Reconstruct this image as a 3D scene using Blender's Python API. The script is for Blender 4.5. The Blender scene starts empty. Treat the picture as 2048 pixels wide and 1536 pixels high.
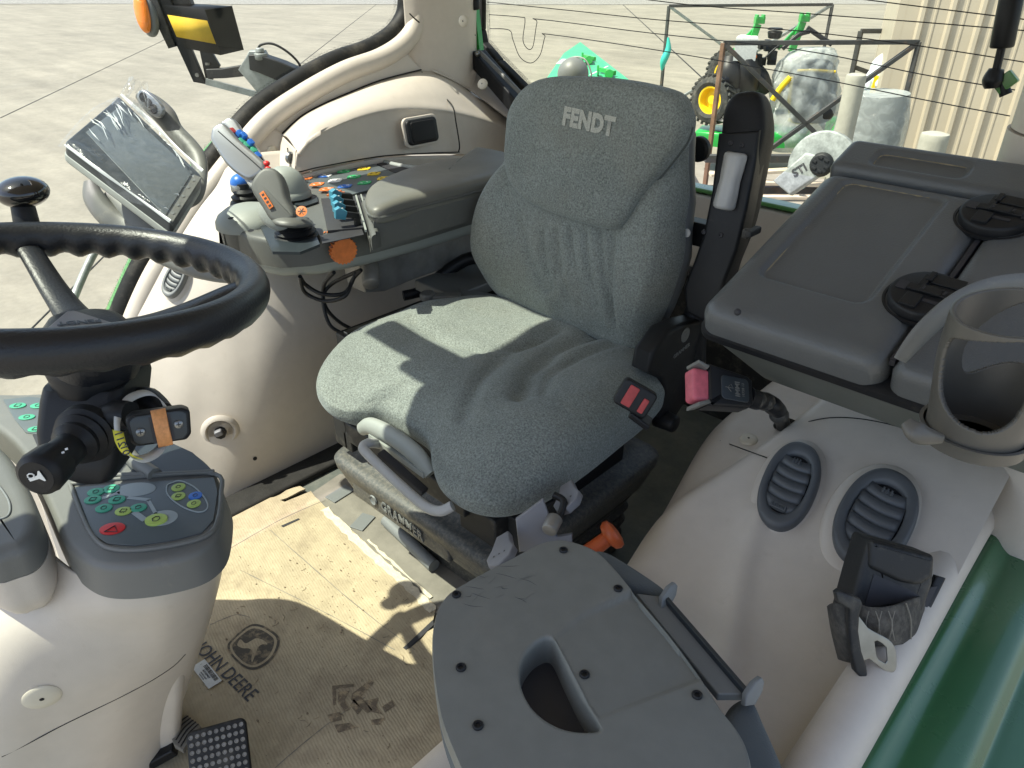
import bpy, bmesh, math, random
from mathutils import Vector as V, Matrix
random.seed(7)
sc = bpy.context.scene
R = math.radians
# ---------------------------------------------------------------- camera, light, exposure
FPX = 1479.0; PITCH = R(30); YAW = R(43.5); H = 1.3; GZ = -1.55
cam = bpy.data.cameras.new('camera'); camo = bpy.data.objects.new('camera', cam); sc.collection.objects.link(camo)
camo.location = (0, 0, H); camo.rotation_euler = (R(90) - PITCH, 0, YAW)
cam.sensor_width = 36; cam.lens = 36 * FPX / 2048; cam.clip_start = 0.02; cam.clip_end = 900
sc.camera = camo
SUN = V((-.34, -.44, 1.0)).normalized()          # towards the sun: right-hand side of the cab
w = bpy.data.worlds.new('World'); sc.world = w; w.use_nodes = True
nt = w.node_tree; bg = nt.nodes['Background']
sky = nt.nodes.new('ShaderNodeTexSky'); sky.sky_type = 'NISHITA'; sky.sun_disc = False
sky.sun_elevation = math.asin(SUN.z); sky.sun_rotation = math.atan2(SUN.x, SUN.y)
sky.air_density = 1.0; sky.dust_density = 1.4; sky.ozone_density = 1.0
hs_ = nt.nodes.new('ShaderNodeHueSaturation'); hs_.inputs['Saturation'].default_value = .82; nt.links.new(sky.outputs[0], hs_.inputs['Color']); nt.links.new(hs_.outputs[0], bg.inputs[0]); bg.inputs[1].default_value = 0.145
sl = bpy.data.lights.new('sun', 'SUN'); sl.energy = 5.0; sl.angle = R(0.55); sl.color = (1, .955, .87)
so = bpy.data.objects.new('sun', sl); sc.collection.objects.link(so); so.rotation_euler = SUN.to_track_quat('Z', 'Y').to_euler()
sc.view_settings.view_transform = 'Standard'; sc.view_settings.look = 'None'
sc.view_settings.exposure = 0.86; sc.view_settings.gamma = 1
sc.render.engine = 'CYCLES'
sc.cycles.max_bounces = 10; sc.cycles.diffuse_bounces = 6; sc.cycles.transparent_max_bounces = 24
# ---------------------------------------------------------------- where things stand (metres; x = driver's left, y = rear, z = up)
def ray(px, py):
    u = (px - 1024) / FPX; v = (768 - py) / FPX
    cy = math.cos(PITCH) + v * math.sin(PITCH); cz = -math.sin(PITCH) + v * math.cos(PITCH)
    return V((u * math.cos(YAW) - cy * math.sin(YAW), u * math.sin(YAW) + cy * math.cos(YAW), cz))
C0 = V((0, 0, H))
def Z(px, py, z): d = ray(px, py); return C0 + d * ((z - H) / d.z)
def X(px, py, x): d = ray(px, py); return C0 + d * (x / d.x)
def Y(px, py, y): d = ray(px, py); return C0 + d * (y / d.y)
def D(px, py, dep): return C0 + ray(px, py) * dep
def PL(px, py, P0, n): d = ray(px, py); return C0 + d * ((P0 - C0).dot(n) / d.dot(n))
def depth(p):
    q = p - C0; f = V((-math.sin(YAW) * math.cos(PITCH), math.cos(YAW) * math.cos(PITCH), -math.sin(PITCH))); return q.dot(f)
CR = V((math.cos(YAW), math.sin(YAW), 0)); CF = V((-math.sin(YAW), math.cos(YAW), 0)); UP = V((0, 0, 1))
def frame(o, x, y, z=None):
    x = V(x).normalized(); y = V(y); y = (y - x * y.dot(x)).normalized(); z = x.cross(y)
    m = Matrix.Identity(4)
    for i in range(3): m[i][0] = x[i]; m[i][1] = y[i]; m[i][2] = z[i]; m[i][3] = o[i]
    return m
def yard(px, py, dep, k=1.0):           # frame standing in the yard: x right, y away, z up, unit = one pixel there
    s = dep / FPX * k; m = frame(D(px, py, dep), CR, CF)
    return m @ Matrix.Scale(s, 4)
# ---------------------------------------------------------------- materials
def mat(name, col, rough=.5, metal=0, bump=None, var=None, coat=0, dust=None, spec=.5, trans=0, alpha=1, bump2=None, aniso=None):
    m = bpy.data.materials.new(name); m.use_nodes = True; n = m.node_tree; P = n.nodes['Principled BSDF']; L = n.links.new
    c = (*col, 1); P.inputs['Base Color'].default_value = c; P.inputs['Roughness'].default_value = rough
    P.inputs['Metallic'].default_value = metal; P.inputs['Coat Weight'].default_value = coat
    P.inputs['Specular IOR Level'].default_value = spec; P.inputs['Transmission Weight'].default_value = trans
    P.inputs['Alpha'].default_value = alpha; P.inputs['Coat Roughness'].default_value = .08
    tc = n.nodes.new('ShaderNodeTexCoord'); last = None
    def noise(scale, det=4, ro=.6):
        t = n.nodes.new('ShaderNodeTexNoise'); t.inputs['Scale'].default_value = scale; t.inputs['Detail'].default_value = det; t.inputs['Roughness'].default_value = ro
        L(tc.outputs['Object'], t.inputs['Vector']); return t
    def mix(fac, a, b):
        x = n.nodes.new('ShaderNodeMix'); x.data_type = 'RGBA'; L(fac, x.inputs[0])
        for s, q in ((x.inputs[6], a), (x.inputs[7], b)):
            if isinstance(q, tuple): s.default_value = (*q[:3], 1)
            else: L(q, s)
        return x.outputs[2]
    def ramp(src, a, b):
        r = n.nodes.new('ShaderNodeMapRange'); L(src, r.inputs[0]); r.inputs[1].default_value = a; r.inputs[2].default_value = b; return r.outputs[0]
    if var:
        for sc_, am in ([var] if not isinstance(var, list) else var):
            t = noise(sc_); f = ramp(t.outputs[0], .3, .7)
            if last is None: last = mix(f, tuple(q * (1 - am) for q in col), tuple(min(1, q * (1 + am)) for q in col))
            else:
                x = n.nodes.new('ShaderNodeMix'); x.data_type = 'RGBA'; x.blend_type = 'MULTIPLY'; x.inputs[0].default_value = 1
                L(last, x.inputs[6]); L(mix(f, (1 - am,) * 3, (1 + am,) * 3), x.inputs[7]); last = x.outputs[2]
    if dust:
        dc, sc_, lo, hi, mx = dust; t = noise(sc_, 6, .7); f = ramp(t.outputs[0], lo, hi)
        q = n.nodes.new('ShaderNodeMath'); q.operation = 'MULTIPLY'; L(f, q.inputs[0]); q.inputs[1].default_value = mx
        last = mix(q.outputs[0], last if last else col, dc)
    if last: L(last, P.inputs['Base Color'])
    prev = None
    for bb in (bump, bump2):
        if bb:
            t = noise(bb[0], 3, .55); b = n.nodes.new('ShaderNodeBump'); b.inputs['Strength'].default_value = bb[1]; b.inputs['Distance'].default_value = bb[2]
            L(t.outputs[0], b.inputs['Height'])
            if prev: L(prev, b.inputs['Normal'])
            prev = b.outputs[0]
    if prev: L(prev, P.inputs['Normal'])
    if rough > .25 and metal == 0 and not trans:
        t = noise(9, 5); r = n.nodes.new('ShaderNodeMapRange'); L(t.outputs[0], r.inputs[0]); r.inputs[1].default_value = .3; r.inputs[2].default_value = .7
        r.inputs[3].default_value = rough * .88; r.inputs[4].default_value = min(1, rough * 1.12); L(r.outputs[0], P.inputs['Roughness'])
    return m
DU = (.36, .32, .25)
M = {}
M['beige'] = mat('beige_plastic', (.575, .52, .45), .46, bump=(700, .22, .0012), var=[(2.2, .05), (30, .03)], dust=((.38, .33, .26), 26, .60, .80, .30))
M['beige_lt'] = mat('beige_cap', (.62, .57, .46), .45)
M['console'] = mat('console_dark_plastic', (.105, .108, .102), .47, bump=(1100, .22, .001), var=[(12, .06)], dust=(DU, 40, .6, .8, .25))
M['conlight'] = mat('console_light_plastic', (.29, .31, .29), .5, bump=(1100, .18, .001), var=[(8, .05)], dust=(DU, 30, .62, .8, .2))
M['dash'] = mat('dash_grey_plastic', (.145, .147, .138), .46, bump=(1000, .22, .001), var=[(8, .07)], dust=(DU, 30, .6, .8, .28))
M['panel'] = mat('keypad_film', (.10, .118, .122), .34, var=[(14, .08)], dust=(DU, 60, .62, .85, .2))
M['pad'] = mat('armrest_leatherette', (0.144, 0.142, 0.125), .42, bump=(420, .35, .0012), var=[(7, .1)])
M['black'] = mat('black_plastic', (.011, .012, .014), .45, spec=.32, bump=(900, .2, .001), dust=(DU, 30, .62, .85, .12))
M['blackdusty'] = mat('dusty_black_metal', (.014, .015, .016), .55, bump=(200, .3, .001), dust=(DU, 18, .52, .8, .3))
M['armb'] = mat('black_armrest_cover', (.011, .011, .012), .55, spec=.28, bump=(700, .45, .0012), dust=(DU, 60, .7, .85, .3))
M['gloss'] = mat('gloss_black', (.006, .006, .007), .07, coat=.6)
M['rubber'] = mat('steering_rubber', (.011, .013, .017), .38, bump=(260, .5, .0012), bump2=(900, .25, .0006))
M['bellow'] = mat('bellow_rubber', (.03, .031, .031), .5, bump=(700, .2, .001), dust=(DU, 110, .5, .75, .35))
M['grammer'] = mat('suspension_cover', (.062, .065, .064), .5, bump=(600, .25, .001), var=[(9, .08)], dust=(DU, 130, .42, .72, .35))
M['box'] = mat('box_leather_grain', (.108, .114, .116), .36, bump=(330, .5, .0013), bump2=(1100, .2, .0005), var=[(4, .1)], dust=((.25, .21, .14), 12, .62, .85, .22))
M['boxs'] = mat('box_side_plastic', (0.117, 0.127, 0.116), .55, bump=(700, .15, .001), var=[(5, .08)])
M['dustline'] = mat('settled_dust', (.27, .23, .15), .9, bump=(300, .4, .001), var=[(60, .35)])
M['flip'] = mat('flip_seat_plastic', (.172, .176, .160), .5, bump=(1300, .28, .0008), var=[(5, .07), (40, .04)], dust=(DU, 9, .56, .85, .15))
M['greyfab'] = mat('ribbed_grey_cloth', (.10, .115, .122), .85, bump=(500, .5, .0015))
M['grey'] = mat('mid_grey_plastic', (.17, .18, .18), .5, bump=(900, .15, .001))
M['vent'] = mat('vent_plastic', (.095, .102, .108), .45, bump=(900, .15, .001), var=[(20, .06)])
M['ventdark'] = mat('vent_inside', (.01, .01, .012), .8)
M['white'] = mat('pale_grey_plastic', (.42, .42, .41), .4, var=[(20, .08)])
M['lav'] = mat('light_lever_plastic', (.20, .20, .215), .45, var=[(20, .06)])
M['silver'] = mat('silver_paint', (.36, .37, .38), .34, metal=.7, bump=(700, .05, .0005))
M['steel'] = mat('bright_steel', (.27, .275, .27), .32, metal=1, var=[(30, .15)])
M['cast'] = mat('cast_aluminium', (.28, .27, .25), .5, metal=.5, bump=(300, .35, .001), var=[(14, .25)], dust=(DU, 20, .5, .8, .5))
M['galv'] = mat('weathered_galvanised', (.28, .30, .29), .55, metal=.4, var=[(12, .3), (50, .15)])
M['orange'] = mat('orange_plastic', (.62, .17, .04), .4, var=[(60, .15)])
M['rust'] = mat('burnt_orange_plastic', (.45, .085, .02), .4, var=[(40, .15)])
M['wornor'] = mat('worn_orange', (.68, .30, .11), .55, var=[(90, .25)])
M['red'] = mat('red_plastic', (.62, .03, .03), .4)
M['redd'] = mat('faded_red', (.42, .05, .05), .5, var=[(60, .2)])
M['pink'] = mat('faded_pink_button', (.52, .11, .15), .5, var=[(70, .18)])
M['blue'] = mat('blue_plastic', (.03, .15, .55), .3)
M['cyan'] = mat('light_blue_tab', (.05, .24, .35), .4)
M['kgreen'] = mat('key_green', (.04, .42, .14), .45)
M['kteal'] = mat('key_teal', (.06, .36, .22), .45, var=[(60, .1)])
M['klime'] = mat('key_lime', (.42, .55, .12), .45, var=[(60, .1)])
M['kyel'] = mat('key_yellow', (.80, .55, .03), .45)
M['kwhite'] = mat('key_white', (.75, .76, .74), .45)
M['kpale'] = mat('key_pale_grey', (.34, .38, .38), .5)
M['ink'] = mat('print_dark', (.03, .03, .035), .6)
M['inkw'] = mat('print_white', (.72, .73, .72), .6)
M['stitch'] = mat('woven_lettering', (.42, .42, .37), .9, bump=(900, .6, .001), var=[(500, .3)])
M['screen'] = mat('screen_glass', (.105, .125, .14), .3, coat=.15, var=[(3, .08)])
M['bezel'] = mat('screen_bezel', (.03, .038, .045), .35)
M['amber'] = mat('amber_lens', (.85, .22, .01), .25, coat=.6, bump=(160, .5, .003))
M['yel'] = mat('yellow_reflector', (.66, .44, .04), .8, spec=.2, var=[(25, .1)], bump=(900, .2, .001))
M['green'] = mat('tractor_green_paint', (.035, .125, .05), .28, coat=.35, var=[(3, .06)])
M['greenl'] = mat('green_frame_paint', (.10, .26, .08), .3, coat=.3)
M['mgreen'] = mat('machine_green', (.015, .33, .05), .3, coat=.4)
M['decklight'] = mat('faded_green_deck', (.05, .42, .20), .4, var=[(1.5, .1)])
M['myel'] = mat('machine_yellow', (.85, .58, .01), .4)
M['tyre'] = mat('tyre_rubber', (.03, .032, .03), .75, bump=(30, .5, .01), dust=(DU, 6, .5, .8, .4))
M['darkmetal'] = mat('dark_bar_steel', (.045, .045, .045), .6, var=[(6, .3)], dust=((.25, .12, .05), 4, .55, .75, .5))
M['rustbar'] = mat('rusty_bar_steel', (.16, .09, .055), .75, var=[(5, .4)])
M['wood'] = mat('pallet_wood', (.52, .44, .32), .8, var=[(5, .2)])
M['teal'] = mat('teal_film', (.03, .45, .38), .5)
M['seal'] = mat('window_seal', (.012, .012, .011), .6, spec=.25, dust=(DU, 12, .5, .8, .2))
M['tag'] = mat('yellow_paper', (.72, .66, .06), .7)
M['paper'] = mat('white_paper', (.62, .63, .61), .7, var=[(40, .1)])
M['web'] = mat('belt_webbing', (.055, .052, .047), .85, bump=(700, .6, .0012), var=[(120, .3)], dust=(DU, 30, .45, .8, .35))
M['floor'] = mat('floor_mat', (.10, .113, .098), .65, bump=(500, .6, .0015), dust=((.33, .31, .25), 7, .42, .75, .4))
M['carpet'] = mat('dark_rubber_trim', (.016, .015, .013), .85, bump=(250, .5, .002), var=[(30, .3)])
M['mudf'] = mat('dusty_step', (.20, .185, .155), .8, bump=(420, .5, .0015), var=[(14, .2)])
M['post'] = mat('painted_concrete_post', (.36, .35, .30), .8, bump=(20, .3, .01), var=[(3, .1), (18, .06)])
M['wall'] = mat('cream_metal_cladding', (.47, .41, .32), .45, var=[(.7, .05)])
M['bag'] = mat('white_cover', (.62, .66, .70), .6, bump=(5, .8, .06))
M['fab'] = None
# fabric: velour with a knitted bump and a lighter pile speckle
def fabric():
    m = mat('seat_velour', (.205, .225, .208), .95, spec=.15, var=[(300, .45), (6, .12)], bump=(340, 1.0, .0022), bump2=(9, .35, .012), dust=((.26, .23, .17), 3.2, .50, .80, .30))
    P = m.node_tree.nodes['Principled BSDF']; P.inputs['Sheen Weight'].default_value = .35; P.inputs['Sheen Roughness'].default_value = .4
    P.inputs['Sheen Tint'].default_value = (.75, .85, .9, 1); return m
M['fab'] = fabric()
def cardboard():
    m = mat('cardboard', (.43, .355, .235), .85, var=[(4, .14), (35, .10)], dust=((.19, .145, .10), 9, .48, .74, .6))
    n = m.node_tree; L = n.links.new; P = n.nodes['Principled BSDF']
    tc = n.nodes.new('ShaderNodeTexCoord'); mp = n.nodes.new('ShaderNodeMapping'); mp.inputs['Rotation'].default_value = (0, 0, R(12)); L(tc.outputs['Object'], mp.inputs[0])
    wv = n.nodes.new('ShaderNodeTexWave'); wv.inputs['Scale'].default_value = 52; wv.inputs['Distortion'].default_value = 3.5; wv.inputs['Detail'].default_value = 2; wv.bands_direction = 'Y'; L(mp.outputs[0], wv.inputs['Vector'])
    b = n.nodes.new('ShaderNodeBump'); b.inputs['Strength'].default_value = .25; b.inputs['Distance'].default_value = .001; L(wv.outputs[0], b.inputs['Height'])
    t = n.nodes.new('ShaderNodeTexNoise'); t.inputs['Scale'].default_value = 22; t.inputs['Detail'].default_value = 7; L(tc.outputs['Object'], t.inputs[0])
    b2 = n.nodes.new('ShaderNodeBump'); b2.inputs['Strength'].default_value = .5; b2.inputs['Distance'].default_value = .006; L(t.outputs[0], b2.inputs['Height']); L(b.outputs[0], b2.inputs['Normal'])
    L(b2.outputs[0], P.inputs['Normal']); return m
M['card'] = cardboard()
M['cardtorn'] = mat('torn_cardboard_edge', (.62, .55, .42), .9, bump=(90, .8, .004), var=[(60, .15)])
def concrete():
    m = mat('yard_concrete', (.242, .22, .175), .85, var=[(.35, .13), (2.2, .10), (14, .07)], dust=((.27, .26, .23), .9, .60, .80, .35), bump=(25, .3, .01))
    n = m.node_tree; L = n.links.new; P = n.nodes['Principled BSDF']
    src = P.inputs['Base Color'].links[0].from_socket
    tc = n.nodes.new('ShaderNodeTexCoord'); mp = n.nodes.new('ShaderNodeMapping'); mp.inputs['Rotation'].default_value = (0, 0, R(30)); mp.inputs['Scale'].default_value = (.25, 2.2, 1); L(tc.outputs['Object'], mp.inputs[0])
    t = n.nodes.new('ShaderNodeTexNoise'); t.inputs['Scale'].default_value = 1.1; t.inputs['Detail'].default_value = 7; L(mp.outputs[0], t.inputs[0])
    r = n.nodes.new('ShaderNodeMapRange'); r.inputs[1].default_value = .35; r.inputs[2].default_value = .7; r.inputs[3].default_value = 1.06; r.inputs[4].default_value = .86; L(t.outputs[0], r.inputs[0])
    x = n.nodes.new('ShaderNodeMix'); x.data_type = 'RGBA'; x.blend_type = 'MULTIPLY'; x.inputs[0].default_value = 1; L(src, x.inputs[6]); L(r.outputs[0], x.inputs[7]); L(x.outputs[2], P.inputs['Base Color'])
    return m
M['concrete'] = concrete()
M['gravel'] = mat('gravel', (.25, .24, .22), .9, var=[(9, .45), (1.2, .1)], bump=(14, 1, .06))
def glassy(name, tint, gl=.06, fog=0, fogc=(.8, .8, .8), fogs=30, bump=None):
    m = bpy.data.materials.new(name); m.use_nodes = True; n = m.node_tree; n.nodes.clear(); L = n.links.new
    o = n.nodes.new('ShaderNodeOutputMaterial'); t = n.nodes.new('ShaderNodeBsdfTransparent'); t.inputs[0].default_value = (*tint, 1)
    g = n.nodes.new('ShaderNodeBsdfGlossy'); g.inputs['Roughness'].default_value = .04 if not bump else .12
    lw = n.nodes.new('ShaderNodeLayerWeight'); pw = n.nodes.new('ShaderNodeMath'); pw.operation = 'POWER'; pw.inputs[1].default_value = 4; L(lw.outputs['Facing'], pw.inputs[0])
    mr = n.nodes.new('ShaderNodeMath'); mr.operation = 'MULTIPLY_ADD'; mr.inputs[1].default_value = gl * .8; mr.inputs[2].default_value = gl * .05; L(pw.outputs[0], mr.inputs[0])
    mx = n.nodes.new('ShaderNodeMixShader'); L(mr.outputs[0], mx.inputs[0]); L(t.outputs[0], mx.inputs[1]); L(g.outputs[0], mx.inputs[2])
    last = mx.outputs[0]
    tc = n.nodes.new('ShaderNodeTexCoord')
    if bump:
        nz = n.nodes.new('ShaderNodeTexNoise'); nz.inputs['Scale'].default_value = bump[0]; nz.inputs['Detail'].default_value = 5; nz.inputs['Distortion'].default_value = 2; L(tc.outputs['Object'], nz.inputs[0])
        b = n.nodes.new('ShaderNodeBump'); b.inputs['Strength'].default_value = 1; b.inputs['Distance'].default_value = bump[1]; L(nz.outputs[0], b.inputs['Height']); L(b.outputs[0], g.inputs['Normal'])
    if fog:
        d = n.nodes.new('ShaderNodeBsdfDiffuse'); d.inputs[0].default_value = (*fogc, 1)
        nz = n.nodes.new('ShaderNodeTexNoise'); nz.inputs['Scale'].default_value = fogs; nz.inputs['Detail'].default_value = 6; nz.inputs['Distortion'].default_value = 1.5; L(tc.outputs['Object'], nz.inputs[0])
        r = n.nodes.new('ShaderNodeMapRange'); r.inputs[1].default_value = .42; r.inputs[2].default_value = .75; r.inputs[3].default_value = fog * (.25 if fog < .5 else .62); r.inputs[4].default_value = fog; L(nz.outputs[0], r.inputs[0])
        m2 = n.nodes.new('ShaderNodeMixShader'); L(r.outputs[0], m2.inputs[0]); L(last, m2.inputs[1]); L(d.outputs[0], m2.inputs[2]); last = m2.outputs[0]
    L(last, o.inputs[0]); return m
M['glass'] = glassy('window_glass', (.92, .95, .90), .7); M['glassr'] = glassy('rear_window_glass', (.92, .95, .84), .7)
M['wrap'] = glassy('clear_wrap', (.98, .98, .98), .45, .06, (.85, .88, .9), 38, (16, .006))
M['wrapout'] = glassy('milky_wrap', (.9, .93, .94), .9, .60, (.52, .56, .56), 6, (6, .05))
def fritmat():
    m = bpy.data.materials.new('dotted_frit'); m.use_nodes = True; n = m.node_tree; L = n.links.new; P = n.nodes['Principled BSDF']; P.inputs['Base Color'].default_value = (.08, .08, .08, 1)
    tc = n.nodes.new('ShaderNodeTexCoord'); v = n.nodes.new('ShaderNodeTexVoronoi'); v.inputs['Scale'].default_value = 260; v.inputs['Randomness'].default_value = .15; L(tc.outputs['Object'], v.inputs[0])
    r = n.nodes.new('ShaderNodeMath'); r.operation = 'LESS_THAN'; r.inputs[1].default_value = .36; L(v.outputs[0], r.inputs[0]); L(r.outputs[0], P.inputs['Alpha']); return m
M['frit'] = fritmat()
# ---------------------------------------------------------------- mesh helpers
def catmull(pts, n=8, closed=False):
    P = [V(p) for p in pts]; out = []; N = len(P)
    for i in range(N if closed else N - 1):
        if closed: a, b, c, d = P[i - 1], P[i], P[(i + 1) % N], P[(i + 2) % N]
        else: a, b, c, d = P[max(i - 1, 0)], P[i], P[i + 1], P[min(i + 2, N - 1)]
        for k in range(n):
            t = k / n
            out.append(.5 * ((2 * b) + (c - a) * t + (2 * a - 5 * b + 4 * c - d) * t * t + (3 * b - a - 3 * c + d) * t ** 3))
    if not closed: out.append(P[-1])
    return out
class G:
    def __init__(s, m=None): s.v = []; s.f = []; s.m = m or Matrix.Identity(4)
    def add(s, vs, fs, m=None):
        k = len(s.v); mm = m if m is not None else s.m
        s.v += [mm @ V(p) for p in vs]; s.f += [tuple(i + k for i in f) for f in fs]; return s
    def box(s, c, d, m=None):
        x, y, z = c; a, b, e = d[0] / 2, d[1] / 2, d[2] / 2
        vs = [(x + i * a, y + j * b, z + k * e) for i in (-1, 1) for j in (-1, 1) for k in (-1, 1)]
        return s.add(vs, [(0, 1, 3, 2), (4, 6, 7, 5), (0, 4, 5, 1), (2, 3, 7, 6), (0, 2, 6, 4), (1, 5, 7, 3)], m)
    def bar(s, p, q, a, b=None, up=(0, 0, 1)):       # box section bar between two points
        p = V(p); q = V(q); b = b or a; d = q - p
        if abs(d.normalized().dot(V(up))) > .98: up = (0, 1, .01)
        return s.box((d.length / 2, 0, 0), (d.length, a, b), s.m @ frame(p, d, V(up).cross(d)))
    def rings(s, R_, cap0=True, cap1=True, closed=False, m=None):
        n = len(R_[0]); vs = [p for r in R_ for p in r]; fs = []
        for i in range(len(R_) if closed else len(R_) - 1):
            j = (i + 1) % len(R_)
            for k in range(n): fs.append((i * n + k, i * n + (k + 1) % n, j * n + (k + 1) % n, j * n + k))
        if not closed:
            if cap0: fs.append(tuple(range(n))[::-1])
            if cap1: fs.append(tuple((len(R_) - 1) * n + k for k in range(n)))
        return s.add(vs, fs, m)
    def tube(s, pts, r, n=12, closed=False, sm=6, cap=True, flat=1.0, ref=None):
        P = [V(p) for p in pts]; rr = r if isinstance(r, (list, tuple)) else [r] * len(P)
        if sm > 1:
            Q = catmull([(*p, 0) if 0 else p for p in P], sm, closed)
            RR = [q.x for q in catmull([(a, 0, 0) for a in rr], sm, closed)]
        else: Q, RR = P, rr
        rings = []; u = None; N = len(Q)
        for i, p in enumerate(Q):
            t = (Q[(i + 1) % N] - Q[i - 1]) if closed else (Q[min(i + 1, N - 1)] - Q[max(i - 1, 0)])
            t.normalize()
            if ref is not None: u = V(ref) - t * V(ref).dot(t); u.normalize()
            elif u is None: u = t.orthogonal().normalized()
            else: u = (u - t * u.dot(t)).normalized()
            w_ = t.cross(u)
            rings.append([p + (u * math.cos(a) + w_ * math.sin(a) * flat) * RR[i] for a in [2 * math.pi * k / n for k in range(n)]])
        return s.rings(rings, cap, cap, closed)
    def lathe(s, prof, n=32, m=None):
        rg = [[(r * math.cos(2 * math.pi * k / n), r * math.sin(2 * math.pi * k / n), z) for k in range(n)] for r, z in prof]
        return s.rings(rg, True, True, m=(s.m @ m) if m is not None else None)
    def cyl(s, p, q, r, r2=None, n=20, bev=0):
        p = V(p); q = V(q); d = q - p; L_ = d.length; r2 = r if r2 is None else r2; m = frame(p, d.orthogonal(), d.cross(d.orthogonal()))
        pr = [(r, 0), (r2, L_)] if not bev else [(r - bev, 0), (r, bev), (r2, L_ - bev), (r2 - bev * .3, L_ - bev * .3), (r2 - bev, L_)]
        return s.lathe(pr, n, m)
    def ball(s, c, r, n=20, m=None):
        r = (r, r, r) if not isinstance(r, (tuple, list)) else r; c = V(c)
        rg = [[(c.x + r[0] * math.sin(t) * math.cos(a), c.y + r[1] * math.sin(t) * math.sin(a), c.z - r[2] * math.cos(t)) for a in [2 * math.pi * k / n for k in range(n)]] for t in [math.pi * (.02 + .96 * i / (n // 2)) for i in range(n // 2 + 1)]]
        return s.rings(rg, m=m)
    def prism(s, pts, z0, z1, r=0, seg=4, rb=0, m=None, taper=0):
        pts = [V((p[0], p[1], 0)) for p in pts]
        ar = sum(pts[i - 1].x * pts[i].y - pts[i].x * pts[i - 1].y for i in range(len(pts)))
        if ar < 0: pts = pts[::-1]
        N = len(pts); nr = []
        for i in range(N):
            d = (pts[(i + 1) % N] - pts[i - 1]).normalized(); nr.append(V((-d.y, d.x, 0)))   # inward
        def ring(off, z): return [pts[i] + nr[i] * off + V((0, 0, z)) for i in range(N)]
        R_ = []
        if rb:
            for k in range(seg + 1): a = math.pi / 2 * k / seg; R_.append(ring(taper + rb * (1 - math.sin(a)), z0 + rb * (1 - math.cos(a))))
        else: R_.append(ring(taper, z0))
        if r:
            for k in range(seg + 1): a = math.pi / 2 * k / seg; R_.append(ring(r * (1 - math.cos(a)), z1 - r + r * math.sin(a)))
        else: R_.append(ring(0, z1))
        return s.rings(R_, m=m)
    def patch(s, grid, nu=6, nv=6, m=None, fn=None):
        rows = [catmull(r, nu) for r in grid]; cols = [catmull([r[i] for r in rows], nv) for i in range(len(rows[0]))]
        a = len(cols); b = len(cols[0]); vs = [p for c in cols for p in c]
        if fn: vs = [fn(V(p)) for p in vs]
        return s.add(vs, [(i * b + j, (i + 1) * b + j, (i + 1) * b + j + 1, i * b + j + 1) for i in range(a - 1) for j in range(b - 1)], m)
WM = {}
def reg(o, name, parent, world):
    sc.collection.objects.link(o); WM[o.name] = world
    if parent is not None:
        o.parent = parent; o.matrix_parent_inverse = WM[parent.name].inverted()
    return o
def obj(name, g, m, parent=None, bev=0, seg=2, solid=0, sub=0, angle=None, label=None, off=0, wn=True):
    me = bpy.data.meshes.new(name); me.from_pydata([tuple(p) for p in g.v], [], g.f); me.validate(); me.update()
    bm = bmesh.new(); bm.from_mesh(me); bmesh.ops.recalc_face_normals(bm, faces=bm.faces); bm.to_mesh(me); bm.free()
    for p in me.polygons: p.use_smooth = True
    o = bpy.data.objects.new(name, me); me.materials.append(m if not isinstance(m, str) else M[m])
    reg(o, name, parent, Matrix.Identity(4))
    if solid: q = o.modifiers.new('s', 'SOLIDIFY'); q.thickness = solid; q.offset = off
    if sub: q = o.modifiers.new('u', 'SUBSURF'); q.levels = sub; q.render_levels = sub
    if bev: q = o.modifiers.new('b', 'BEVEL'); q.width = bev; q.segments = seg; q.limit_method = 'ANGLE'; q.angle_limit = R(35)
    if angle is not None: me.set_sharp_from_angle(angle=R(angle))
    elif wn and (bev or True): me.set_sharp_from_angle(angle=R(50)) if not bev else None
    if bev: q = o.modifiers.new('w', 'WEIGHTED_NORMAL')
    if label: o['label'] = label
    return o
def tag(o, label, cat, group=None, kind=None):
    if kind: o['kind'] = kind
    if label: o['label'] = label
    if cat: o['category'] = cat
    if group: o['group'] = group
    return o
def thing(name, label, cat, loc, group=None):
    o = bpy.data.objects.new(name, None); o.empty_display_size = .05; o.location = loc
    reg(o, name, None, Matrix.Translation(V(loc))); return tag(o, label, cat, group)
def textmesh(s, size, ext=0, off=0, shear=0, spacing=1.0):
    c = bpy.data.curves.new('t', 'FONT'); c.body = s; c.size = size; c.extrude = ext; c.offset = off; c.shear = shear; c.space_character = spacing
    c.align_x = 'CENTER'; c.align_y = 'CENTER'; c.resolution_u = 3
    o = bpy.data.objects.new('t', c); sc.collection.objects.link(o); bpy.context.view_layer.update()
    me = bpy.data.meshes.new_from_object(o.evaluated_get(bpy.context.evaluated_depsgraph_get()))
    vs = [V(v.co) for v in me.vertices]; fs = [tuple(p.vertices) for p in me.polygons]
    bpy.data.objects.remove(o); bpy.data.meshes.remove(me); return vs, fs
def text(g, s, size, m, ext=.001, off=0, shear=0, sx=1, spacing=1.0, fn=None):
    vs, fs = textmesh(s, size, ext, off, shear, spacing)
    vs = [V((p.x * sx, p.y, p.z)) for p in vs]
    if fn: vs = [fn(p) for p in vs]
    g.add(vs, fs, m); return g
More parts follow.
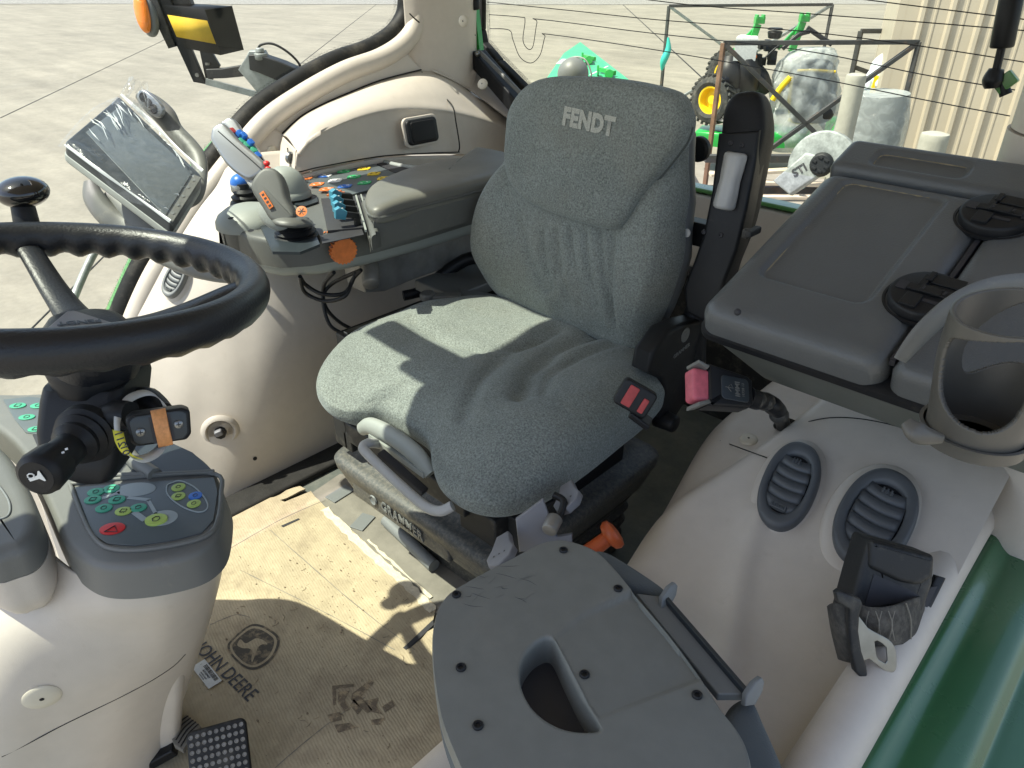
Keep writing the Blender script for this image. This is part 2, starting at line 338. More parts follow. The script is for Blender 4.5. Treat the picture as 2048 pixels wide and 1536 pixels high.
class Pillow:                       # stuffed shape: outline in a plane, superellipse edge, displacement
    def __init__(s, outline, c, top, bot, p=4, disp=None, n=6, topfn=None):
        s.o = [V((q[0], q[1], 0)) for q in catmull([(a[0], a[1], 0) for a in outline], n, True)]; s.c = V((c[0], c[1], 0)); s.top = top; s.bot = bot; s.p = p; s.disp = disp; s.topfn = topfn
        s.ang = sorted((math.atan2(q.y - s.c.y, q.x - s.c.x), (q - s.c).length) for q in s.o)
    def Rr(s, a):
        A = s.ang
        for i in range(len(A)):
            if A[i][0] > a: break
        else: i = 0
        a0, r0 = A[i - 1]; a1, r1 = A[i]; d = (a1 - a0) % (2 * math.pi) or 1e-6; t = ((a - a0) % (2 * math.pi)) / d
        return r0 + (r1 - r0) * min(t, 1)
    def h(s, x, y, sd=1):
        q = V((x, y, 0)) - s.c; r = q.length / s.Rr(math.atan2(q.y, q.x)); return s.hh(x, y, min(r, 1), sd)
    def hh(s, x, y, r, sd=1):
        e = max(0, 1 - r ** s.p) ** (1 / s.p * 1.6 if s.p > 3 else 1 / s.p)
        if sd < 0: return -s.bot * e
        t = s.top if not s.topfn else s.topfn(x, y)
        return t * e + (s.disp(x, y, r) * min(1, e * 1.5) if s.disp else 0)
    def build(s, g, m, rings=34):
        rs = [1 - (1 - i / rings) ** 2.0 for i in range(1, rings + 1)]
        R_ = [];
        for r in rs[::-1]: R_.append([(s.c.x + (q.x - s.c.x) * r, s.c.y + (q.y - s.c.y) * r, s.hh(0, 0, r, -1)) for q in s.o]) if r < .9995 else None
        R_ = R_[::-1]
        for r in rs[::-1]:
            rr = []
            for q in s.o:
                x = s.c.x + (q.x - s.c.x) * r; y = s.c.y + (q.y - s.c.y) * r; rr.append((x, y, s.hh(x, y, r)))
            R_.append(rr)
        return g.rings(R_, m=m)
def seg_dist(x, y, pl):
    b = 1e9
    for i in range(len(pl) - 1):
        ax, ay = pl[i]; bx, by = pl[i + 1]; dx, dy = bx - ax, by - ay; L2 = dx * dx + dy * dy or 1e-9
        t = max(0, min(1, ((x - ax) * dx + (y - ay) * dy) / L2)); b = min(b, math.hypot(x - ax - t * dx, y - ay - t * dy))
    return b
def superell(a, b, n=32, p=3): 
    o = []
    for k in range(n):
        t = 2 * math.pi * k / n; c, s_ = math.cos(t), math.sin(t)
        o.append((a * math.copysign(abs(c) ** (2 / p), c), b * math.copysign(abs(s_) ** (2 / p), s_)))
    return o
def rrect(w_, h_, r, n=5, cx=0, cy=0):
    o = []
    for sx, sy, a0 in ((1, 1, 0), (-1, 1, 90), (-1, -1, 180), (1, -1, 270)):
        for k in range(n + 1):
            a = R(a0 + 90 * k / n); o.append((cx + sx * (w_ / 2 - r) + r * math.cos(a), cy + sy * (h_ / 2 - r) + r * math.sin(a)))
    return o
def proj(p):
    q = p - C0; f = depth(p); return (1024 + FPX * q.dot(CR) / f, 768 - FPX * (q.dot(CF) * math.sin(PITCH) + q.z * math.cos(PITCH)) / f, f)
def onG(gv, px, py):                    # point of a built surface seen at a picture point, with its normal from the three nearest vertices
    c = []
    for v in gv:
        x, y, d = proj(v)
        if d > .1: c.append((math.hypot(x - px, y - py) , d, v))
    c.sort(key=lambda t: t[0]); near = min(t[1] for t in c[:6]); c = [t for t in c[:14] if t[1] < near + .12][:8]
    o_ = sum((t[2] for t in c), V()) / len(c); best = V((0, 0, 0))
    for i in range(len(c)):
        for j in range(i + 1, len(c)):
            n = (c[i][2] - o_).cross(c[j][2] - o_)
            if n.length > 1e-9:
                if n.dot(C0 - o_) < 0: n = -n
                best += n
    n = best.normalized(); return PL(px, py, o_, n), n
def screw(g, p, n_, r=.006):
    m = frame(V(p), V(n_).orthogonal(), V(n_).cross(V(n_).orthogonal())); g.lathe([(r, -.001), (r, .0015), (r * .8, .0025), (r * .5, .0022), (r * .45, .0006), (.0003, .0006)], 16, m)
# ================================================================ THE YARD OUTSIDE
g = G(); g.add([(-400, -400, GZ), (400, -400, GZ), (400, 400, GZ), (-400, 400, GZ)], [(0, 1, 2, 3)])
o = obj('yard_ground', g, 'concrete'); tag(o, None, None, kind='structure')
far = Z(1200, 9, GZ); d0 = (far - C0).dot(CF)
g = G(); mm = frame(C0 + CF * d0 + V((0, 0, GZ - H + .02)), CR, CF)
pts = [(-300 + i * 6, math.sin(i * 1.7) * .25 + math.sin(i * .6) * .4) for i in range(101)]
g.add([(x, y, 0) for x, y in pts] + [(x, 280, 0) for x, y in pts], [(i, i + 1, 102 + i, 101 + i) for i in range(100)], mm)
o = obj('gravel_verge', g, 'gravel'); tag(o, None, None, kind='structure')
g = G()
for a, b in (((0, 236), (318, 85)), ((318, 85), (480, 2)), ((581, 143), (760, 3)), ((1240, 4), (1420, 170)), ((0, 720), (160, 560)), ((160, 560), (420, 300))):
    p, q = Z(*a, GZ + .004), Z(*b, GZ + .004); g.bar(p, q, .01 + .0006 * (p - C0).length, .004)
o = obj('slab_joint', g, 'seal'); tag(o, None, None, kind='structure')

# building: cream ribbed metal cladding, corner towards the camera
E0 = D(1819, 0, 10.5); wd = (CR * .93 - CF * .36).normalized(); wn = wd.cross(UP)
bld = thing('metal_building', 'cream ribbed metal building wall at the right edge of the yard', 'building', (E0.x, E0.y, GZ))
g = G(); m0 = frame(V((E0.x, E0.y, GZ)), wd, UP)
prof = [(0, 0)]; x = .16
while x < 9: prof += [(x, 0), (x + .03, .055), (x + .075, .055), (x + .105, 0), (x + .20, 0), (x + .21, .012), (x + .23, .012), (x + .24, 0)]; x += .37
z1 = 5.2
g.add([(a, 0, -b if 0 else b) for a, b in prof] + [(a, z1, b) for a, b in prof], [(i, i + 1, len(prof) + i + 1, len(prof) + i) for i in range(len(prof) - 1)], m0)
obj('cladding', g, 'wall', bld, angle=20)
g = G(m0); g.box((.03, z1 / 2, -1.51), (.30, z1, 3.0)); obj('corner_trim', g, 'wall', bld, bev=.01)
g = G(m0); g.box((4.5, z1 / 2, -1.55), (8.7, z1 - .02, 2.95)); obj('wall_core', g, 'wall', bld)

def bollard(px, py, dep, rad, lab):
    t = D(px, py, dep); b = thing('bollard', lab, 'bollard', (t.x, t.y, GZ), 'bollards in front of the building')
    g = G(); n = 40; rg = []
    hh = t.z - GZ
    for r, z in ((rad, 0), (rad, hh * .5), (rad, hh - .05), (rad * .995, hh - .012), (rad * .95, hh + .002), (rad * .55, hh + .014), (rad * .05, hh + .018)):
        rg.append([(t.x + r * math.cos(a) * (1 + .012 * math.sin(3 * a)), t.y + r * math.sin(a), GZ + z) for a in [2 * math.pi * k / n for k in range(n)]])
    g.rings(rg); obj('post', g, 'post', b)
bollard(1713, 150, 7.6, .100, 'tall pale bollard left of the building wall, in front of the wrapped mower')
bollard(1871, 268, 6.0, .108, 'shorter pale bollard against the cladding, above the grey storage box')

# steel shipping racks
def rack(pts, bars, name, lab, w_=.05, extra=()):
    c = sum((P_ for P_ in pts.values()), V()) / len(pts); r_ = thing(name, lab, 'rack', (c.x, c.y, GZ), 'steel shipping racks')
    for nm, mt, prs in bars:
        for a, b in prs:
            g = G(); g.bar(pts[a], pts[b], w_); obj(nm, g, mt, r_, bev=.004)
    return r_
def down(p, z=GZ + .06): return V((p.x, p.y, z))
A = D(1338, 12, 14.5); B = D(1665, 9, 14.5); Cc = D(1447, 86, 9.0); Dd = D(1838, 84, 9.0)
P = {'a': A, 'b': B, 'c': Cc, 'd': Dd, 'a0': down(A), 'b0': down(B), 'c0': down(Cc), 'd0': down(Dd), 'am': A.lerp(down(A), .93), 'bm': B.lerp(down(B), .93)}
rack(P, [('post', 'darkmetal', [('a', 'a0'), ('b', 'b0'), ('d', 'd0')]), ('post', 'rustbar', [('c', 'c0')]), ('top_rail', 'darkmetal', [('a', 'b'), ('c', 'd')]),
         ('base_rail', 'darkmetal', [('a0', 'b0'), ('c0', 'd0'), ('a0', 'c0'), ('b0', 'd0')]), ('brace', 'galv', [('a', 'b0'), ('b', 'a0')]), ('brace', 'darkmetal', [('c', 'd0'), ('d', 'c0')])],
     'shipping_rack', 'open steel rack with crossed braces around the plastic wrapped mower', .052)
A2 = D(1722, 62, 13.0); P2 = {'a': A2, 'b': A2 + CR * 1.6, 'a0': down(A2), 'b0': down(A2) + CR * 1.6, 'm': A2.lerp(down(A2), .35), 'n': A2.lerp(down(A2), .5) + CR * .8}
rack(P2, [('post', 'darkmetal', [('a', 'a0'), ('b', 'b0')]), ('top_rail', 'darkmetal', [('a', 'b')]), ('base_rail', 'darkmetal', [('a0', 'b0')]), ('brace', 'darkmetal', [('m', 'n')])],
     'shipping_rack', 'steel rack half hidden behind the building corner, beside the white covered mower', .075)
g = G(); m = yard(1331, 110, 14.45); g.tube([(2, 0, 32), (4, -2, 10), (-3, -3, -10), (-5, -2, -28)], [2, 6, 7, 2], 8); g.m = m; g.v = [m @ p for p in g.v]
tag(obj('film_scrap', g, 'teal'), 'teal plastic scrap wrapped round the left rack post', 'plastic scrap')

# mower in the rack
def tyre(par, m, r, wd_, mt_rim='myel', nm='wheel'):
    g = G(m); g.rings([[(q * math.cos(2 * math.pi * k / 40), q * math.sin(2 * math.pi * k / 40), z) for k in range(40)] for q, z in ((r * .55, -wd_ * .42), (r * .72, -wd_ * .5), (r * .92, -wd_ * .45), (r, -wd_ * .28), (r, wd_ * .28), (r * .92, wd_ * .45), (r * .72, wd_ * .5), (r * .55, wd_ * .42))], closed=True)
    for k in range(26):
        a = 2 * math.pi * k / 26; c, s_ = math.cos(a), math.sin(a)
        for sd in (-1, 1): g.box((0, 0, 0), (r * .09, r * .12, wd_ * .44), m @ Matrix.Rotation(a, 4, 'Z') @ Matrix.Translation((r * .995, 0, sd * wd_ * .25)) @ Matrix.Rotation(sd * .5, 4, 'X'))
    wh = obj(nm, g, 'tyre', par, angle=40)
    g = G(m); g.lathe([(.01, -wd_ * .30), (r * .18, -wd_ * .30), (r * .2, -wd_ * .2), (r * .42, -wd_ * .15), (r * .5, -wd_ * .42), (r * .58, -wd_ * .43), (r * .56, -wd_ * .1), (r * .56, wd_ * .4), (.01, wd_ * .38)], 32)
    obj('rim', g, mt_rim, wh)
dm = 11.0
mw = thing('zero_turn_mower', 'green and yellow mower with its seat wrapped in clear plastic, inside the steel rack', 'mower', tuple(down(D(1520, 280, dm), GZ)))
Y0 = yard(1500, 200, dm)          # local unit = pixel: x right, y away, z up
def loc(px, py, y=0): return ((px - 1500), y, (200 - py) / 1.06)
ax = frame(Y0 @ V(loc(1432, 198)), (Y0.to_3x3() @ V((-.75, -.66, 0))).cross(UP), UP)
sc1 = dm / FPX
tyre(mw, ax, 46 * sc1, 52 * sc1)
ax2 = frame(Y0 @ V(loc(1478, 160, 90)), (Y0.to_3x3() @ V((-.75, -.66, 0))).cross(UP), UP); tyre(mw, ax2, 46 * sc1, 46 * sc1)
g = G(Y0); g.prism([(1395 - 1500, -10), (1450 - 1500, -45), (1610 - 1500, -45), (1640 - 1500, 20), (1560 - 1500, 60), (1420 - 1500, 50)], -84, -56, r=8); obj('mower_deck', g, 'mgreen', mw)
g = G(Y0); g.cyl(loc(1450, 238, -30), loc(1450, 228, -30), 20, 17, 20, 3); obj('deck_pulley_cover', g, 'black', mw)
g = G(Y0)
for a, b, r in (((1450, 120, 0), (1452, 175, -10), 26), ((1480, 108, 0), (1490, 180, -5), 28), ((1500, 135, 10), (1530, 182, 5), 20)):
    g.tube([loc(*a), tuple((V(loc(*a)) + V(loc(*b))) / 2 + V((-3, -6, 0))), loc(*b)], [r * .7, r, r * .75], 14)
obj('engine_shroud', g, 'black', mw)
g = G(Y0); g.prism([loc(1448, 90)[:1] + (-25,), (1490 - 1500, -28), (1500 - 1500, 8), (1462 - 1500, 12)], 75, 118, r=6); obj('fuel_tank', g, 'paper', mw)
g = G(Y0)
for k in range(14):
    a = (1495 + random.uniform(-25, 50), 105 + random.uniform(-25, 22), random.uniform(-10, 25)); q = loc(*a); g.box(q, (random.uniform(8, 20), random.uniform(8, 20), random.uniform(6, 18)), Y0)
g.cyl(loc(1530, 82, 5), loc(1530, 68, 5), 12, 14, 18, 2); g.cyl(loc(1530, 66, 5), loc(1530, 62, 5), 15, 13, 18, 1)
obj('engine', g, 'black', mw, bev=.008)
g = G(Y0); g.ball(loc(1484, 108, -22), (5, 5, 6)); g.ball(loc(1490, 113, -22), (4, 4, 4)); obj('filler_cap', g, 'orange', mw)
for x0, y0, yy in ((1490, 50, -10), (1582, 48, 12)):
    g = G(Y0); g.bar(loc(x0 - 12, y0 + 60, yy), loc(x0, y0 + 4, yy), 9, 13)
    g.bar(loc(x0 - 38, y0 + 55, yy + 4), loc(x0 - 4, y0 + 12, yy + 4), 6, 6)
    g.box(loc(x0 + 2, y0 - 3, yy), (18, 14, 12)); g.box(loc(x0 + 2 - 6, y0 - 9, yy), (4, 16, 8)); g.box(loc(x0 + 2 + 6, y0 - 9, yy), (4, 16, 8)); obj('folded_roll_bar', g, 'mgreen', mw, bev=.006)
g = G(Y0)
g.tube([loc(1545, 100, -8), loc(1570, 75, -8), loc(1592, 68, -4)], 4.5, 10); g.tube([loc(1590, 62, 4), loc(1620, 80, 0), loc(1640, 92, -6)], 4.5, 10); g.tube([loc(1508, 118, -20), loc(1530, 96, -18), loc(1545, 86, -14)], 2, 8)
obj('control_lever', g, 'black', mw)
g = G(); pl = Pillow([(-42, -20), (-36, -60), (0, -66), (42, -58), (52, -10), (44, 48), (0, 58), (-38, 40)], (0, 0), 22, 10, 4); pl.build(g, Y0 @ Matrix.Translation(loc(1612, 178, -10)) @ Matrix.Rotation(R(62), 4, 'X')); obj('mower_seat', g, 'black', mw)
g = G(Y0)
g.tube([loc(1572, 232, -34), loc(1600, 238, -38), loc(1640, 232, -36), loc(1656, 215, -34)], 4.5, 8); g.tube([loc(1572, 138, -34), loc(1600, 137, -38), loc(1645, 140, -34)], 2.6, 8); g.tube([loc(1560, 150, -36), loc(1545, 172, -34), loc(1535, 195, -30)], 5.5, 8); g.tube([loc(1578, 232, -34), loc(1568, 200, -32), loc(1563, 150, -34)], 4, 8)
obj('seat_piping', g, 'myel', mw)
# the plastic bag round the seat: crumpled tall sack
g = G(); prof = [(1595, 300, 50, 40), (1600, 280, 66, 46), (1606, 250, 66, 50), (1612, 215, 68, 52), (1604, 180, 66, 48), (1600, 150, 60, 44), (1600, 125, 54, 38), (1608, 108, 44, 28), (1612, 98, 30, 18)]
rg = []
for i, (px, py, a, b) in enumerate(catmull([(p[0], p[1], p[2]) for p in prof], 5) and [(q.x, q.y, q.z, q.z * .72) for q in catmull([(p[0], p[1], p[2]) for p in prof], 5)]):
    rr = []
    for k in range(56):
        t = 2 * math.pi * k / 56; wv = 1 + .05 * math.sin(5 * t + i * .7) + .035 * math.sin(11 * t - i * .5) + .02 * random.uniform(-1, 1)
        q = loc(px, py); rr.append((q[0] + a * wv * math.cos(t), -6 + b * wv * math.sin(t), q[2]))
    rg.append(rr)
g.rings(rg, True, True, m=Y0); obj('plastic_bag', g, 'wrapout', mw)
g = G(); pl = Pillow([(-24, -20), (-22, 22), (24, 24), (26, -18)], (0, 0), 8, 3, 4); pl.build(g, Y0 @ Matrix.Translation(loc(1560, 215, -60)) @ Matrix.Rotation(R(75), 4, 'X'), 10)
# second mower under a white cover
dm2 = 12.0; Y2 = yard(1760, 180, dm2)
def loc2(px, py, y=0): return ((px - 1760), y, (180 - py) / 1.06)
m2 = thing('zero_turn_mower', 'mower under a white cover, half hidden behind the building corner', 'mower', tuple(down(D(1780, 280, dm2), GZ)))
g = G(); rg = []
for i, q in enumerate(catmull([(1800, 205, 46), (1792, 175, 62), (1790, 145, 58), (1796, 115, 50), (1806, 98, 30)], 5)):
    p_ = loc2(q.x, q.y); rg.append([(p_[0] + q.z * (1 + .05 * math.sin(7 * t + i)) * math.cos(t), q.z * .8 * (1 + .05 * math.sin(5 * t - i)) * math.sin(t), p_[2]) for t in [2 * math.pi * k / 44 for k in range(44)]])
g.rings(rg, m=Y2); obj('seat_cover', g, 'bag', m2)
g = G(Y2); g.box(loc2(1770, 66, 0), (22, 14, 10)); g.box(loc2(1790, 74, 6), (30, 12, 10)); g.bar(loc2(1776, 70), loc2(1796, 100), 7); obj('folded_roll_bar', g, 'mgreen', m2, bev=.008)
g = G(Y2); g.prism([(-28, -24), (-4, -30), (0, 0), (-20, 10)], -28, 30, r=4); obj('side_panel', g, 'myel', m2)
g = G(Y2); g.prism([(-70, -60), (60, -60), (60, 60), (-70, 60)], -118, -60, r=8); obj('mower_deck', g, 'mgreen', m2)
# wrapped roll of tyres between bollard and wall
tb = thing('wrapped_tyre', 'dark tyre wrapped in film on the ground between the bollard and the building', 'tyre', tuple(down(D(1740, 245, 9.3), GZ)))
Yt = yard(1738, 262, 9.3)
for dz in (-46, -14, 18, 50):
    g = G(Yt); g.tube([(46 * math.cos(t), 30 * math.sin(t), dz) for t in [2 * math.pi * k / 14 for k in range(14)]], 17, 12, True, 3); obj('tyre_ring', g, 'tyre', tb)
g = G(Yt); g.tube([(0, 0, -66), (0, 0, -30), (2, 0, 20), (0, 0, 72)], [63, 67, 66, 58], 28); obj('film', g, 'wrapout', tb)
# pale round guard (cut-off machine like) leaning by the racks
dg = 6.4; gd = thing('disc_cutter', 'pale grey machine with round blade guard beside the grey storage box', 'machine', tuple(down(D(1640, 350, dg), GZ)))
Yg = yard(1645, 330, dg); tl = Matrix.Rotation(R(24), 4, 'Y') @ Matrix.Rotation(R(90), 4, 'X') @ Matrix.Rotation(R(-38), 4, 'Y')
g = G(Yg @ tl)
arc = [(r * math.cos(t), r * math.sin(t)) for r, ts in ((66, [R(a) for a in range(-20, 215, 9)]), (20, [R(a) for a in range(215, -20, -15)])) for t in ts]
g.prism(arc, -14, 10, r=5, rb=3); obj('blade_guard', g, 'galv', gd)
g = G(Yg @ tl); g.cyl((0, 0, 8), (0, 0, 20), 24, 20, 24, 3)
for k in range(6): a = k * R(60); g.box((13 * math.cos(a), 13 * math.sin(a), 21), (9, 5, 4), Yg @ tl @ Matrix.Translation((0, 0, 0)))
obj('hub', g, 'black', gd, bev=.003)
g = G(Yg @ tl); g.prism([(-66, -70), (-40, 6), (-8, 14), (8, -20), (-20, -78)], -12, 14, r=5); obj('arm_housing', g, 'galv', gd)
g = G(Yg @ tl); text(g, 'STI', 22, Yg @ tl @ Matrix.Translation((-30, -28, 15)) @ Matrix.Rotation(R(60), 4, 'Z'), .5, .6); obj('lettering', g, 'ink', gd, wn=False)
# pallet boards low in the rack
pb = thing('pallet', 'low wooden pallet with teal film scraps under the rack', 'pallet', tuple(down(D(1560, 370, 8.2), GZ)))
Yp = yard(1550, 352, 8.2)
for k, (x_, z_, L_, an) in enumerate(((0, 10, 260, -3), (20, -10, 250, 2), (-10, -34, 270, 0), (10, -58, 240, 3))):
    g = G(Yp @ Matrix.Rotation(R(an), 4, 'Y')); g.box((x_, -k * 14, z_), (L_, 22, 6)); obj('board', g, 'wood', pb, bev=.004)
g = G(Yp); g.tube([(20, -30, 30), (30, -34, 8), (48, -36, -14)], [4, 7, 3], 8); g.tube([(70, -20, 40), (60, -30, 0)], [5, 7], 8); obj('film', g, 'teal', pb)
g = G(Yp); g.box((0, 10, -30), (300, 20, 14)); g.box((-20, 20, 30), (240, 16, 14)); obj('skid', g, 'darkmetal', pb, bev=.004)

# green deck shell lying on the yard
gd = thing('green_deck_shell', 'faded green mower deck shell lying on the concrete behind the headrest', 'machine part', tuple(down(D(1170, 150, 12), GZ)))
def gp(px, py, z): return Z(px, py, z)
c1 = [gp(1163, 84, -1.1), gp(1262, 160, -1.1), gp(1330, 230, -1.1), gp(1080, 230, -1.1), gp(1085, 165, -1.1), gp(1127, 105, -1.1)]
g = G(); base = [V((p.x, p.y, 0)) for p in c1]; g.prism([(p.x, p.y) for p in base], GZ, -1.1, r=.05); obj('shell', g, 'decklight', gd)
g = G()
for a, b in (((1165, 112), (1190, 118)), ((1196, 138), (1230, 146))):
    p = Z(*a, -1.02); g.bar(p, Z(*b, -1.02), .07, .10); g.bar(Z(a[0], a[1] + 8, -1.05), Z(a[0], a[1] - 2, -.85), .05, .12); g.cyl(Z(b[0] - 12, b[1] + 2, -1.08), Z(b[0] - 12, b[1] + 2, -.98), .10)
obj('spindle_bracket', g, 'mgreen', gd, bev=.01)
g = G()
p = Z(1180, 150, -1.094); q = Z(1216, 132, -1.094); g.bar(p, q, .05, .004); p = Z(1120, 128, -1.094); g.bar(p, Z(1132, 118, -1.094), .22, .004); obj('label_sticker', g, 'paper', gd)

# ================================================================ EXTERIOR MIRROR ARM
mr = thing('mirror_assembly', 'black exterior mirror bracket with yellow reflector and amber lamp outside the right window', 'mirror', tuple(D(480, 150, 2.35)))
dmr = 2.35; Ym = yard(400, 90, dmr); u = dmr / FPX
def lm(px, py, y=0): return ((px - 400), y, (90 - py) / 1.08)
def quad(pts, y0, y1, nm, mt, r=1.5): 
    g = G(); mx = Ym @ Matrix.Rotation(R(90), 4, 'X'); g.prism([((p[0] - 400), (90 - p[1]) / 1.08) for p in pts], -y1, -y0, r=r, rb=r, m=mx); return obj(nm, g, mt, mr)
quad([(322, -40), (352, -40), (398, 168), (374, 164)], -6, 6, 'mounting_plate', 'black')
quad([(395, 100), (415, 96), (430, 132), (404, 168), (396, 168)], 4, 14, 'mounting_plate', 'black')
quad([(306, -30), (332, -40), (355, 92), (340, 96)], -12, 4, 'lamp_bracket', 'blackdusty')
g = G(); pl = Pillow(superell(20, 44, 24, 2.2), (0, 0), 12, 14, 2.6); pl.build(g, Ym @ Matrix.Translation(lm(313, 28, -8)) @ Matrix.Rotation(R(-10), 4, 'Y') @ Matrix.Rotation(R(70), 4, 'X') @ Matrix.Rotation(R(-22), 4, 'Y'), 14); obj('lamp_housing', g, 'grey', mr)
g = G(); pl = Pillow(superell(16, 38, 24, 2.2), (0, 0), 14, 2, 2.2); pl.build(g, Ym @ Matrix.Translation(lm(310, 26, -20)) @ Matrix.Rotation(R(-10), 4, 'Y') @ Matrix.Rotation(R(70), 4, 'X') @ Matrix.Rotation(R(-22), 4, 'Y'), 14); obj('amber_lamp', g, 'amber', mr)
# box section with yellow reflector: front face then open right end
fa = [lm(350, 14, -9), lm(426, 22, -9), lm(441, 108, -9), lm(362, 92, -9)]
g = G(Ym); fr = [V(p) for p in fa]; dpt = V((44, 30, 5))
bk = [fr[0] + V((30, 30, 2)), fr[1] + dpt, fr[2] + V((38, 30, 6)), fr[3] + V((30, 30, 2))]
g.add(fr + bk, [(0, 1, 2, 3), (0, 4, 5, 1), (3, 2, 6, 7), (0, 3, 7, 4), (4, 7, 6, 5)]); obj('square_tube', g, 'black', mr, solid=.004)
g = G(Ym); g.add([V(lm(*p, -10.5)) for p in ((352, 31), (427, 42), (436, 87), (361, 73))] , [(0, 1, 2, 3)]); obj('yellow_reflector', g, 'yel', mr, solid=.002)
quad([(346, -20), (392, -20), (398, 12), (362, 14)], 0, 20, 'upper_bracket', 'blackdusty')
# arm
g = G(Ym); g.tube([lm(405, 147), lm(440, 146), lm(485, 140)], [13, 13, 15], 4, False, 1); obj('arm', g, 'blackdusty', mr, bev=.003)
g = G(); g.prism([((p[0] - 400), (90 - p[1]) / 1.08) for p in ((472, 138), (492, 112), (500, 100), (528, 100), (540, 128), (592, 152), (524, 196), (500, 180))], -10, 14, r=3, rb=2, m=Ym @ Matrix.Rotation(R(90), 4, 'X')); obj('arm_foot', g, 'galv', mr)
g = G(Ym); g.tube([lm(500, 122, -8), lm(520, 124, -10), lm(560, 140, -10), lm(600, 160, -8)], [20, 24, 26, 26], 4, False, 1); obj('arm_clamp', g, 'black', mr, bev=.004)
g = G(Ym); g.bar(lm(402, 162, -10), lm(528, 196, -12), 7, 12); obj('arm_rib', g, 'galv', mr)
g = G(Ym); g.cyl(lm(523, 118, -16), lm(523, 104, -16), 13, 13, 18, 2); g.cyl(lm(523, 104, -16), lm(523, 94, -16), 9, 8, 18, 2); obj('pivot_bolt', g, 'galv', mr)
g = G(Ym); g.tube([lm(514, 104, -4), lm(522, 90, -4), lm(545, 87, -4), lm(570, 100, -4), lm(590, 122, 0), lm(600, 148, 4)], 2.4, 8); obj('cable', g, 'black', mr)
g = G(Ym); g.cyl(lm(386, 149, -6), lm(386, 149, -11), 4, 4, 8); g.cyl(lm(408, 125, 0), lm(408, 130, 0), 5, 5, 8); obj('bolt', g, 'cast', mr)
g = G(); g.tube([D(128, 660, 2.0), D(150, 590, 2.05), D(186, 510, 2.1), D(205, 494, 2.12), D(240, 490, 2.15)], .011, 12)
tag(obj('grab_rail', g, 'galv'), 'grey tubular grab rail outside, seen behind the steering wheel', 'grab rail')
g = G(); c = D(1146, 148, 2.75); g.ball(c, .058, 28)
wl = thing('work_lamp', 'round grey rear work lamp peeking above the headrest', 'lamp', tuple(c)); obj('lamp_body', g, 'grey', wl)
g = G(); g.tube([c + (CR * math.cos(t) * .3 + UP * math.sin(t) - CF * .1 * math.cos(t)).normalized() * .0585 + CR * .012 for t in [2 * math.pi * k / 16 for k in range(16)]], .003, 6, True, 2); obj('seam_ring', g, 'white', wl)
# ================================================================ THE CAB SHELL
cab = thing('tractor_cab', 'beige trimmed tractor cab interior with green outer frame, side and rear windows', 'tractor cab', (-.95, .8, 0))
g = G(); g.box((-.86, .76, -.02), (1.66, 2.5, .04)); obj('floor', g, 'floor', cab, bev=.004)
g = G(); g.box((-.95, .7, -.5), (1.3, 2.0, .88)); obj('chassis', g, 'black', cab)
g = G(); g.box((-.63, .85, 1.70), (1.52, 2.9, .07)); g.box((-1.72, 1.505, 1.70), (.66, 1.59, .07)); obj('roof', g, 'beige', cab, bev=.01)
g = G(); g.box((-1.72, .05, 1.70), (.65, 1.30, .006)); obj('unseen_roof_glass', g, 'glass', cab)  # unseen roof opening, shaped so the sun lands on cushion and console
g = G(); g.box((-1.50, .39, 1.69), (.22, .075, .03)); g.box((-1.42, .33, 1.69), (.10, .03, .03)); obj('unseen_shade_bar', g, 'black', cab, bev=.006)  # out-of-view bar added to cast a shadow band across the seat cushion
g = G(); g.box((-1.625, .9, .012), (.085, 2.0, .022)); obj('wall_skirting', g, 'carpet', cab, bev=.008)
g = G(); g.prism([tuple(Z(px, py, 0)[:2]) for px, py in ((600, 1010), (680, 955), (720, 960), (990, 1150), (960, 1230), (880, 1240))], .003, .014, r=.003)
obj('threshold_step', g, 'mudf', cab)
for a in ((660, 1000, 700, 975), (712, 1058, 738, 1030)):
    g = G(); p = Z(a[0], a[1], .016); q = Z(a[2], a[3], .016); g.bar(p, q, .04, .004); obj('step_tread', g, 'grey', cab, bev=.001)
g = G(); g.box((-.56, 1.0, .012), (.09, .9, .02)); g.box((-.62, 1.0, .006), (.02, .9, .012)); obj('floor_strip', g, 'conlight', cab, bev=.003)
# --- side panel from rib down to floor
def smooth(a, b, x): t = max(0, min(1, (x - a) / (b - a))); return t * t * (3 - 2 * t)
top = [X(262, 660, -1.975), X(325, 530, -1.98), X(378, 440, -1.98), X(425, 375, -1.98), X(500, 310, -1.96), V((-1.90, 1.3, .80)), V((-1.86, 1.6, .74)), V((-1.86, 1.96, .72))]
yb = [.33, .45, .56, .68, .84, 1.15, 1.45, 1.76]
rows = []
for t in (0, .12, .3, .5, .7, .86, 1):
    row = []
    for i, p in enumerate(top):
        y = yb[i] + (p.y - yb[i]) * t ** 1.3; fr_ = smooth(.95, .55, y); x = -1.664 + (p.x + 1.664) * t ** (3.0 - 2.05 * fr_)
        row.append(V((x, y, p.z * t)))
    rows.append(row)
g = G(); g.patch(rows, 8, 8); SPV = g.v; obj('side_panel', g, 'beige', cab, solid=.006)
def sidex(px, py):                           # hit the side panel approximately
    x = -1.70
    for _ in range(20):
        p = X(px, py, x); y, z = p.y, p.z; fr_ = smooth(.95, .55, y); tp = .52 + max(0, min(1, (y - .5) / .5)) * .30; x = .5 * x + .5 * (-1.664 - .31 * max(0, min(1, z / tp)) ** (3.0 - 2.05 * fr_))
    return X(px, py, x)
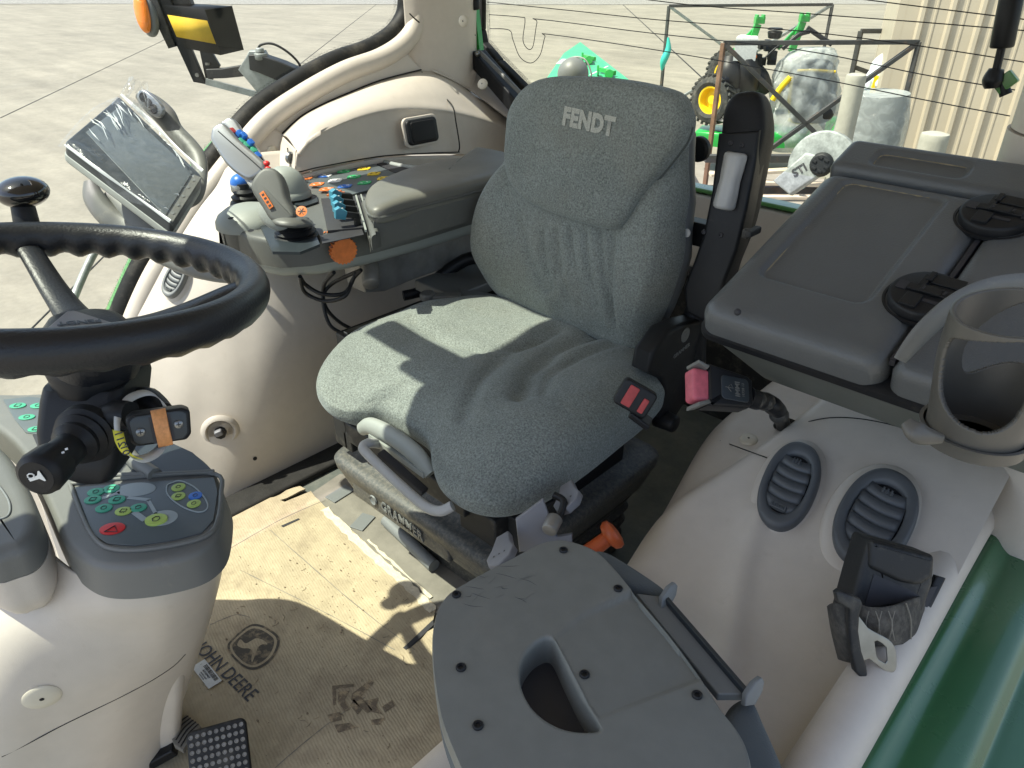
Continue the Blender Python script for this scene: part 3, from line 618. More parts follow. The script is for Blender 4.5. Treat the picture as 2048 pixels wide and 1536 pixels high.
# socket with broken insert, screw hole, side vent
c, nv = onG(SPV, 441, 862); mS = frame(c + nv * .004, nv.cross(UP), UP)
if (mS.to_3x3() @ V((0, 0, 1))).dot(nv) < 0: mS = mS @ Matrix.Rotation(math.pi, 4, 'X')
g = G(); g.lathe([(.030, -.012), (.033, .002), (.038, .008), (.044, .006), (.050, -.002)], 36, mS); obj('socket_ring', g, 'beige', cab)
g = G(); g.lathe([(.001, .003), (.031, .003)], 30, mS); obj('socket_recess', g, 'beige', cab)
g = G(); g.cyl(mS @ V((0, 0, 0)), mS @ V((0, 0, .016)), .017, .015, 8); obj('socket_plug', g, 'black', cab)
g = G(); g.prism(rrect(.020, .016, .004), .012, .024, r=.003, m=mS @ Matrix.Translation((.003, -.006, 0)) @ Matrix.Rotation(.3, 4, 'Z')); obj('switch_cap', g, 'lav', cab)
c, nv = onG(SPV, 509, 916); g = G(); g.lathe([(.0001, .0045), (.006, .0045)], 12, frame(c, nv.cross(UP), UP) if frame(c, nv.cross(UP), UP).to_3x3() @ V((0, 0, 1)) == 0 else frame(c, UP.cross(nv), nv.cross(UP.cross(nv)))); obj('screw_hole', g, 'ink', cab)
def vent(px, py, P0, n, maj, mino, parent, nm='air_vent', slats=5, surround=None, matf='vent'):
    n = V(n).normalized(); c = PL(px, py, P0, n); U_ = PL(px + maj[0], py + maj[1], P0, n) - c; W_ = PL(px + mino[0], py + mino[1], P0, n) - c; a = U_.length; b = W_.length
    m = Matrix.Identity(4)
    for i in range(3): m[i][0] = W_[i] / b; m[i][1] = U_[i] / a; m[i][2] = n[i]; m[i][3] = c[i]
    if surround:
        g = G(); pl = Pillow(superell(b * 1.42, a * 1.30, 32, 2.1), (0, 0), surround, .03, 2.6); pl.build(g, m @ Matrix.Translation((0, 0, -surround * 1.16)), 26)
        obj('vent_surround', g, 'beige', parent)
    g = G(); rg = []
    for k_, (s_, z) in enumerate(((1.04, -.012), (1.04, .000), (1.0, .0065), (.93, .008), (.80, .0075), (.72, .0035), (.70, -.004))):
        rg.append([(x * s_, y * s_ if k_ < 4 else y * s_, z) for x, y in superell(b, a, 56, 2.25)])
    g.rings(rg, False, False, m=m); fr = obj(nm, g, matf, parent)
    g = G(m); g.rings([[(x * .71, y * .71, -.0025) for x, y in superell(b, a, 40, 2.25)], [(x * .70, y * .70, -.002) for x, y in superell(b, a, 40, 2.25)]]); obj('vent_cavity', g, 'ventdark', fr)
    # frame inside: barrel shaped louvre set
    for i in range(slats):
        t0 = -.62 + 1.24 * i / slats + .012; t1 = -.62 + 1.24 * (i + 1) / slats - .012
        def half(t): return b * .70 * math.sqrt(max(.05, 1 - (abs(t) * .98) ** 2.2)) * .96
        N = 10; vs = []
        for j, t in enumerate((t0, t1)):
            for k in range(N + 1):
                s_ = -1 + 2 * k / N; vs.append((s_ * half(t), t * a - (1 - s_ * s_) * a * .07, (.0045 if j == 1 else .001) + (1 - s_ * s_) * .0025))
        g = G(); g.add(vs, [(k, k + 1, N + 2 + k, N + 1 + k) for k in range(N)], m); obj('slat', g, matf, fr, solid=.0015)
    g = G(); g.box((0, -.60 * a, .006), (b * .62, a * .13, .006), m)
    for k in range(6): g.box((-b * .22 + k * b * .085, -.60 * a, .0098), (b * .035, a * .08, .002), m)
    obj('vent_tab', g, matf, fr, bev=.0008); g = G(); g.box((0, .50 * a, .007), (b * .34, a * .07, .006), m)
    for k in range(3): g.box((-b * .12 + k * b * .12, .50 * a, .0105), (b * .05, a * .12, .003), m)
    obj('vent_tab', g, matf, fr, bev=.0008)
    return fr
cs, cn_ = onG(SPV, 350, 560); 
vent(350, 558, cs + cn_ * .014, cn_, (17, -34), (16, 10), cab, surround=.02, matf='grey')
# --- rib along window
ribp = [(232, 760), (262, 660), (300, 570), (340, 500), (388, 425), (430, 366), (482, 300), (535, 240), (610, 188), (690, 144), (760, 118), (806, 88), (832, 50), (838, 5), (836, -50)]
rb = [X(px, py, -2) for px, py in ribp]
g = G(); g.tube([rb[0] + V((0, -.02, -.3))] + rb + [rb[-1] + V((0, .01, .4))], .031, 16, False, 6, ref=(1, 0, 0), flat=1); obj('window_rib', g, 'beige', cab)
g = G(); g.tube([p + V((-.040, -.008, .022)) for p in rb], .033, 12, False, 6); obj('window_seal', g, 'seal', cab)
# green outer frame seen at the front, below the glass
fp = [X(px, py, -2.07) for px, py in ((180, 760), (232, 628), (290, 500), (340, 415), (395, 345), (445, 290), (500, 235))]
g = G(); g.tube(fp, .028, 12, False, 6); obj('outer_frame', g, 'greenl', cab)
fp = [X(px, py, -2.045) for px, py in ((205, 760), (252, 640), (306, 520), (352, 440), (405, 368), (455, 305), (510, 245))]
g = G(); g.tube([p + V((.0, 0, -.004)) for p in fp], .011, 10, False, 6); obj('outer_frame', g, 'greenl', cab)
g = G(); g.tube([p + V((-.018, -.004, .004)) for p in fp], .016, 10, False, 6); obj('window_seal', g, 'seal', cab)
# glass with dotted edge
gl = [p + V((-.05, 0, 0)) for p in rb]
front = [V((-2.05, -.35, .3)), V((-2.05, -.35, 1.66)), V((-2.05, gl[-1].y + .03, 1.66))]
g = G(); pg = [tuple(p) for p in gl] + [tuple(front[2]), tuple(front[1]), tuple(front[0])]; g.add([tuple(p) for p in pg], [tuple(range(len(pg)))])
sw = obj('side_window', g, 'glass', cab)
g = G(); q = catmull(gl, 6); inn = []
for i, p in enumerate(q):
    t = (q[min(i + 1, len(q) - 1)] - q[max(i - 1, 0)]).normalized(); nrm = V((0, -t.z, t.y)); inn.append(p + nrm * .062)
g.add([(p.x + .003, p.y, p.z) for p in q] + [(p.x + .003, p.y, p.z) for p in inn], [(i, i + 1, len(q) + i + 1, len(q) + i) for i in range(len(q) - 1)]); obj('dotted_edge', g, 'frit', sw)
# --- valley behind compartment + compartment moulding
r1 = [p + V((.012, 0, -.024)) for p in rb[6:12]]
bk = [(561, 268), (612, 229), (687, 192), (760, 163), (812, 148), (856, 140)]
bkw = [X(px, py, -1.975) for px, py in bk]
g = G(); g.patch([r1, [a.lerp(b, .5) + V((.002, 0, -.012)) for a, b in zip(r1, bkw)], [p + V((.0, 0, -.012)) for p in bkw]], 8, 6); obj('valley_trim', g, 'beige', cab, solid=.004)
g = G(); g.patch([[X(462, 330, -1.985), X(505, 292, -1.985), X(545, 255, -1.985)], [X(480, 370, -1.96), X(530, 322, -1.96), X(578, 280, -1.96)], [X(500, 420, -1.94), X(560, 380, -1.94), X(610, 340, -1.94)]], 6, 6); obj('valley_trim', g, 'beige', cab, solid=.004)
bk = [(563, 270), (600, 236), (640, 213), (687, 192), (760, 163), (841, 142), (890, 146), (960, 190), (1045, 236), (1110, 275)]
cr = [(592, 300), (618, 268), (655, 245), (719, 220), (783, 207), (847, 207), (907, 215), (975, 234), (1042, 263), (1110, 300)]
fb = [(590, 352), (620, 342), (660, 333), (751, 316), (800, 311), (847, 309), (920, 309), (985, 318), (1050, 334), (1120, 350)]
lo = [(600, 520), (640, 500), (680, 480), (760, 450), (810, 440), (850, 430), (930, 420), (990, 420), (1060, 430), (1130, 440)]
Bk = [X(*p, -1.972) for p in bk]; Cr = [X(*p, -1.845) for p in cr]; Fb = [X(*p, -1.822) for p in fb]; Lo = [X(*p, -1.85) for p in lo]
g = G(); rows = []
for f in (0, .35, .7, .93): rows.append([a.lerp(b, f) + V((0, 0, .012 * math.sin(math.pi * f))) for a, b in zip(Bk, Cr)])
rows.append([c + V((.010, 0, -.012)) for c in Cr]); rows.append([c.lerp(f_, .18) + V((.006, 0, 0)) for c, f_ in zip(Cr, Fb)]); rows.append([c.lerp(f_, .6) for c, f_ in zip(Cr, Fb)]); rows.append(Fb)
g.patch(rows, 8, 6); lid = obj('storage_compartment', g, 'beige', cab, solid=.006, off=-1)
g = G(); a0, c0, f0 = Bk[0], Cr[0], Fb[0]
g.patch([[a0, a0.lerp(c0, .5), c0], [a0.lerp(f0, .5) + V((-.04, 0, 0)), a0.lerp(f0, .6), c0.lerp(f0, .5)], [f0 + V((-.10, .0, -.01)), f0 + V((-.05, 0, 0)), f0]], 5, 5); obj('compartment_end', g, 'beige', lid, solid=.004)
g = G(); g.patch([[p + V((0, 0, -.004)) for p in Fb], [a.lerp(b, .5) for a, b in zip(Fb, Lo)], Lo], 6, 6); obj('lower_trim', g, 'beige', cab, solid=.004)
# seams of the compartment lid
def seam(pts, r, par, mt='seal', nm='seam'):
    g = G(); g.tube(pts, r, 6, False, 5); return obj(nm, g, mt, par)
p5 = X(841, 142, -1.968); 
seam([X(843, 144, -1.965), X(868, 170, -1.92), X(890, 195, -1.875), X(906, 214, -1.827), X(912, 245, -1.81), X(919, 290, -1.81), X(917, 303, -1.812)], .0022, lid)
seam([X(575, 296, -1.89), X(579, 320, -1.87), X(588, 344, -1.813), X(640, 334, -1.813), X(751, 314, -1.811), X(840, 307, -1.811), X(919, 304, -1.811)], .0018, lid)
seam([p + V((.004, 0, .004)) for p in Bk[:6]], .0022, lid)
# handle: black rounded pull in a beige bezel
P0 = X(842, 262, -1.808); nH = V((1, -.03, .18)).normalized(); mh = frame(P0, V((.02, 1, 0)), V((-.18, 0, 1)))
if (mh.to_3x3() @ V((0, 0, 1))).x < 0: mh = mh @ Matrix.Rotation(math.pi, 4, 'Y')
g = G(); g.prism(rrect(.135, .088, .02), -.004, .004, r=.003, m=mh); obj('handle_bezel', g, 'beige', lid)
g = G(); g.prism(rrect(.118, .073, .014), 0, .012, r=.006, m=mh); hd = obj('handle', g, 'black', lid)
g = G(); g.prism(rrect(.092, .060, .008), .010, .0155, r=.003, m=mh); obj('handle_pad', g, 'armb', hd)
g = G(); g.lathe([(.001, .004), (.010, .004), (.013, .006), (.016, .002), (.017, -.002)], 24, frame(X(582, 316, -1.865), V((0, 1, .3)), UP)); obj('lock_button', g, 'steel', lid)
def cap(p, n, r=.014, par=cab, nm='screw_cap'):
    n = V(n).normalized(); m = frame(V(p), n.orthogonal(), n.cross(n.orthogonal())); 
    g = G(); g.lathe([(r, -.002), (r, .001), (r * .9, .003), (r * .4, .0042), (.0022, .0042), (.0018, .0025), (.0004, .0025)], 28, m); c_ = obj(nm, g, 'beige_lt', par)
    g = G(); g.lathe([(.0003, .0046), (r * .13, .0046)], 12, m); obj('cap_hole', g, 'ink', c_)
cap(X(545, 303, -1.962), (1, -.2, .2), .016); cap(Y(927, 42, 1.665), (.35, -1, 0), .016); cap(Y(965, 168, 1.70), (.35, -1, .45), .016)
# --- corner pillar and rear wall
g = G(); zz = (.74, .90, 1.05, 1.3, 1.67); pil = []
for z in zz:
    fl = .05 * smooth(1.0, .78, z)
    pil.append([V((-2.01, 1.63 - fl, z)), V((-1.975, 1.665 - fl, z)), V((-1.95 + fl * .3, 1.75, z)), V((-1.945 + fl * .3, 1.82, z)), V((-1.955, 1.865, z)), V((-2.01, 1.95, z))])
g.patch(pil, 6, 6); obj('corner_pillar', g, 'beige', cab, solid=.004)
seam([X(819, 27, -1.982), X(835, 42, -1.968), Y(862, 62, 1.75) , Y(887, 73, 1.82), Y(918, 74, 1.86), Y(951, 70, 1.9)], .0022, cab)
cp1 = [Y(940, 110, 1.93), Y(985, 165, 1.94), Y(1040, 228, 1.94), Y(1100, 290, 1.94), Y(1200, 400, 1.94)]
cp2 = [Y(915, 140, 1.84), Y(955, 185, 1.86), Y(1010, 230, 1.88), Y(1070, 285, 1.90), Y(1170, 420, 1.92)]
cp3 = [X(862, 140, -1.945), X(925, 170, -1.93), X(975, 205, -1.92), X(1040, 250, -1.90), X(1120, 420, -1.88)]
g = G(); g.patch([cp1, cp2, cp3], 6, 5); obj('corner_trim', g, 'beige', cab, solid=.004)
g = G(); g.box((-.95, 1.99, .575), (1.9, .05, .23)); obj('rear_wall', g, 'beige', cab, bev=.01)
g = G(); g.box((-.95, 1.97, .225), (1.9, .08, .46)); obj('rear_bulkhead', g, 'blackdusty', cab, bev=.01)
g = G(); g.box((-.9, 1.975, .705), (1.7, .04, .012)); g.box((-.9, 2.01, .69), (1.8, .05, .025)); obj('rear_sill', g, 'greenl', cab, bev=.003)
# rear window
yw = 2.00
rw = [Y(968, -40, yw), Y(968, 84, yw), Y(1108, 225, yw), Y(1190, 330, yw), V((-1.25, yw, .79)), V((-.02, yw, .79)), V((-.02, yw, 1.66)), V((-2.04, yw, 1.66))]
g = G(); g.add([tuple(p) for p in rw], [tuple(range(len(rw)))]); rwin = obj('rear_window', g, 'glassr', cab)
fr = [Y(962, -60, yw - .012), Y(962, 60, yw - .012), Y(968, 88, yw - .012), Y(1000, 125, yw - .012), Y(1100, 226, yw - .012), Y(1190, 335, yw - .012)]
g = G()
for i in range(len(fr) - 1): g.bar(fr[i], fr[i + 1], .035, .022)
obj('window_seal', g, 'seal', cab, bev=.006)
g = G(); g.tube([Y(975, 0, yw - .01), Y(978, 80, yw - .01), Y(1000, 105, yw - .01), Y(1108, 215, yw - .01)], .006, 8, False, 1); obj('dotted_edge', g, 'frit', rwin)
p, q = Y(952, 112, 1.9), Y(1062, 238, 1.9)
g = G(); g.bar(p, q + (q - p) * .4, .062, .05); bb = obj('sunblind_case', g, 'black', cab, bev=.006)
g = G(); g.tube([Y(958, 103, 1.89), Y(968, 112, 1.87), Y(1085, 232, 1.87)], .007, 8, False, 1); obj('case_edge', g, 'dash', bb)
g = G(); g.ball(Y(955, 108, 1.87), .009, 12); obj('case_screw', g, 'steel', bb)
g = G(); g.box(tuple(Y(948, 126, 1.88)), (.035, .01, .03)); obj('case_clip', g, 'ink', bb, bev=.002)
g = G(); g.bar(Y(951, 10, 1.93), Y(962, 108, 1.93), .012, .02); obj('outer_frame', g, 'mgreen', cab)
g = G(); g.cyl(Y(948, -10, 1.9), Y(952, 20, 1.9), .017, .014, 14, .004); obj('window_hinge', g, 'black', cab)
g = G()
hw = [[(975, 4), (1150, 22), (1320, 40), (1600, 62), (1840, 92), (2060, 126)], [(975, 0 - 60), (1300, 0), (1600, 26), (1840, 44), (2060, 62)],
      [(978, 29), (1040, 34), (1050, 40), (1046, 80), (1056, 98), (1066, 92), (1074, 45), (1082, 39), (1300, 66), (1600, 100), (1840, 148), (2030, 180)],
      [(980, 57), (1018, 60), (1026, 80), (1040, 114), (1062, 126), (1080, 110), (1090, 74), (1100, 69), (1300, 98), (1600, 150), (1840, 198), (2020, 232)], [(1500, -30), (1800, 8), (2060, 40)]]
for l in hw:
    P_ = [Y(a, b, yw - .003) for a, b in l]; g.tube(P_, .0013, 5, False, 6 if len(l) > 8 else 4)
obj('heater_wire', g, 'ink', rwin)
g = G(); a, b, c_ = Y(2034, -60, 1.88), Y(2003, 96, 1.88), Y(1990, 150, 1.88)
g.cyl(a, b, .022, .022, 20, .004); g.cyl(b, c_, .008, .008, 12); st = obj('gas_strut', g, 'black', cab)
g = G(); g.tube([Y(1993, 138, 1.88), Y(1986, 160, 1.88), Y(1984, 176, 1.88)], [.014, .02, .014], 12); obj('strut_socket', g, 'black', st)
g = G(); g.bar(Y(1992, 178, 1.89), Y(2030, 150, 1.89), .02, .03); obj('strut_bracket', g, 'greenl', st, bev=.003)
g = G(); g.cyl(Y(2012, 190, 1.89), Y(2002, 160, 1.89), .012, .01, 12); obj('strut_bolt', g, 'black', st)
def beside(E, r): d = V((E.x, E.y, 0)).normalized(); return E + V((d.y, -d.x, 0)) * r
g = G(); pl_ = beside(Y(1983, 350, 1.62), .15)
for zlo, zhi, rr in ((.7, 1.035, .150), (1.038, 1.68, .145)):
    g = G(); g.rings([[(pl_.x + rr * math.cos(t), pl_.y + rr * math.sin(t), z) for t in [2 * math.pi * k / 48 for k in range(48)]] for z in (zlo, zlo + .004, zhi - .004, zhi)]); obj('rear_pillar', g, 'beige', cab)
# --- left wheel-arch trim (fender) beside the door
RDG = [tuple(Z(*p, .47)[:2]) for p in ((1515, 1035), (1485, 1110), (1476, 1190), (1466, 1260), (1452, 1340))]
def fend(x, y):
    z = .405 + .03 * smooth(-.5, -.12, x)
    ex = smooth(-.475, -.385, x + .12 * (1 - smooth(.85, 1.3, y)))
    k = max(0, min(1, (y + .10 * (x + .30) - .80) / .48)); k = k * k * (3 - 2 * k) * .5 + k * .5
    z += .012 * math.exp(-(seg_dist(x, y, RDG) / .022) ** 2)
    z += .175 * ex * k + .05 * (1 - ex) * smooth(1.0, 1.3, y)
    return z
g = G(); xs = [-.585 + i * .0085 for i in range(59)]; ys = [.25 + j * .014 for j in range(102)]; vs = []
for y in ys:
    for i, x in enumerate(xs):
        ed = -.49 - .10 * smooth(.7, 1.35, y)                # inner edge drifts inboard to the rear
        xx = ed - .03 + (x - xs[0]) / (xs[-1] - xs[0]) * (-.075 - (ed - .03)); z = fend(xx, y)
        k = (xx - (ed - .03)) / .07
        if k < 1: z -= .09 * (1 - math.sqrt(max(0, 1 - (1 - k) ** 2)))
        if i == 0: z = .0
        vs.append((xx, y, z))
n = len(xs); g.add(vs, [(j * n + i, j * n + i + 1, (j + 1) * n + i + 1, (j + 1) * n + i) for j in range(len(ys) - 1) for i in range(n - 1)])
FV = [v for v in g.v if v.z > .3]; fnd = obj('wheel_arch_trim', g, 'beige', cab, angle=75)
def onF(px, py, dz=.0):
    z = .5
    for _ in range(30): p = Z(px, py, z); z = z * .5 + .5 * (fend(p.x, p.y) + dz)
    return Z(px, py, z)
vent(1578, 968, V(onF(1578, 968)) + V((0, -.006, .014)), (-.06, -.42, .90), (33, -77), (50, 22), fnd, surround=.022)
vent(1751, 1033, V(onF(1751, 1033)) + V((0, -.006, .014)), (.02, -.42, .90), (45, -85), (68, 36), fnd, surround=.022)
def onFe(px, py): p, n = onG(FV, px, py); return p + n * .0006
seam([onFe(*p) for p in ((1542, 880), (1570, 862), (1610, 846), (1660, 836), (1720, 838), (1790, 852), (1860, 876), (1972, 930))], .0010, fnd)
seam([onFe(*p) for p in ((1440, 882), (1460, 889), (1500, 903), (1534, 916))], .0011, fnd)
p, n_ = onG(FV, 1497, 879); cap(p, n_, .018, fnd); p, n_ = onG(FV, 1852, 850); cap(p, n_, .020, fnd)
# sill roll, column and green door sill
sp = [Z(px, py, .50) for px, py in ((1590, 1620), (1700, 1440), (1800, 1275), (1880, 1140), (1935, 1050), (1972, 990))]
g = G(); g.tube(sp + [sp[-1] + V((-.01, .06, .0))], [.034, .034, .034, .034, .034, .036, .034], 18, False, 6); obj('sill_roll', g, 'beige', cab)
cb = beside(Z(1976, 950, .55), .09)
g = G(); g.rings([[(cb.x + .09 * s_ * math.cos(t), cb.y + .09 * s_ * math.sin(t), z) for t in [2 * math.pi * k / 40 for k in range(40)]] for z, s_ in ((.40, 1.1), (.5, 1.02), (.6, 1), (1.1, 1), (1.68, 1))]); obj('door_pillar', g, 'beige', cab)
g = G(); prof = [(-.075, .485), (-.06, .492), (-.045, .482), (-.035, .477), (-.02, .478), (.0, .477), (.02, .471), (.034, .459), (.042, .452), (.056, .450), (.09, .44), (.12, .425), (.15, .39), (.16, .33)]
prf = catmull([(a, b, 0) for a, b in prof], 3)
g.add([(a.x, y, a.y) for y in (.05, .4, .8, 1.2, 1.7) for a in prf], [(j * len(prf) + i, j * len(prf) + i + 1, (j + 1) * len(prf) + i + 1, (j + 1) * len(prf) + i) for j in range(4) for i in range(len(prf) - 1)])
obj('door_sill', g, 'green', cab)
# ================================================================ DRIVER SEAT
seat = thing('driver_seat', 'grey velour suspension driver seat facing the steering wheel', 'seat', (-1.0, 1.0, 0))
SX = -.985
g1 = [PX for PX in []]
def zz2(pts, z): return [tuple(Z(a, b, z)[:2]) for a, b in pts]
grooves = [(zz2([(1195, 662), (1110, 700), (1060, 745), (1040, 800)], .57), .020, .020), (zz2([(1110, 655), (1010, 705), (960, 760), (930, 820)], .57), .018, .012), (zz2([(820, 655), (890, 690), (960, 700), (1060, 680), (1120, 655)], .57), .013, .010),
           (zz2([(690, 700), (770, 735), (850, 755)], .57), .016, .009), (zz2([(1230, 690), (1150, 720), (1095, 760), (1085, 800)], .57), .012, .012)]
def cdisp(x, y, r):
    d = 0
    for pl, wdt, am in grooves: d -= am * math.exp(-(seg_dist(x, y, pl) / wdt) ** 2)
    u = x - SX
    d += .022 * smooth(.13, .27, abs(u)) * smooth(1.28, 1.0, y) - .014 * math.exp(-((u) / .10) ** 2 - ((y - 1.05) / .16) ** 2)
    d -= .045 * smooth(.86, .66, y)
    d += .0028 * math.sin(38 * u + 5 * math.sin(9 * y)) * smooth(.9, 1.05, y)
    return d
outl = [(-.655, 1.0), (-.648, .88), (-.650, .77), (-.675, .695), (-.73, .662), (-.80, .665), (-.86, .695), (-.905, .728), (-.95, .740), (-1.05, .738), (-1.085, .715), (-1.115, .690), (-1.17, .678), (-1.24, .70), (-1.295, .76), (-1.318, .86), (-1.322, 1.0), (-1.315, 1.12), (-1.28, 1.23), (-1.2, 1.29), (-1.0, 1.31), (-.80, 1.29), (-.70, 1.22), (-.665, 1.12)]
g = G(); cush = Pillow(outl, (SX, .98), .080, .060, 4.5, cdisp); cush.build(g, Matrix.Translation((0, 0, .50)), 44)
seatc = obj('seat_cushion', g, 'fab', seat, wn=False); 
# backrest
nb = V((0, -1, .16)).normalized(); PB = V((-1.0, 1.235, .56)); mb = frame(PB, V((1, 0, 0)), V((0, .16, 1)))
if (mb.to_3x3() @ V((0, 0, 1))).y > 0: pass
inv = mb.inverted()
def bk2(pts, off=0): return [tuple((inv @ PL(a, b, PB + nb * off, nb))[:2]) for a, b in pts]
bo = bk2([(1284, 712), (1312, 672), (1336, 625), (1358, 570), (1374, 510), (1376, 450), (1386, 390), (1390, 330), (1396, 280), (1400, 235), (1385, 200), (1335, 178), (1270, 166), (1200, 160), (1120, 162), (1080, 180), (1052, 220), (1042, 270), (1022, 315), (994, 355), (972, 400), (960, 445), (957, 495), (966, 540), (988, 578), (1022, 604), (1090, 632), (1180, 668)])
rip = [bk2([(x_, 455), (x_ + 8, 540), (x_ + 16, 600), (x_ + 20, 660)]) for x_ in (1122, 1150, 1178, 1206, 1234)] + [bk2([(1262, 470), (1256, 540), (1252, 640)]), bk2([(1075, 430), (1092, 500), (1120, 575)])]
rip_old = [bk2([(1135, 445), (1140, 520), (1165, 590)]), bk2([(1170, 450), (1178, 530), (1190, 610)]), bk2([(1205, 460), (1210, 540), (1220, 620)]), bk2([(1240, 470), (1238, 550), (1240, 630)]), bk2([(1100, 440), (1110, 490), (1150, 540), (1160, 580)]), bk2([(1062, 420), (1070, 470), (1110, 530)])]
crs = bk2([(1038, 330), (1052, 375), (1105, 418), (1180, 444), (1250, 460), (1285, 440), (1320, 390), (1385, 300)])
def bdisp(x, y, r):
    d = 0
    for i, pl in enumerate(rip): d -= .0105 * math.exp(-(seg_dist(x, y, pl) / .0068) ** 2)
    d += .03 * smooth(.13, .26, abs(x + .005)) * smooth(.5, .3, y) * smooth(.02, .12, y)
    d += .012 * math.exp(-((y - .17) / .10) ** 2) * math.exp(-(x / .2) ** 2)
    return d
bo = [(x * (.965 - .05 * smooth(.30, .48, y)) - .004 * smooth(.3, .48, y) + .002, y) for x, y in bo]
g = G(); bkp = Pillow(bo, (0, .28), .060, .030, 4.0, bdisp); bkp.build(g, mb, 40); back = obj('backrest', g, 'fab', seat, wn=False)
ho = bk2([(1398, 225), (1380, 190), (1330, 172), (1265, 160), (1200, 155), (1125, 157), (1082, 176), (1052, 218), (1042, 262), (1036, 315), (1044, 358), (1072, 396), (1130, 424), (1200, 447), (1252, 456), (1275, 438), (1312, 382), (1352, 335), (1388, 288), (1400, 255)], .03)
g = G(); hp = Pillow(ho, ((inv @ PL(1220, 290, PB, nb)).x, (inv @ PL(1220, 290, PB, nb)).y), .042, .03, 6, lambda x, y, r: .010 * math.exp(-((y - .46) / .08) ** 2)); hmat = mb @ Matrix.Translation((0, 0, .056)); hp.build(g, hmat, 36)
head = obj('headrest_flap', g, 'fab', back, wn=False)
M['weltshade'] = mat('welt_in_shade', (.075, .085, .08), .9, bump=(500, .8, .001))  # piping colour darkened to paint the shade along the headrest flap
g = G(); wl2 = [hmat @ V((p.x, p.y, .002)) for p in catmull([(a_ * 1.0, b_, 0) for a_, b_ in ho[7:]], 4)]; g.tube(wl2, .0030, 6, False, 1); obj('shade_welt', g, 'weltshade', head)
c = inv @ PL(1193, 245, PB + nb * .08, nb)
g = G(); vs, fs = textmesh('FENDT', .052, .0004, .0030, 0, 1.06)
q1 = inv @ PL(1143, 234, PB + nb * .08, nb); q2 = inv @ PL(1245, 257, PB + nb * .08, nb); an = math.atan2(q2.y - q1.y, q2.x - q1.x); wx = max(v.x for v in vs) - min(v.x for v in vs); k = (q2 - q1).length / wx
out = []
for v in vs:
    x, y = v.x * k, v.y * .88; X_, Y_ = c.x + x * math.cos(an) - y * math.sin(an), c.y + x * math.sin(an) + y * math.cos(an)
    out.append((X_, Y_, hp.h(X_, Y_) + .0012 + v.z))
g.add(out, fs, hmat); obj('lettering', g, 'stitch', head, wn=False)
# seat shell behind, recliner cover, small round sticker
g = G(); sh = [(x * .985, y * .96 + .01) for x, y in bo]; g.prism([(x * .985 + .004, y * .95) for x, y in sh], -.055, -.018, r=.015, rb=.015, m=mb); shell = obj('back_shell', g, 'grey', seat)
g = G(); st_ = PL(1374, 466, PB - nb * .016, nb); g.cyl(st_, st_ + nb * .003, .0085, .0085, 20); obj('round_sticker', g, 'paper', shell)
g = G(); g.box((-1.0, 1.27, .50), (.50, .06, .05)); g.tube([(-1.26, 1.24, .52), (-1.0, 1.22, .50), (-.76, 1.2, .50)], .02, 8); obj('hinge_bar', g, 'blackdusty', seat, bev=.004)
rp = [(1318, 655), (1350, 640), (1388, 632), (1397, 660), (1388, 700), (1368, 740), (1352, 800), (1330, 832), (1300, 830), (1300, 805), (1310, 780), (1306, 752), (1278, 738), (1285, 700)]
xr = -.70; 
g = G(); mx = frame(V((xr, 0, 0)), V((0, 1, 0)), V((0, 0, 1))); g.prism([(X(a, b, xr).y, X(a, b, xr).z) for a, b in rp], -.022, .024, r=.01, rb=.01, m=mx); rc = obj('recliner_cover', g, 'black', seat)
c = X(1371, 670, xr + .025); g = G(); g.lathe([(.014, 0), (.016, .001), (.014, .002), (.012, .001), (.0003, .001)], 24, mx @ Matrix.Translation((c.y, c.z, .024))); text(g, 'S', .02, mx @ Matrix.Translation((c.y, c.z, .025)), .0008); obj('maker_emblem', g, 'grey', rc, wn=False)
g = G(); text(g, 'GRAMMER', .013, mx @ Matrix.Translation((c.y - .006, c.z - .034, .0245)) @ Matrix.Rotation(R(8), 4, 'Z'), .0006); obj('lettering', g, 'grey', rc, wn=False)
g = G(); a_, b_ = X(1304, 838, -.68), X(1330, 828, -.66); g.cyl(X(1312, 832, -.70), X(1312, 832, -.70) + V((.05, 0, 0)), .022, .019, 22, .004); obj('recliner_knob', g, 'black', seat)
# red buckle of the seat
g = G(); mb2 = frame(D(1270, 795, 1.24), (D(1310, 820, 1.24) - D(1240, 780, 1.24)), (D(1262, 760, 1.24) - D(1245, 790, 1.24)) + UP * .02)
g.prism(rrect(.062, .048, .008), -.012, .012, r=.004, rb=.004, m=mb2); bu = obj('buckle', g, 'black', seat)
g = G(); g.prism(rrect(.017, .036, .002), .011, .0155, r=.001, m=mb2 @ Matrix.Translation((-.010, .0, 0))); obj('release_button', g, 'redd', bu)
g = G(); g.prism(rrect(.010, .026, .002), .011, .0145, r=.001, m=mb2 @ Matrix.Translation((.017, -.004, 0))); obj('release_mark', g, 'redd', bu)
g = G(); g.bar(D(1262, 822, 1.25), D(1300, 850, 1.25), .03, .012); obj('buckle_stalk', g, 'black', bu, bev=.003)
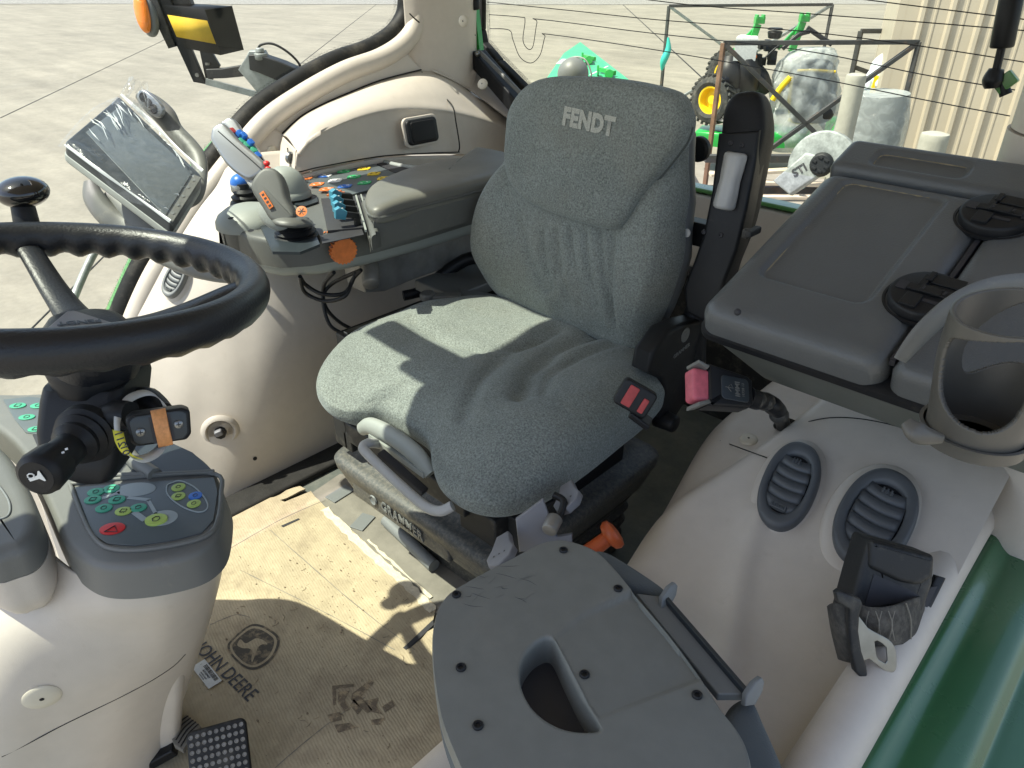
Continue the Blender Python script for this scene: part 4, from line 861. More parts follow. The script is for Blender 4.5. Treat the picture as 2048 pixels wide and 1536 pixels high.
# left armrest folded up
da = Y(1480, 300, 1.36); na = V((.10, -1, .20)).normalized(); ma = frame(da, V((1, .10, 0)), V((0, .20, 1))); ia = ma.inverted()
def ap(pts): return [tuple((ia @ PL(a, b, da, na))[:2]) for a, b in pts]
arm = thing  # keep name
g = G(); pl_ = Pillow(ap([(1470, 192), (1490, 184), (1520, 186), (1532, 215), (1535, 262), (1524, 320), (1508, 400), (1490, 470), (1462, 540), (1440, 600), (1408, 600), (1398, 560), (1412, 500), (1432, 420), (1446, 340), (1450, 262), (1456, 215)]), tuple((ia @ PL(1475, 380, da, na))[:2]), .030, .075, 5); pl_.build(g, ma, 20); armr = obj('armrest', g, 'armb', seat)
g = G(); g.prism(ap([(1449, 268), (1530, 262), (1522, 330), (1505, 420), (1486, 500), (1462, 560), (1440, 640), (1412, 636), (1385, 620), (1380, 570), (1400, 520), (1418, 470), (1436, 380)]), -.02, .034, r=.008, rb=.004, m=ma); obj('armrest_body', g, 'black', armr)
r0, r1_ = PL(1473, 305, da + na * .045, na), PL(1447, 418, da + na * .045, na)
g = G(); ax_ = (r1_ - r0); 
m = frame(r0, ax_.orthogonal(), ax_.cross(ax_.orthogonal())); m = m @ Matrix.Translation((0, 0, 0)); L_ = ax_.length; rgs = []
for t, s_ in ((0, .75), (.03, .95), (.08, 1), (.3, .96), (.5, .90), (.7, .96), (.92, 1), (.97, .95), (1, .75)):
    rgs.append([(.0215 * s_ * (1 - .10 * (.5 + .5 * math.cos(6 * a)) ** 2 * math.sin(math.pi * t)) * math.cos(a), .0215 * s_ * (1 - .10 * (.5 + .5 * math.cos(6 * a)) ** 2 * math.sin(math.pi * t)) * math.sin(a), L_ * t) for a in [2 * math.pi * k / 48 for k in range(48)]])
if (m.to_3x3() @ V((0, 0, 1))).dot(ax_) < 0: m = m @ Matrix.Rotation(math.pi, 4, 'X')
g.rings(rgs, m=m); obj('tilt_roller', g, 'white', armr)
g = G()
for a, b in ((1462, 286), (1484, 290), (1408, 464), (1442, 470)): screw(g, PL(a, b, da + na * .034, na), na, .005)
obj('armrest_screw', g, 'ink', armr)
g = G(); g.bar((-.90, 1.36, .80), (-.66, 1.36, .80), .035, .05); g.cyl(Y(1392, 300, 1.40), Y(1392, 300, 1.40) + V((0, .02, 0)), .026, .026, 20, .004); obj('armrest_bracket', g, 'black', seat, bev=.004)
g = G(); g.tube([(-.68, 1.30, .46), (-.70, 1.30, .62), (-.68, 1.33, .72)], .03, 10); obj('armrest_post', g, 'black', seat)
# suspension
def rb2(x0, x1, y0, y1, r=.04): return rrect(x1 - x0, y1 - y0, r, 6, (x0 + x1) / 2, (y0 + y1) / 2)
g = G(); rg = []
for z, e in ((.02, .000), (.06, .0), (.075, -.006), (.10, .004), (.115, -.004), (.14, .008), (.155, .0), (.18, .012), (.20, .004), (.22, .012)):
    rg.append([(x, y, z) for x, y in rb2(-1.225 - e, -.77 + e, .855 - e, 1.23 + e, .035)])
g.rings(rg); obj('bellows', g, 'bellow', seat)
g = G(); rg = []
for z, e in ((.205, -.012), (.212, .006), (.235, .014), (.262, .022), (.275, .028), (.292, .030), (.300, .024), (.304, .010), (.306, -.01), (.330, -.03), (.36, -.035)):
    rg.append([(x, y, z) for x, y in rb2(-1.255 - e, -.745 + e, .755 - e, 1.25 + e, .045)])
g.rings(rg); cov = obj('suspension_cover', g, 'grammer', seat)
g = G(); mt = frame(V((0, .742, 0)), V((1, 0, 0)), V((0, 0, 1))); 
pa, pb = Y(752, 1003, .738), Y(842, 1072, .738)
g.box(((pa.x + pb.x) / 2, .752, (pa.z + pb.z) / 2), (abs(pb.x - pa.x) + .18, .03, .05)); obj('name_plate', g, 'grammer', cov, bev=.006)
pa, pb = Y(762, 1010, .734), Y(846, 1076, .734)
g = G(); g.tube([Z(772, 1040, .03), Z(868, 1132, .03)], .016, 14, False, 1); obj('base_bar', g, 'grey', seat)
g = G(); vs, fs = textmesh('GRAMMER', .04, .0012, .0008, 0, 1.1); wx = max(v.x for v in vs) * 2
m = frame((pa + pb) / 2, pb - pa, V((0, -.1, 1))); g.add([(v.x * (pb - pa).length / wx, v.y, v.z) for v in vs], fs, m); obj('lettering', g, 'grey', cov, wn=False)
g = G(); p = Y(747, 1000, .735); g.lathe([(.0005, .001), (.009, .001), (.011, .003), (.013, 0)], 20, frame(p, V((1, 0, 0)), UP)); obj('emblem', g, 'grey', cov)
g = G(); g.box((-1.0, .98, .41), (.46, .44, .13)); mech = obj('upper_frame', g, 'black', seat, bev=.01)
g = G(); g.bar((-1.20, .75, .395), (-.82, .75, .395), .035, .05); g.bar((-1.21, .74, .36), (-1.21, 1.1, .36), .03, .05); obj('slide_rail', g, 'blackdusty', mech, bev=.004)
for c_, d_ in (((-1.235, .755, .385), (.05, .03, .10)), ((-1.10, .76, .36), (.015, .03, .02)), ((-.80, .77, .36), (.10, .05, .07)), ((-.74, .84, .35), (.05, .12, .08))): g = G(); g.box(c_, d_); obj('mount_bracket', g, 'blackdusty', mech, bev=.005)
g = G(); g.tube([Y(905, 1012, .655), Y(880, 1022, .64), Y(850, 1012, .635), Y(800, 970, .635), Y(735, 908, .635), Y(727, 893, .64), Y(740, 886, .66), Y(758, 888, .70)], .0095, 12, False, 8); obj('slide_handle', g, 'white', seat)
hp_ = [Y(728, 842, .700), Y(745, 836, .71), Y(800, 856, .715), Y(845, 885, .71), Y(862, 925, .70)]; hq = [Y(722, 868, .69), Y(745, 862, .68), Y(790, 890, .68), Y(832, 925, .68), Y(858, 968, .68)]
g = G(); g.tube([Y(724, 858, .70), Y(745, 853, .70), Y(790, 876, .70), Y(835, 912, .70), Y(862, 948, .70)], [.014, .019, .020, .020, .016], 16, False, 6, flat=.75, ref=(0, 0, 1)); g.bar(Y(740, 872, .69), Y(850, 950, .69), .008, .012); obj('depth_handle', g, 'conlight', seat)
g = G(); g.bar(Y(760, 905, .665), Y(850, 985, .68), .02, .012); obj('handle_slot', g, 'ink', seat, bev=.003)
def lever(px, py, d_, lab):
    p = D(px, py, d_); m = frame(p, V((.5, -.6, .1)), V((.5, .45, .5))); g = G(); g.prism([(-.05, -.012), (-.05, .012), (-.02, .018), (0, .026), (.02, .020), (.030, 0), (.02, -.020), (0, -.026), (-.02, -.018)], -.006, .008, r=.003, rb=.003, m=m); o = obj('height_lever', g, 'lav', seat)
    g = G()
    for k in range(3): g.lathe([(.0003, .0086), (.0018, .0086)], 8, m @ Matrix.Translation((.004, -.010 + k * .010, 0)))
    obj('lever_dots', g, 'ink', o)
lever(1137, 1003, 1.22, ''); lever(1005, 1112, 1.14, '')
g = G(); m = frame(D(1085, 1052, 1.19), CR * .9 + UP * .2, UP + CF * .4); g.prism([(-.045, -.035), (-.04, .02), (.01, .045), (.02, -.02), (.045, -.02), (.04, -.045)], -.006, .006, r=.003, rb=.003, m=m); obj('lever_plate', g, 'lav', seat)
g = G(); g.tube([D(1108, 990, 1.21), D(1127, 1002, 1.20), D(1122, 1025, 1.19), D(1112, 1042, 1.18)], .006, 10); kn = obj('weight_crank', g, 'black', seat)
g = G(); g.cyl(D(1110, 1036, 1.185), D(1098, 1062, 1.165), .0135, .0125, 18, .002); obj('crank_knob', g, 'cast', kn)
g = G(); g.box((-.78, 1.02, .33), (.04, .3, .05)); obj('side_rail', g, 'black', mech, bev=.005)
# height adjusters below the console side
g = G(); a, b = D(1222, 1070, 1.24), D(1180, 1108, 1.2)
kb = thing('park_lever', 'burnt orange mushroom knob on a short stem behind the grey fold-down panel', 'lever', tuple(Z(1190, 1110, .02)))
g = G(); top_ = D(1224, 1070, 1.22); bot_ = D(1150, 1125, 1.22); ax_ = (top_ - bot_); g.cyl(bot_, top_, .015, .0125, 20); obj('stem', g, 'rust', kb)
m = frame(top_, ax_.orthogonal(), ax_.cross(ax_.orthogonal()))
if (m.to_3x3() @ V((0, 0, 1))).dot(ax_) < 0: m = m @ Matrix.Rotation(math.pi, 4, 'X')
g = G(); g.lathe([(.012, -.012), (.022, -.008), (.026, 0), (.024, .007), (.014, .011), (.001, .012)], 30, m); obj('knob', g, 'rust', kb)
# ================================================================ ARMREST CONSOLE
con = thing('control_console', 'grey armrest console with coloured keypad and levers on the right of the driver seat', 'console', (-1.45, 1.0, .6))
def zz(pts, z): return [tuple(Z(a, b, z)[:2]) for a, b in pts]
inner = zz([(452, 478), (470, 500), (505, 518), (560, 528), (620, 524), (680, 513), (740, 500), (830, 476), (960, 436)], 0.71)
outer = zz([(1010, 330), (820, 330), (775, 326), (740, 321), (680, 328), (620, 338), (560, 350), (505, 372), (466, 396), (448, 425), (444, 455)], 0.765)
bodyo = inner + [(inner[-1][0] - .01, 1.55), (-1.62, 1.55)] + [p for p in outer[1:]]
g = G(); g.prism(bodyo, 0.7, 0.765, r=.012); body = obj('console_body', g, 'console', con)
trim = zz([(447, 480), (462, 508), (500, 530), (560, 541), (640, 537), (735, 518), (840, 490), (965, 452)], 0.675) 
tro = [(trim[-1][0] - .01, 1.56), (-1.66, 1.56)] + zz([(800, 330), (742, 319), (620, 336), (556, 348), (500, 368), (460, 393), (440, 425), (438, 460)], 0.755)
g = G(); g.prism(trim + tro, 0.655, 0.712, r=.006, rb=.022, seg=5); obj('lower_trim', g, 'conlight', con)
g = G(); rim = zz([(1000, 352), (880, 340), (800, 330), (742, 319), (640, 332), (562, 347)], 0.772); g.tube([(x, y, 0.768) for x, y in rim], .009, 8, False, 4); obj('rim', g, 'conlight', con)
# keypad panel
kz = 0.769
kp = [Z(*p, kz) for p in ((596, 356), (742, 326), (800, 352), (735, 382), (690, 394), (640, 372))]
g = G(); g.prism([tuple(p[:2]) for p in kp], kz - .004, kz + .002, r=.001); kpad = obj('keypad_panel', g, 'panel', con)
g = G(); g.prism(zz([(748, 325), (790, 346), (835, 338), (790, 327)], kz), kz - .003, kz + .001); obj('side_recess', g, 'ink', con)
ka = (Z(742, 326, kz) - Z(596, 356, kz)).normalized(); kb_ = UP.cross(ka)
def key(px, py, c1, c2, s_=.0165):
    p = Z(px, py, kz + .0025); m = frame(p, ka, kb_) @ Matrix.Diagonal((1.32, 1.75, 1, 1))
    for sd, cc in ((-1, c1), (1, c2)):
        o2 = [(sd * (.0012 + .0165 * t), (1 if k else -1) * .0098 * (1 - t ** 1.6)) for k in (0, 1) for t in ([0, .25, .5, 0.75, .97] if k == 0 else [.97, 0.75, .5, .25, 0])]
        g = G(); g.prism(o2, 0, .002, r=.0006, m=m); kk = obj('key', g, cc, kpad)
        g = G(); x = sd * .0068
        r_ = random.random()
        if r_ < .4: g.tube([(x + .0026 * math.cos(a), .0026 * math.sin(a), .0022) for a in [k * 1.0472 for k in range(6)]], .0005, 4, True, 1)
        elif r_ < .7: g.box((x, .001, .0022), (.005, .0009, .0005)); g.box((x, -.0012, .0022), (.005, .0009, .0005))
        else: g.box((x, 0, .0022), (.001, .005, .0005)); g.box((x, 0, .0022), (.004, .001, .0005))
        g.v = [m @ v for v in g.v]; obj('key_symbol', g, 'inkw' if cc in ('kgreen', 'blue', 'orange') else 'ink', kk)
for a in ((612, 357, 'orange', 'orange'), (650, 352, 'blue', 'kwhite'), (688, 343, 'kgreen', 'kgreen'), (728, 338, 'kyel', 'kyel'), (634, 369, 'orange', 'orange'), (670, 362, 'kwhite', 'kwhite'), (708, 354, 'kgreen', 'kgreen'), (748, 348, 'kyel', 'kyel'),
          (653, 379, 'orange', 'orange'), (690, 373, 'blue', 'blue'), (729, 366, 'kgreen', 'kgreen'), (768, 357, 'kyel', 'kyel')): key(*a)
# armrest pad
pz = .80
pi = zz([(748, 442), (840, 420), (960, 388)], pz); po = zz([(735, 392), (790, 362), (870, 337), (1000, 316)], pz + .01)
padc = [pi[0], pi[1], pi[2], (pi[2][0] - .005, 1.5), (-1.56, 1.52), (po[3][0], 1.46)] + [po[2], po[1], po[0]]
cx = sum(p[0] for p in padc) / len(padc); cy = sum(p[1] for p in padc) / len(padc)
g = G(); g.prism([(cx + (x - cx) * 1.01, cy + (y - cy) * 1.01) for x, y in padc], 0.74, 0.802, r=.008); obj('pad_base', g, 'console', con)
g = G(); pl_ = Pillow(padc, (cx, cy), .032, .02, 7, lambda x, y, r: -.004 * math.exp(-((x - cx) / .05) ** 2)); pl_.build(g, Matrix.Translation((0, 0, 0.806)), 26); pd = obj('armrest_pad', g, 'pad', con, wn=False)
g = G(); g.tube([(p.x, p.y, 0.808) for p in catmull([(a, b, 0) for a, b in padc], 4, True)], .0035, 6, True, 1); obj('piping', g, 'console', pd)
g = G(); g.prism(zz([(722, 400), (742, 470), (760, 462), (745, 395)], 0.785), 0.75, 0.785, r=.01); g.prism(zz([(734, 470), (842, 440), (850, 455), (740, 488)], 0.75), 0.73, 0.765, r=.008); obj('pad_support', g, 'console', con)
# lever bank in its well
wl_ = zz([(642, 398), (720, 392), (735, 455), (655, 462)], 0.77)
g = G(); g.prism(wl_, 0.765, 0.7715, r=.001); obj('lever_well', g, 'ink', con)
for i in range(4):
    t = i / 3; p = Z(672 + 10 * t, 400 + 38 * t, 0.79); q = Z(700 + 14 * t, 398 + 40 * t, 0.785)
    g = G(); g.tube([q + V((0, 0, -.018)), q + V((0, 0, .008)), p + V((0, 0, .012))], .010, 4, False, 1); lv = obj('valve_lever', g, 'black', con, bev=.002)
    m = frame(p + V((0, 0, .012)), (q - p), (0, 0, 1)); g = G(m); g.prism([(-.012, -.010), (.010, -.012), (.014, .006), (-.004, .016), (-.014, .010)], -.0085, .0085, r=.002, rb=.002); lt = obj('lever_tab', g, 'cyan', lv)
    g = G(m); g.box((-.006, .0, .0), (.001, .006, .006), m @ Matrix.Translation((-.006, 0, 0))); g.box((.002, .0125, 0), (.008, .001, .003), m); obj('tab_mark', g, 'inkw', lt)
g = G(); g.bar(Z(712, 392, 0.776), Z(732, 462, 0.776), .004, .006); g.bar(Z(722, 390, 0.776), Z(742, 460, 0.776), .003, .005); obj('well_rail', g, 'conlight', con)
# thumb wheels
def thumb(px0, px1, zc, rad, wdt, nm, arc=(0, 2 * math.pi)):
    p, q = Z(*px0, zc), Z(*px1, zc); c = (p + q) / 2; d = (q - p).normalized(); m = frame(c + V((0, 0, -rad * .62)), d, UP); g = G(m); rg = []
    N = 44; prf = []
    for k in range(N * 2):
        a = 2 * math.pi * k / (N * 2); r = rad * (1 if (k // 2) % 2 else .92); prf.append((r * math.cos(a), r * math.sin(a)))
    g.prism(prf, -wdt / 2, wdt / 2); return obj(nm, g, 'orange', con, bev=.0006)
wh_o = thumb((664, 488), (704, 480), .752, .031, .016, 'thumbwheel')
g = G(); g.bar(Z(644, 507, .716) + V((-.004, 0, 0)), Z(728, 489, .716) + V((-.004, 0, 0)), .030, .020); obj('wheel_lip', g, 'console', con, bev=.006)
g = G(); g.prism(zz([(640, 472), (722, 455), (728, 470), (645, 488)], .766), .7655, .7672); obj('wheel_slot', g, 'ink', con)
thumb((648, 388), (702, 392), 0.768, .035, .014, 'thumbwheel')
g = G()
for k in range(10): g.bar(Z(648 + k * 6, 466 - k * .8, .7665), Z(650 + k * 6, 463 - k * .8, .7665), .003, .001)
obj('wheel_scale', g, 'orange', con)
# dome base with holes at the front and the round palm rest
dc = Z(500, 441, .765); g = G(); g.cyl(dc + V((0, 0, -.10)), dc, .066, .070, 40); obj('dome_skirt', g, 'console', con); g = G(); g.lathe([(.078, -.01), (.077, .004), (.070, .016), (.050, .030), (.030, .036), (.002, .037)], 40, Matrix.Translation(dc)); obj('front_dome', g, 'conlight', con)
g = G()
for px, py in ((502, 462), (462, 437), (468, 420)):
    p = Z(px, py, 0.792); g.lathe([(.0005, .001), (.0065, .001)], 14, frame(p, V((1, 0, -.1)), V((0, 1, .15)))); 
obj('screw_hole', g, 'ink', con)
hc = Z(583, 392, 0.775); g = G(); g.lathe([(.050, 0), (.050, .010), (.047, .014), (.046, .016)], 36, Matrix.Translation(hc)); obj('palm_rest_ring', g, 'conlight', con)
g = G(); rg = []
for i in range(9):
    t = i / 8; a = t * math.pi / 2 * .97; rg.append([(hc.x + .046 * math.cos(a) ** .7 * math.cos(b) - .01 * t, hc.y + .046 * math.cos(a) ** .7 * math.sin(b) - .012 * t, hc.z + .012 + .062 * math.sin(a)) for b in [2 * math.pi * k / 32 for k in range(32)]])
g.rings(rg); obj('palm_rest', g, 'conlight', con)
# rear round seal disc between joystick and keypad
g = G(); g.prism(zz([(588, 398), (612, 384), (634, 392), (636, 404), (612, 412), (590, 410)], 0.7695), 0.768, 0.7705); obj('side_pad', g, 'bezel', con)
# blue ball joystick
bc = Z(490, 392, .80); dj = depth(bc)
js2 = obj('ball_joystick', (lambda g: g.lathe([(.040, -.025), (.036, -.012), (.030, -.008), (.033, 0), (.024, .006), (.027, .012), (.016, .018), (.014, .030), (.001, .030)], 30, Matrix.Translation(bc)))(G()), 'black', con)
g = G(); g.ball(D(481, 366, dj), (.0245, .0245, .0225), 26); obj('blue_cap', g, 'blue', js2)
g = G(); m = frame(D(487, 376, dj - .002), CR, UP); g.lathe([(.020, -.014), (.0262, -.008), (.0262, .004), (.0245, .008), (.02, .008)], 30, Matrix.Translation(D(484, 374, dj))); obj('silver_cap', g, 'silver', js2)
# main joystick
jb = Z(592, 470, 0.77); dj = depth(jb)
jy = obj('joystick', (lambda g: g.rings([[(jb.x + r * math.cos(a), jb.y + r * math.sin(a), jb.z + z) for a in [2 * math.pi * k / 32 for k in range(32)]] for r, z in ((.050, -.02), (.049, 0), (.041, .004), (.045, .009), (.036, .014), (.039, .019), (.029, .025), (.031, .030), (.020, .036), (.016, .045))]))(G()), 'black', con)
g = G(); g.prism(zz([(520, 452), (560, 440), (628, 462), (640, 490), (600, 506), (545, 505)], 0.769), 0.765, 0.7712); obj('gate_recess', g, 'bezel', jy)
def DJ(px, py, o=0): return D(px, py, dj + o - .035)
mj0 = frame(DJ(550, 400), CR, UP * .87 + CF * .5)
def blk(pts, dp0, dp1, r, nm, mt, off=0, par=None):
    mloc = frame(DJ(520, 350, off), CR, UP * .87 + CF * .5); mi = mloc.inverted(); nn = mloc.to_3x3() @ V((0, 0, 1)); P0_ = mloc.translation
    o2 = [tuple((mi @ PL(a, b, P0_, nn))[:2]) for a, b in pts]; o2 = [tuple(q[:2]) for q in catmull([(*q, 0) for q in o2], 3, True)]
    g = G(); g.prism(o2, -dp0, dp1, r=r, rb=r, seg=5, m=mloc); return obj(nm, g, mt, par)
grip = blk([(508, 380), (520, 352), (538, 340), (560, 346), (572, 370), (579, 400), (592, 424), (594, 440), (570, 450), (548, 444), (530, 418)], .024, .024, .009, 'grip', 'console', 0, jy)
g = G(); g.tube([DJ(548, 438, -.008), DJ(560, 440, -.008), DJ(585, 442, -.008), DJ(610, 445, 0), DJ(626, 450, .006)], [.012, .026, .032, .022, .006], 18, False, 7, flat=.36, ref=CF); obj('hand_flange', g, 'console', grip)
g = G(); g.tube([DJ(524, 402, -.015), DJ(532, 428, -.01), DJ(552, 448, -.005), DJ(575, 455, 0)], [.006, .016, .014, .006], 12, False, 6, flat=.5); obj('grip_edge', g, 'conlight', grip)
blk([(428, 272), (431, 261), (440, 254), (450, 251), (460, 257), (482, 283), (506, 304), (527, 322), (536, 334), (530, 349), (505, 364), (480, 352), (458, 332), (440, 306), (428, 286)], .020, .020, .008, 'silver_head', 'silver', 0, grip)
blk([(448, 254), (453, 244), (463, 239), (476, 246), (486, 262), (508, 286), (524, 312), (532, 328), (518, 318), (488, 290)], .014, .014, .005, 'button_plate', 'silver', .025, grip)
blk([(476, 328), (505, 350), (532, 342), (526, 358), (512, 379), (500, 372), (486, 350)], .016, .016, .006, 'thumb_side', 'white', .004, grip)
g = G(); g.tube([DJ(436, 262, -.020), DJ(462, 285, -.021), DJ(500, 318, -.021), DJ(530, 345, -.021)], .0012, 6); obj('split_line', g, 'ink', grip)
for px, py, mt in ((465, 262, 'redd'), (480, 266, 'blue'), (488, 270, 'blue'), (484, 282, 'kteal'), (494, 290, 'kteal'), (502, 284, 'blue'), (508, 300, 'kteal'), (516, 310, 'blue')):
    m = frame(DJ(px, py, .004), DJ(530, 340) - DJ(470, 270), CF + UP * .4); g = G(); g.prism(rrect(.014, .012, .003), -.006, .0035, r=.0012, m=m @ Matrix.Rotation(R(90), 4, 'X') if 0 else m); obj('head_button', g, mt, grip)
for px, py in ((533, 327), (536, 338)):
    g = G(); g.ball(DJ(px, py, -.012), (.0075, .0075, .006), 16); obj('red_button', g, 'red', grip)
p = DJ(533, 400, -.0275); m = frame(p, DJ(546, 418, -.0275) - DJ(523, 382, -.0275), CR + UP * .3)
g = G(); g.prism(rrect(.040, .011, .001), -.002, .001, r=.0004, m=m); ol = obj('orange_label', g, 'orange', grip)
g = G(); [g.box((-.013 + k * .009, 0, .0014), (.004, .006, .0006), m) for k in range(4)]; obj('label_print', g, 'ink', ol)
g = G(); m = frame(DJ(604, 424, -.02), CR, UP + CF * .8); g.lathe([(.011, 0), (.012, .002), (.0003, .0028)], 24, m @ Matrix.Translation((0, 0, .002))); g.v = g.v; ob_ = obj('orange_badge', g, 'orange', grip)
g = G()
for k in range(3): a = k * R(60); g.box((0, 0, .0052), (.016, .0015, .0006), m @ Matrix.Rotation(a, 4, 'Z'))
obj('badge_print', g, 'ink', ob_)
# console underside: cast arm, bracket and electrics
ua = thing('console_support', 'dusty cast arm and black bracket with bright rail under the armrest console', 'bracket', (-1.4, 1.1, .5))
g = G(); g.prism([(a, b) for a, b in ((.88, .63), (.89, .56), (.95, .545), (1.05, .55), (1.55, .55), (1.55, .65), (.88, .65))], -1.55, -1.47, r=.006, rb=.006, m=Matrix(((0, 0, 1, 0), (1, 0, 0, .12), (0, 1, 0, 0), (0, 0, 0, 1)))); obj('cast_arm', g, 'cast', ua)
g = G(); g.cyl(Z(742, 570, .60), Z(742, 545, .60) + V((0, 0, .05)), .022, .022, 20, .003); g.cyl(Z(742, 572, .555), Z(742, 572, .575), .009, .009, 12); obj('pivot', g, 'cast', ua)
q0, q1, q2 = Z(700, 600, .50), Z(900, 520, .50), Z(742, 622, .50)
g = G(); g.box((-1.39, 1.15, .40), (.11, .52, .20)); 
for k in range(4): g.box((-1.40 + k * .022, .888, .40), (.008, .012, .17))
for k in range(9): g.cyl((-1.335, .92 + k * .05, .46 - .02 * (k % 3)), (-1.325, .92 + k * .05, .46 - .02 * (k % 3)), .009, .009, 8)
obj('slide_bracket', g, 'blackdusty', ua, bev=.004)
g = G(); g.bar((-1.415, .90, .503), (-1.415, 1.08, .503), .016, .008); g.bar((-1.392, .895, .503), (-1.392, 1.15, .503), .012, .010); g.bar((-1.372, .893, .503), (-1.372, 1.15, .503), .008, .012); g.bar((-1.35, .90, .500), (-1.35, 1.10, .500), .010, .006); obj('bright_rail', g, 'steel', ua, bev=.001)
g = G(); g.box((-1.40, 1.30, .53), (.16, .25, .03)); g.bar((-1.36, 1.12, .53), (-1.30, 1.18, .53), .03, .05); g.bar((-1.33, 1.2, .535), (-1.25, 1.3, .50), .05, .03); g.cyl((-1.36, 1.12, .54), (-1.36, 1.12, .56), .02, .02, 16); obj('clip_plate', g, 'dash', ua, bev=.005)
g = G(); g.tube([(-1.48, 1.25, .52), (-1.42, 1.33, .58), (-1.33, 1.36, .56), (-1.28, 1.34, .45)], .018, 10); g.tube([(-1.50, 1.15, .50), (-1.42, 1.3, .50), (-1.3, 1.36, .40)], .014, 10); obj('conduit', g, 'black', ua)
cables = [[(600, 553, .66), (610, 585, .60), (650, 602, .58), (690, 592, .60), (705, 560, .63), (722, 540, .66)], [(600, 553, .66), (612, 570, .62), (645, 588, .60), (690, 585, .60), (712, 545, .65)],
          [(668, 545, .66), (648, 570, .60), (647, 610, .55), (660, 650, .50), (690, 668, .47), (706, 662, .46)], [(722, 540, .66), (668, 565, .60), (647, 590, .57), (655, 620, .53), (680, 645, .49), (712, 662, .46)]]
g = G()
for c_ in cables: g.tube([Z(*q) for q in c_], .0048, 8, False, 8)
tag(obj('cable_loop', g, 'black'), 'looped black cables hanging under the armrest console', 'cable')
g = G(); a, b = Z(690, 668, .47), Z(700, 655, .465); g.bar(Z(688, 668, .47), Z(716, 658, .46), .014, .014); tag(obj('cable_plug', g, 'dash', bev=.002), 'small grey cable plug beside the right edge of the seat cushion', 'plug')

# ================================================================ MONITOR
mon = thing('touch_monitor', 'tilted touch screen monitor in clear plastic wrap beside the steering wheel', 'monitor', tuple(D(270, 330, 1.6)))
mA, mB, mC, mD = D(128, 285, 1.50), D(238, 190, 1.66), D(405, 352, 1.60), D(345, 448, 1.44)
cen = (mA + mB + mC + mD) / 4; ex = ((mC - mB) + (mD - mA)).normalized(); ey = ((mB - mA) + (mC - mD)); ey = (ey - ex * ey.dot(ex)).normalized()
mm_ = frame(cen, ex, ey); 
if (mm_.to_3x3() @ V((0, 0, 1))).dot(C0 - cen) < 0: mm_ = frame(cen, ex, -ey)
im = mm_.inverted()
def mq(px, py): 
    n_ = mm_.to_3x3() @ V((0, 0, 1)); return tuple((im @ PL(px, py, cen, n_))[:2])
g = G(); o4 = [mq(128, 285), mq(238, 192), mq(405, 352), mq(345, 448)]
def rnd(o4, r=.012, n=4):
    out = []
    for i in range(len(o4)):
        p, a, b = V(o4[i]), V(o4[i - 1]), V(o4[(i + 1) % len(o4)]); u1 = (a - p).normalized() * r; u2 = (b - p).normalized() * r
        for k in range(n + 1): t = k / n; out.append(tuple((p + u1) * (1 - t) ** 2 + p * 2 * t * (1 - t) + (p + u2) * t * t))
    return out
g.prism(rnd(o4), -.042, 0, r=.004, rb=.012, m=mm_); hs = obj('housing', g, 'bezel', mon)
g = G(); g.prism(rnd([(x * 1.015, y * 1.015) for x, y in o4]), -.046, -.024, r=.003, rb=.01, m=mm_); obj('back_shell', g, 'conlight', mon)
g = G(); g.prism([mq(172, 265), mq(242, 212), mq(385, 345), mq(330, 432)], -.002, .0015, r=.0005, m=mm_); obj('screen', g, 'screen', mon)
g = G(); g.prism([mq(332, 438), mq(388, 350), mq(402, 356), mq(346, 444)], -.002, .0016, m=mm_); bz = obj('button_strip', g, 'dash', mon)
g = G(); 
for a, b in ((346, 428), (356, 412), (366, 394), (376, 376), (386, 362)): x, y = mq(a, b); g.box((x, y, .0022), (.006, .006, .0012), mm_)
obj('strip_key', g, 'grey', bz)
# wrap: loose crumpled film over the front and tied at the top
g = G(); N = 34; vs = []
for i in range(N + 1):
    for j in range(N + 1):
        s_, t = i / N * 1.08 - .04, j / N * 1.08 - .04
        x = (o4[0][0] * (1 - s_) + o4[1][0] * s_) * (1 - t) + (o4[3][0] * (1 - s_) + o4[2][0] * s_) * t; y = (o4[0][1] * (1 - s_) + o4[1][1] * s_) * (1 - t) + (o4[3][1] * (1 - s_) + o4[2][1] * s_) * t
        e = max(abs(s_ - .5), abs(t - .5)) * 2; vs.append((x, y, .006 + random.uniform(0, .003) + (.010 * math.sin(9 * t + 4 * s_) * max(0, e - .8) * 5) - .05 * max(0, e - 1.0) * 3))
g.add(vs, [(i * (N + 1) + j, (i + 1) * (N + 1) + j, (i + 1) * (N + 1) + j + 1, i * (N + 1) + j + 1) for i in range(N) for j in range(N)], mm_)
obj('clear_wrap', g, 'wrap', mon)
g = G()
for k in range(16):
    a0 = 238 + random.uniform(-14, 44); b0 = 196 + random.uniform(-12, 30)
    P_ = [D(a0, b0, 1.62), D(a0 + random.uniform(5, 25), b0 + random.uniform(-26, 30), 1.64), D(a0 + random.uniform(15, 60), b0 + random.uniform(-10, 60), 1.64)]
    g.tube(P_, [.003, random.uniform(.006, .014), .002], 6, False, 4, flat=.15)
g.tube([D(240, 195, 1.63), D(255, 180, 1.65), D(262, 168, 1.67), D(258, 160, 1.68)], [.006, .022, .018, .008], 8, flat=.4)
obj('wrap_bunch', g, 'wrap', mon)
random.seed(9); g = G()
def mfilm(px, py, z=.014): x, y = mq(px, py); return mm_ @ V((x, y, z))
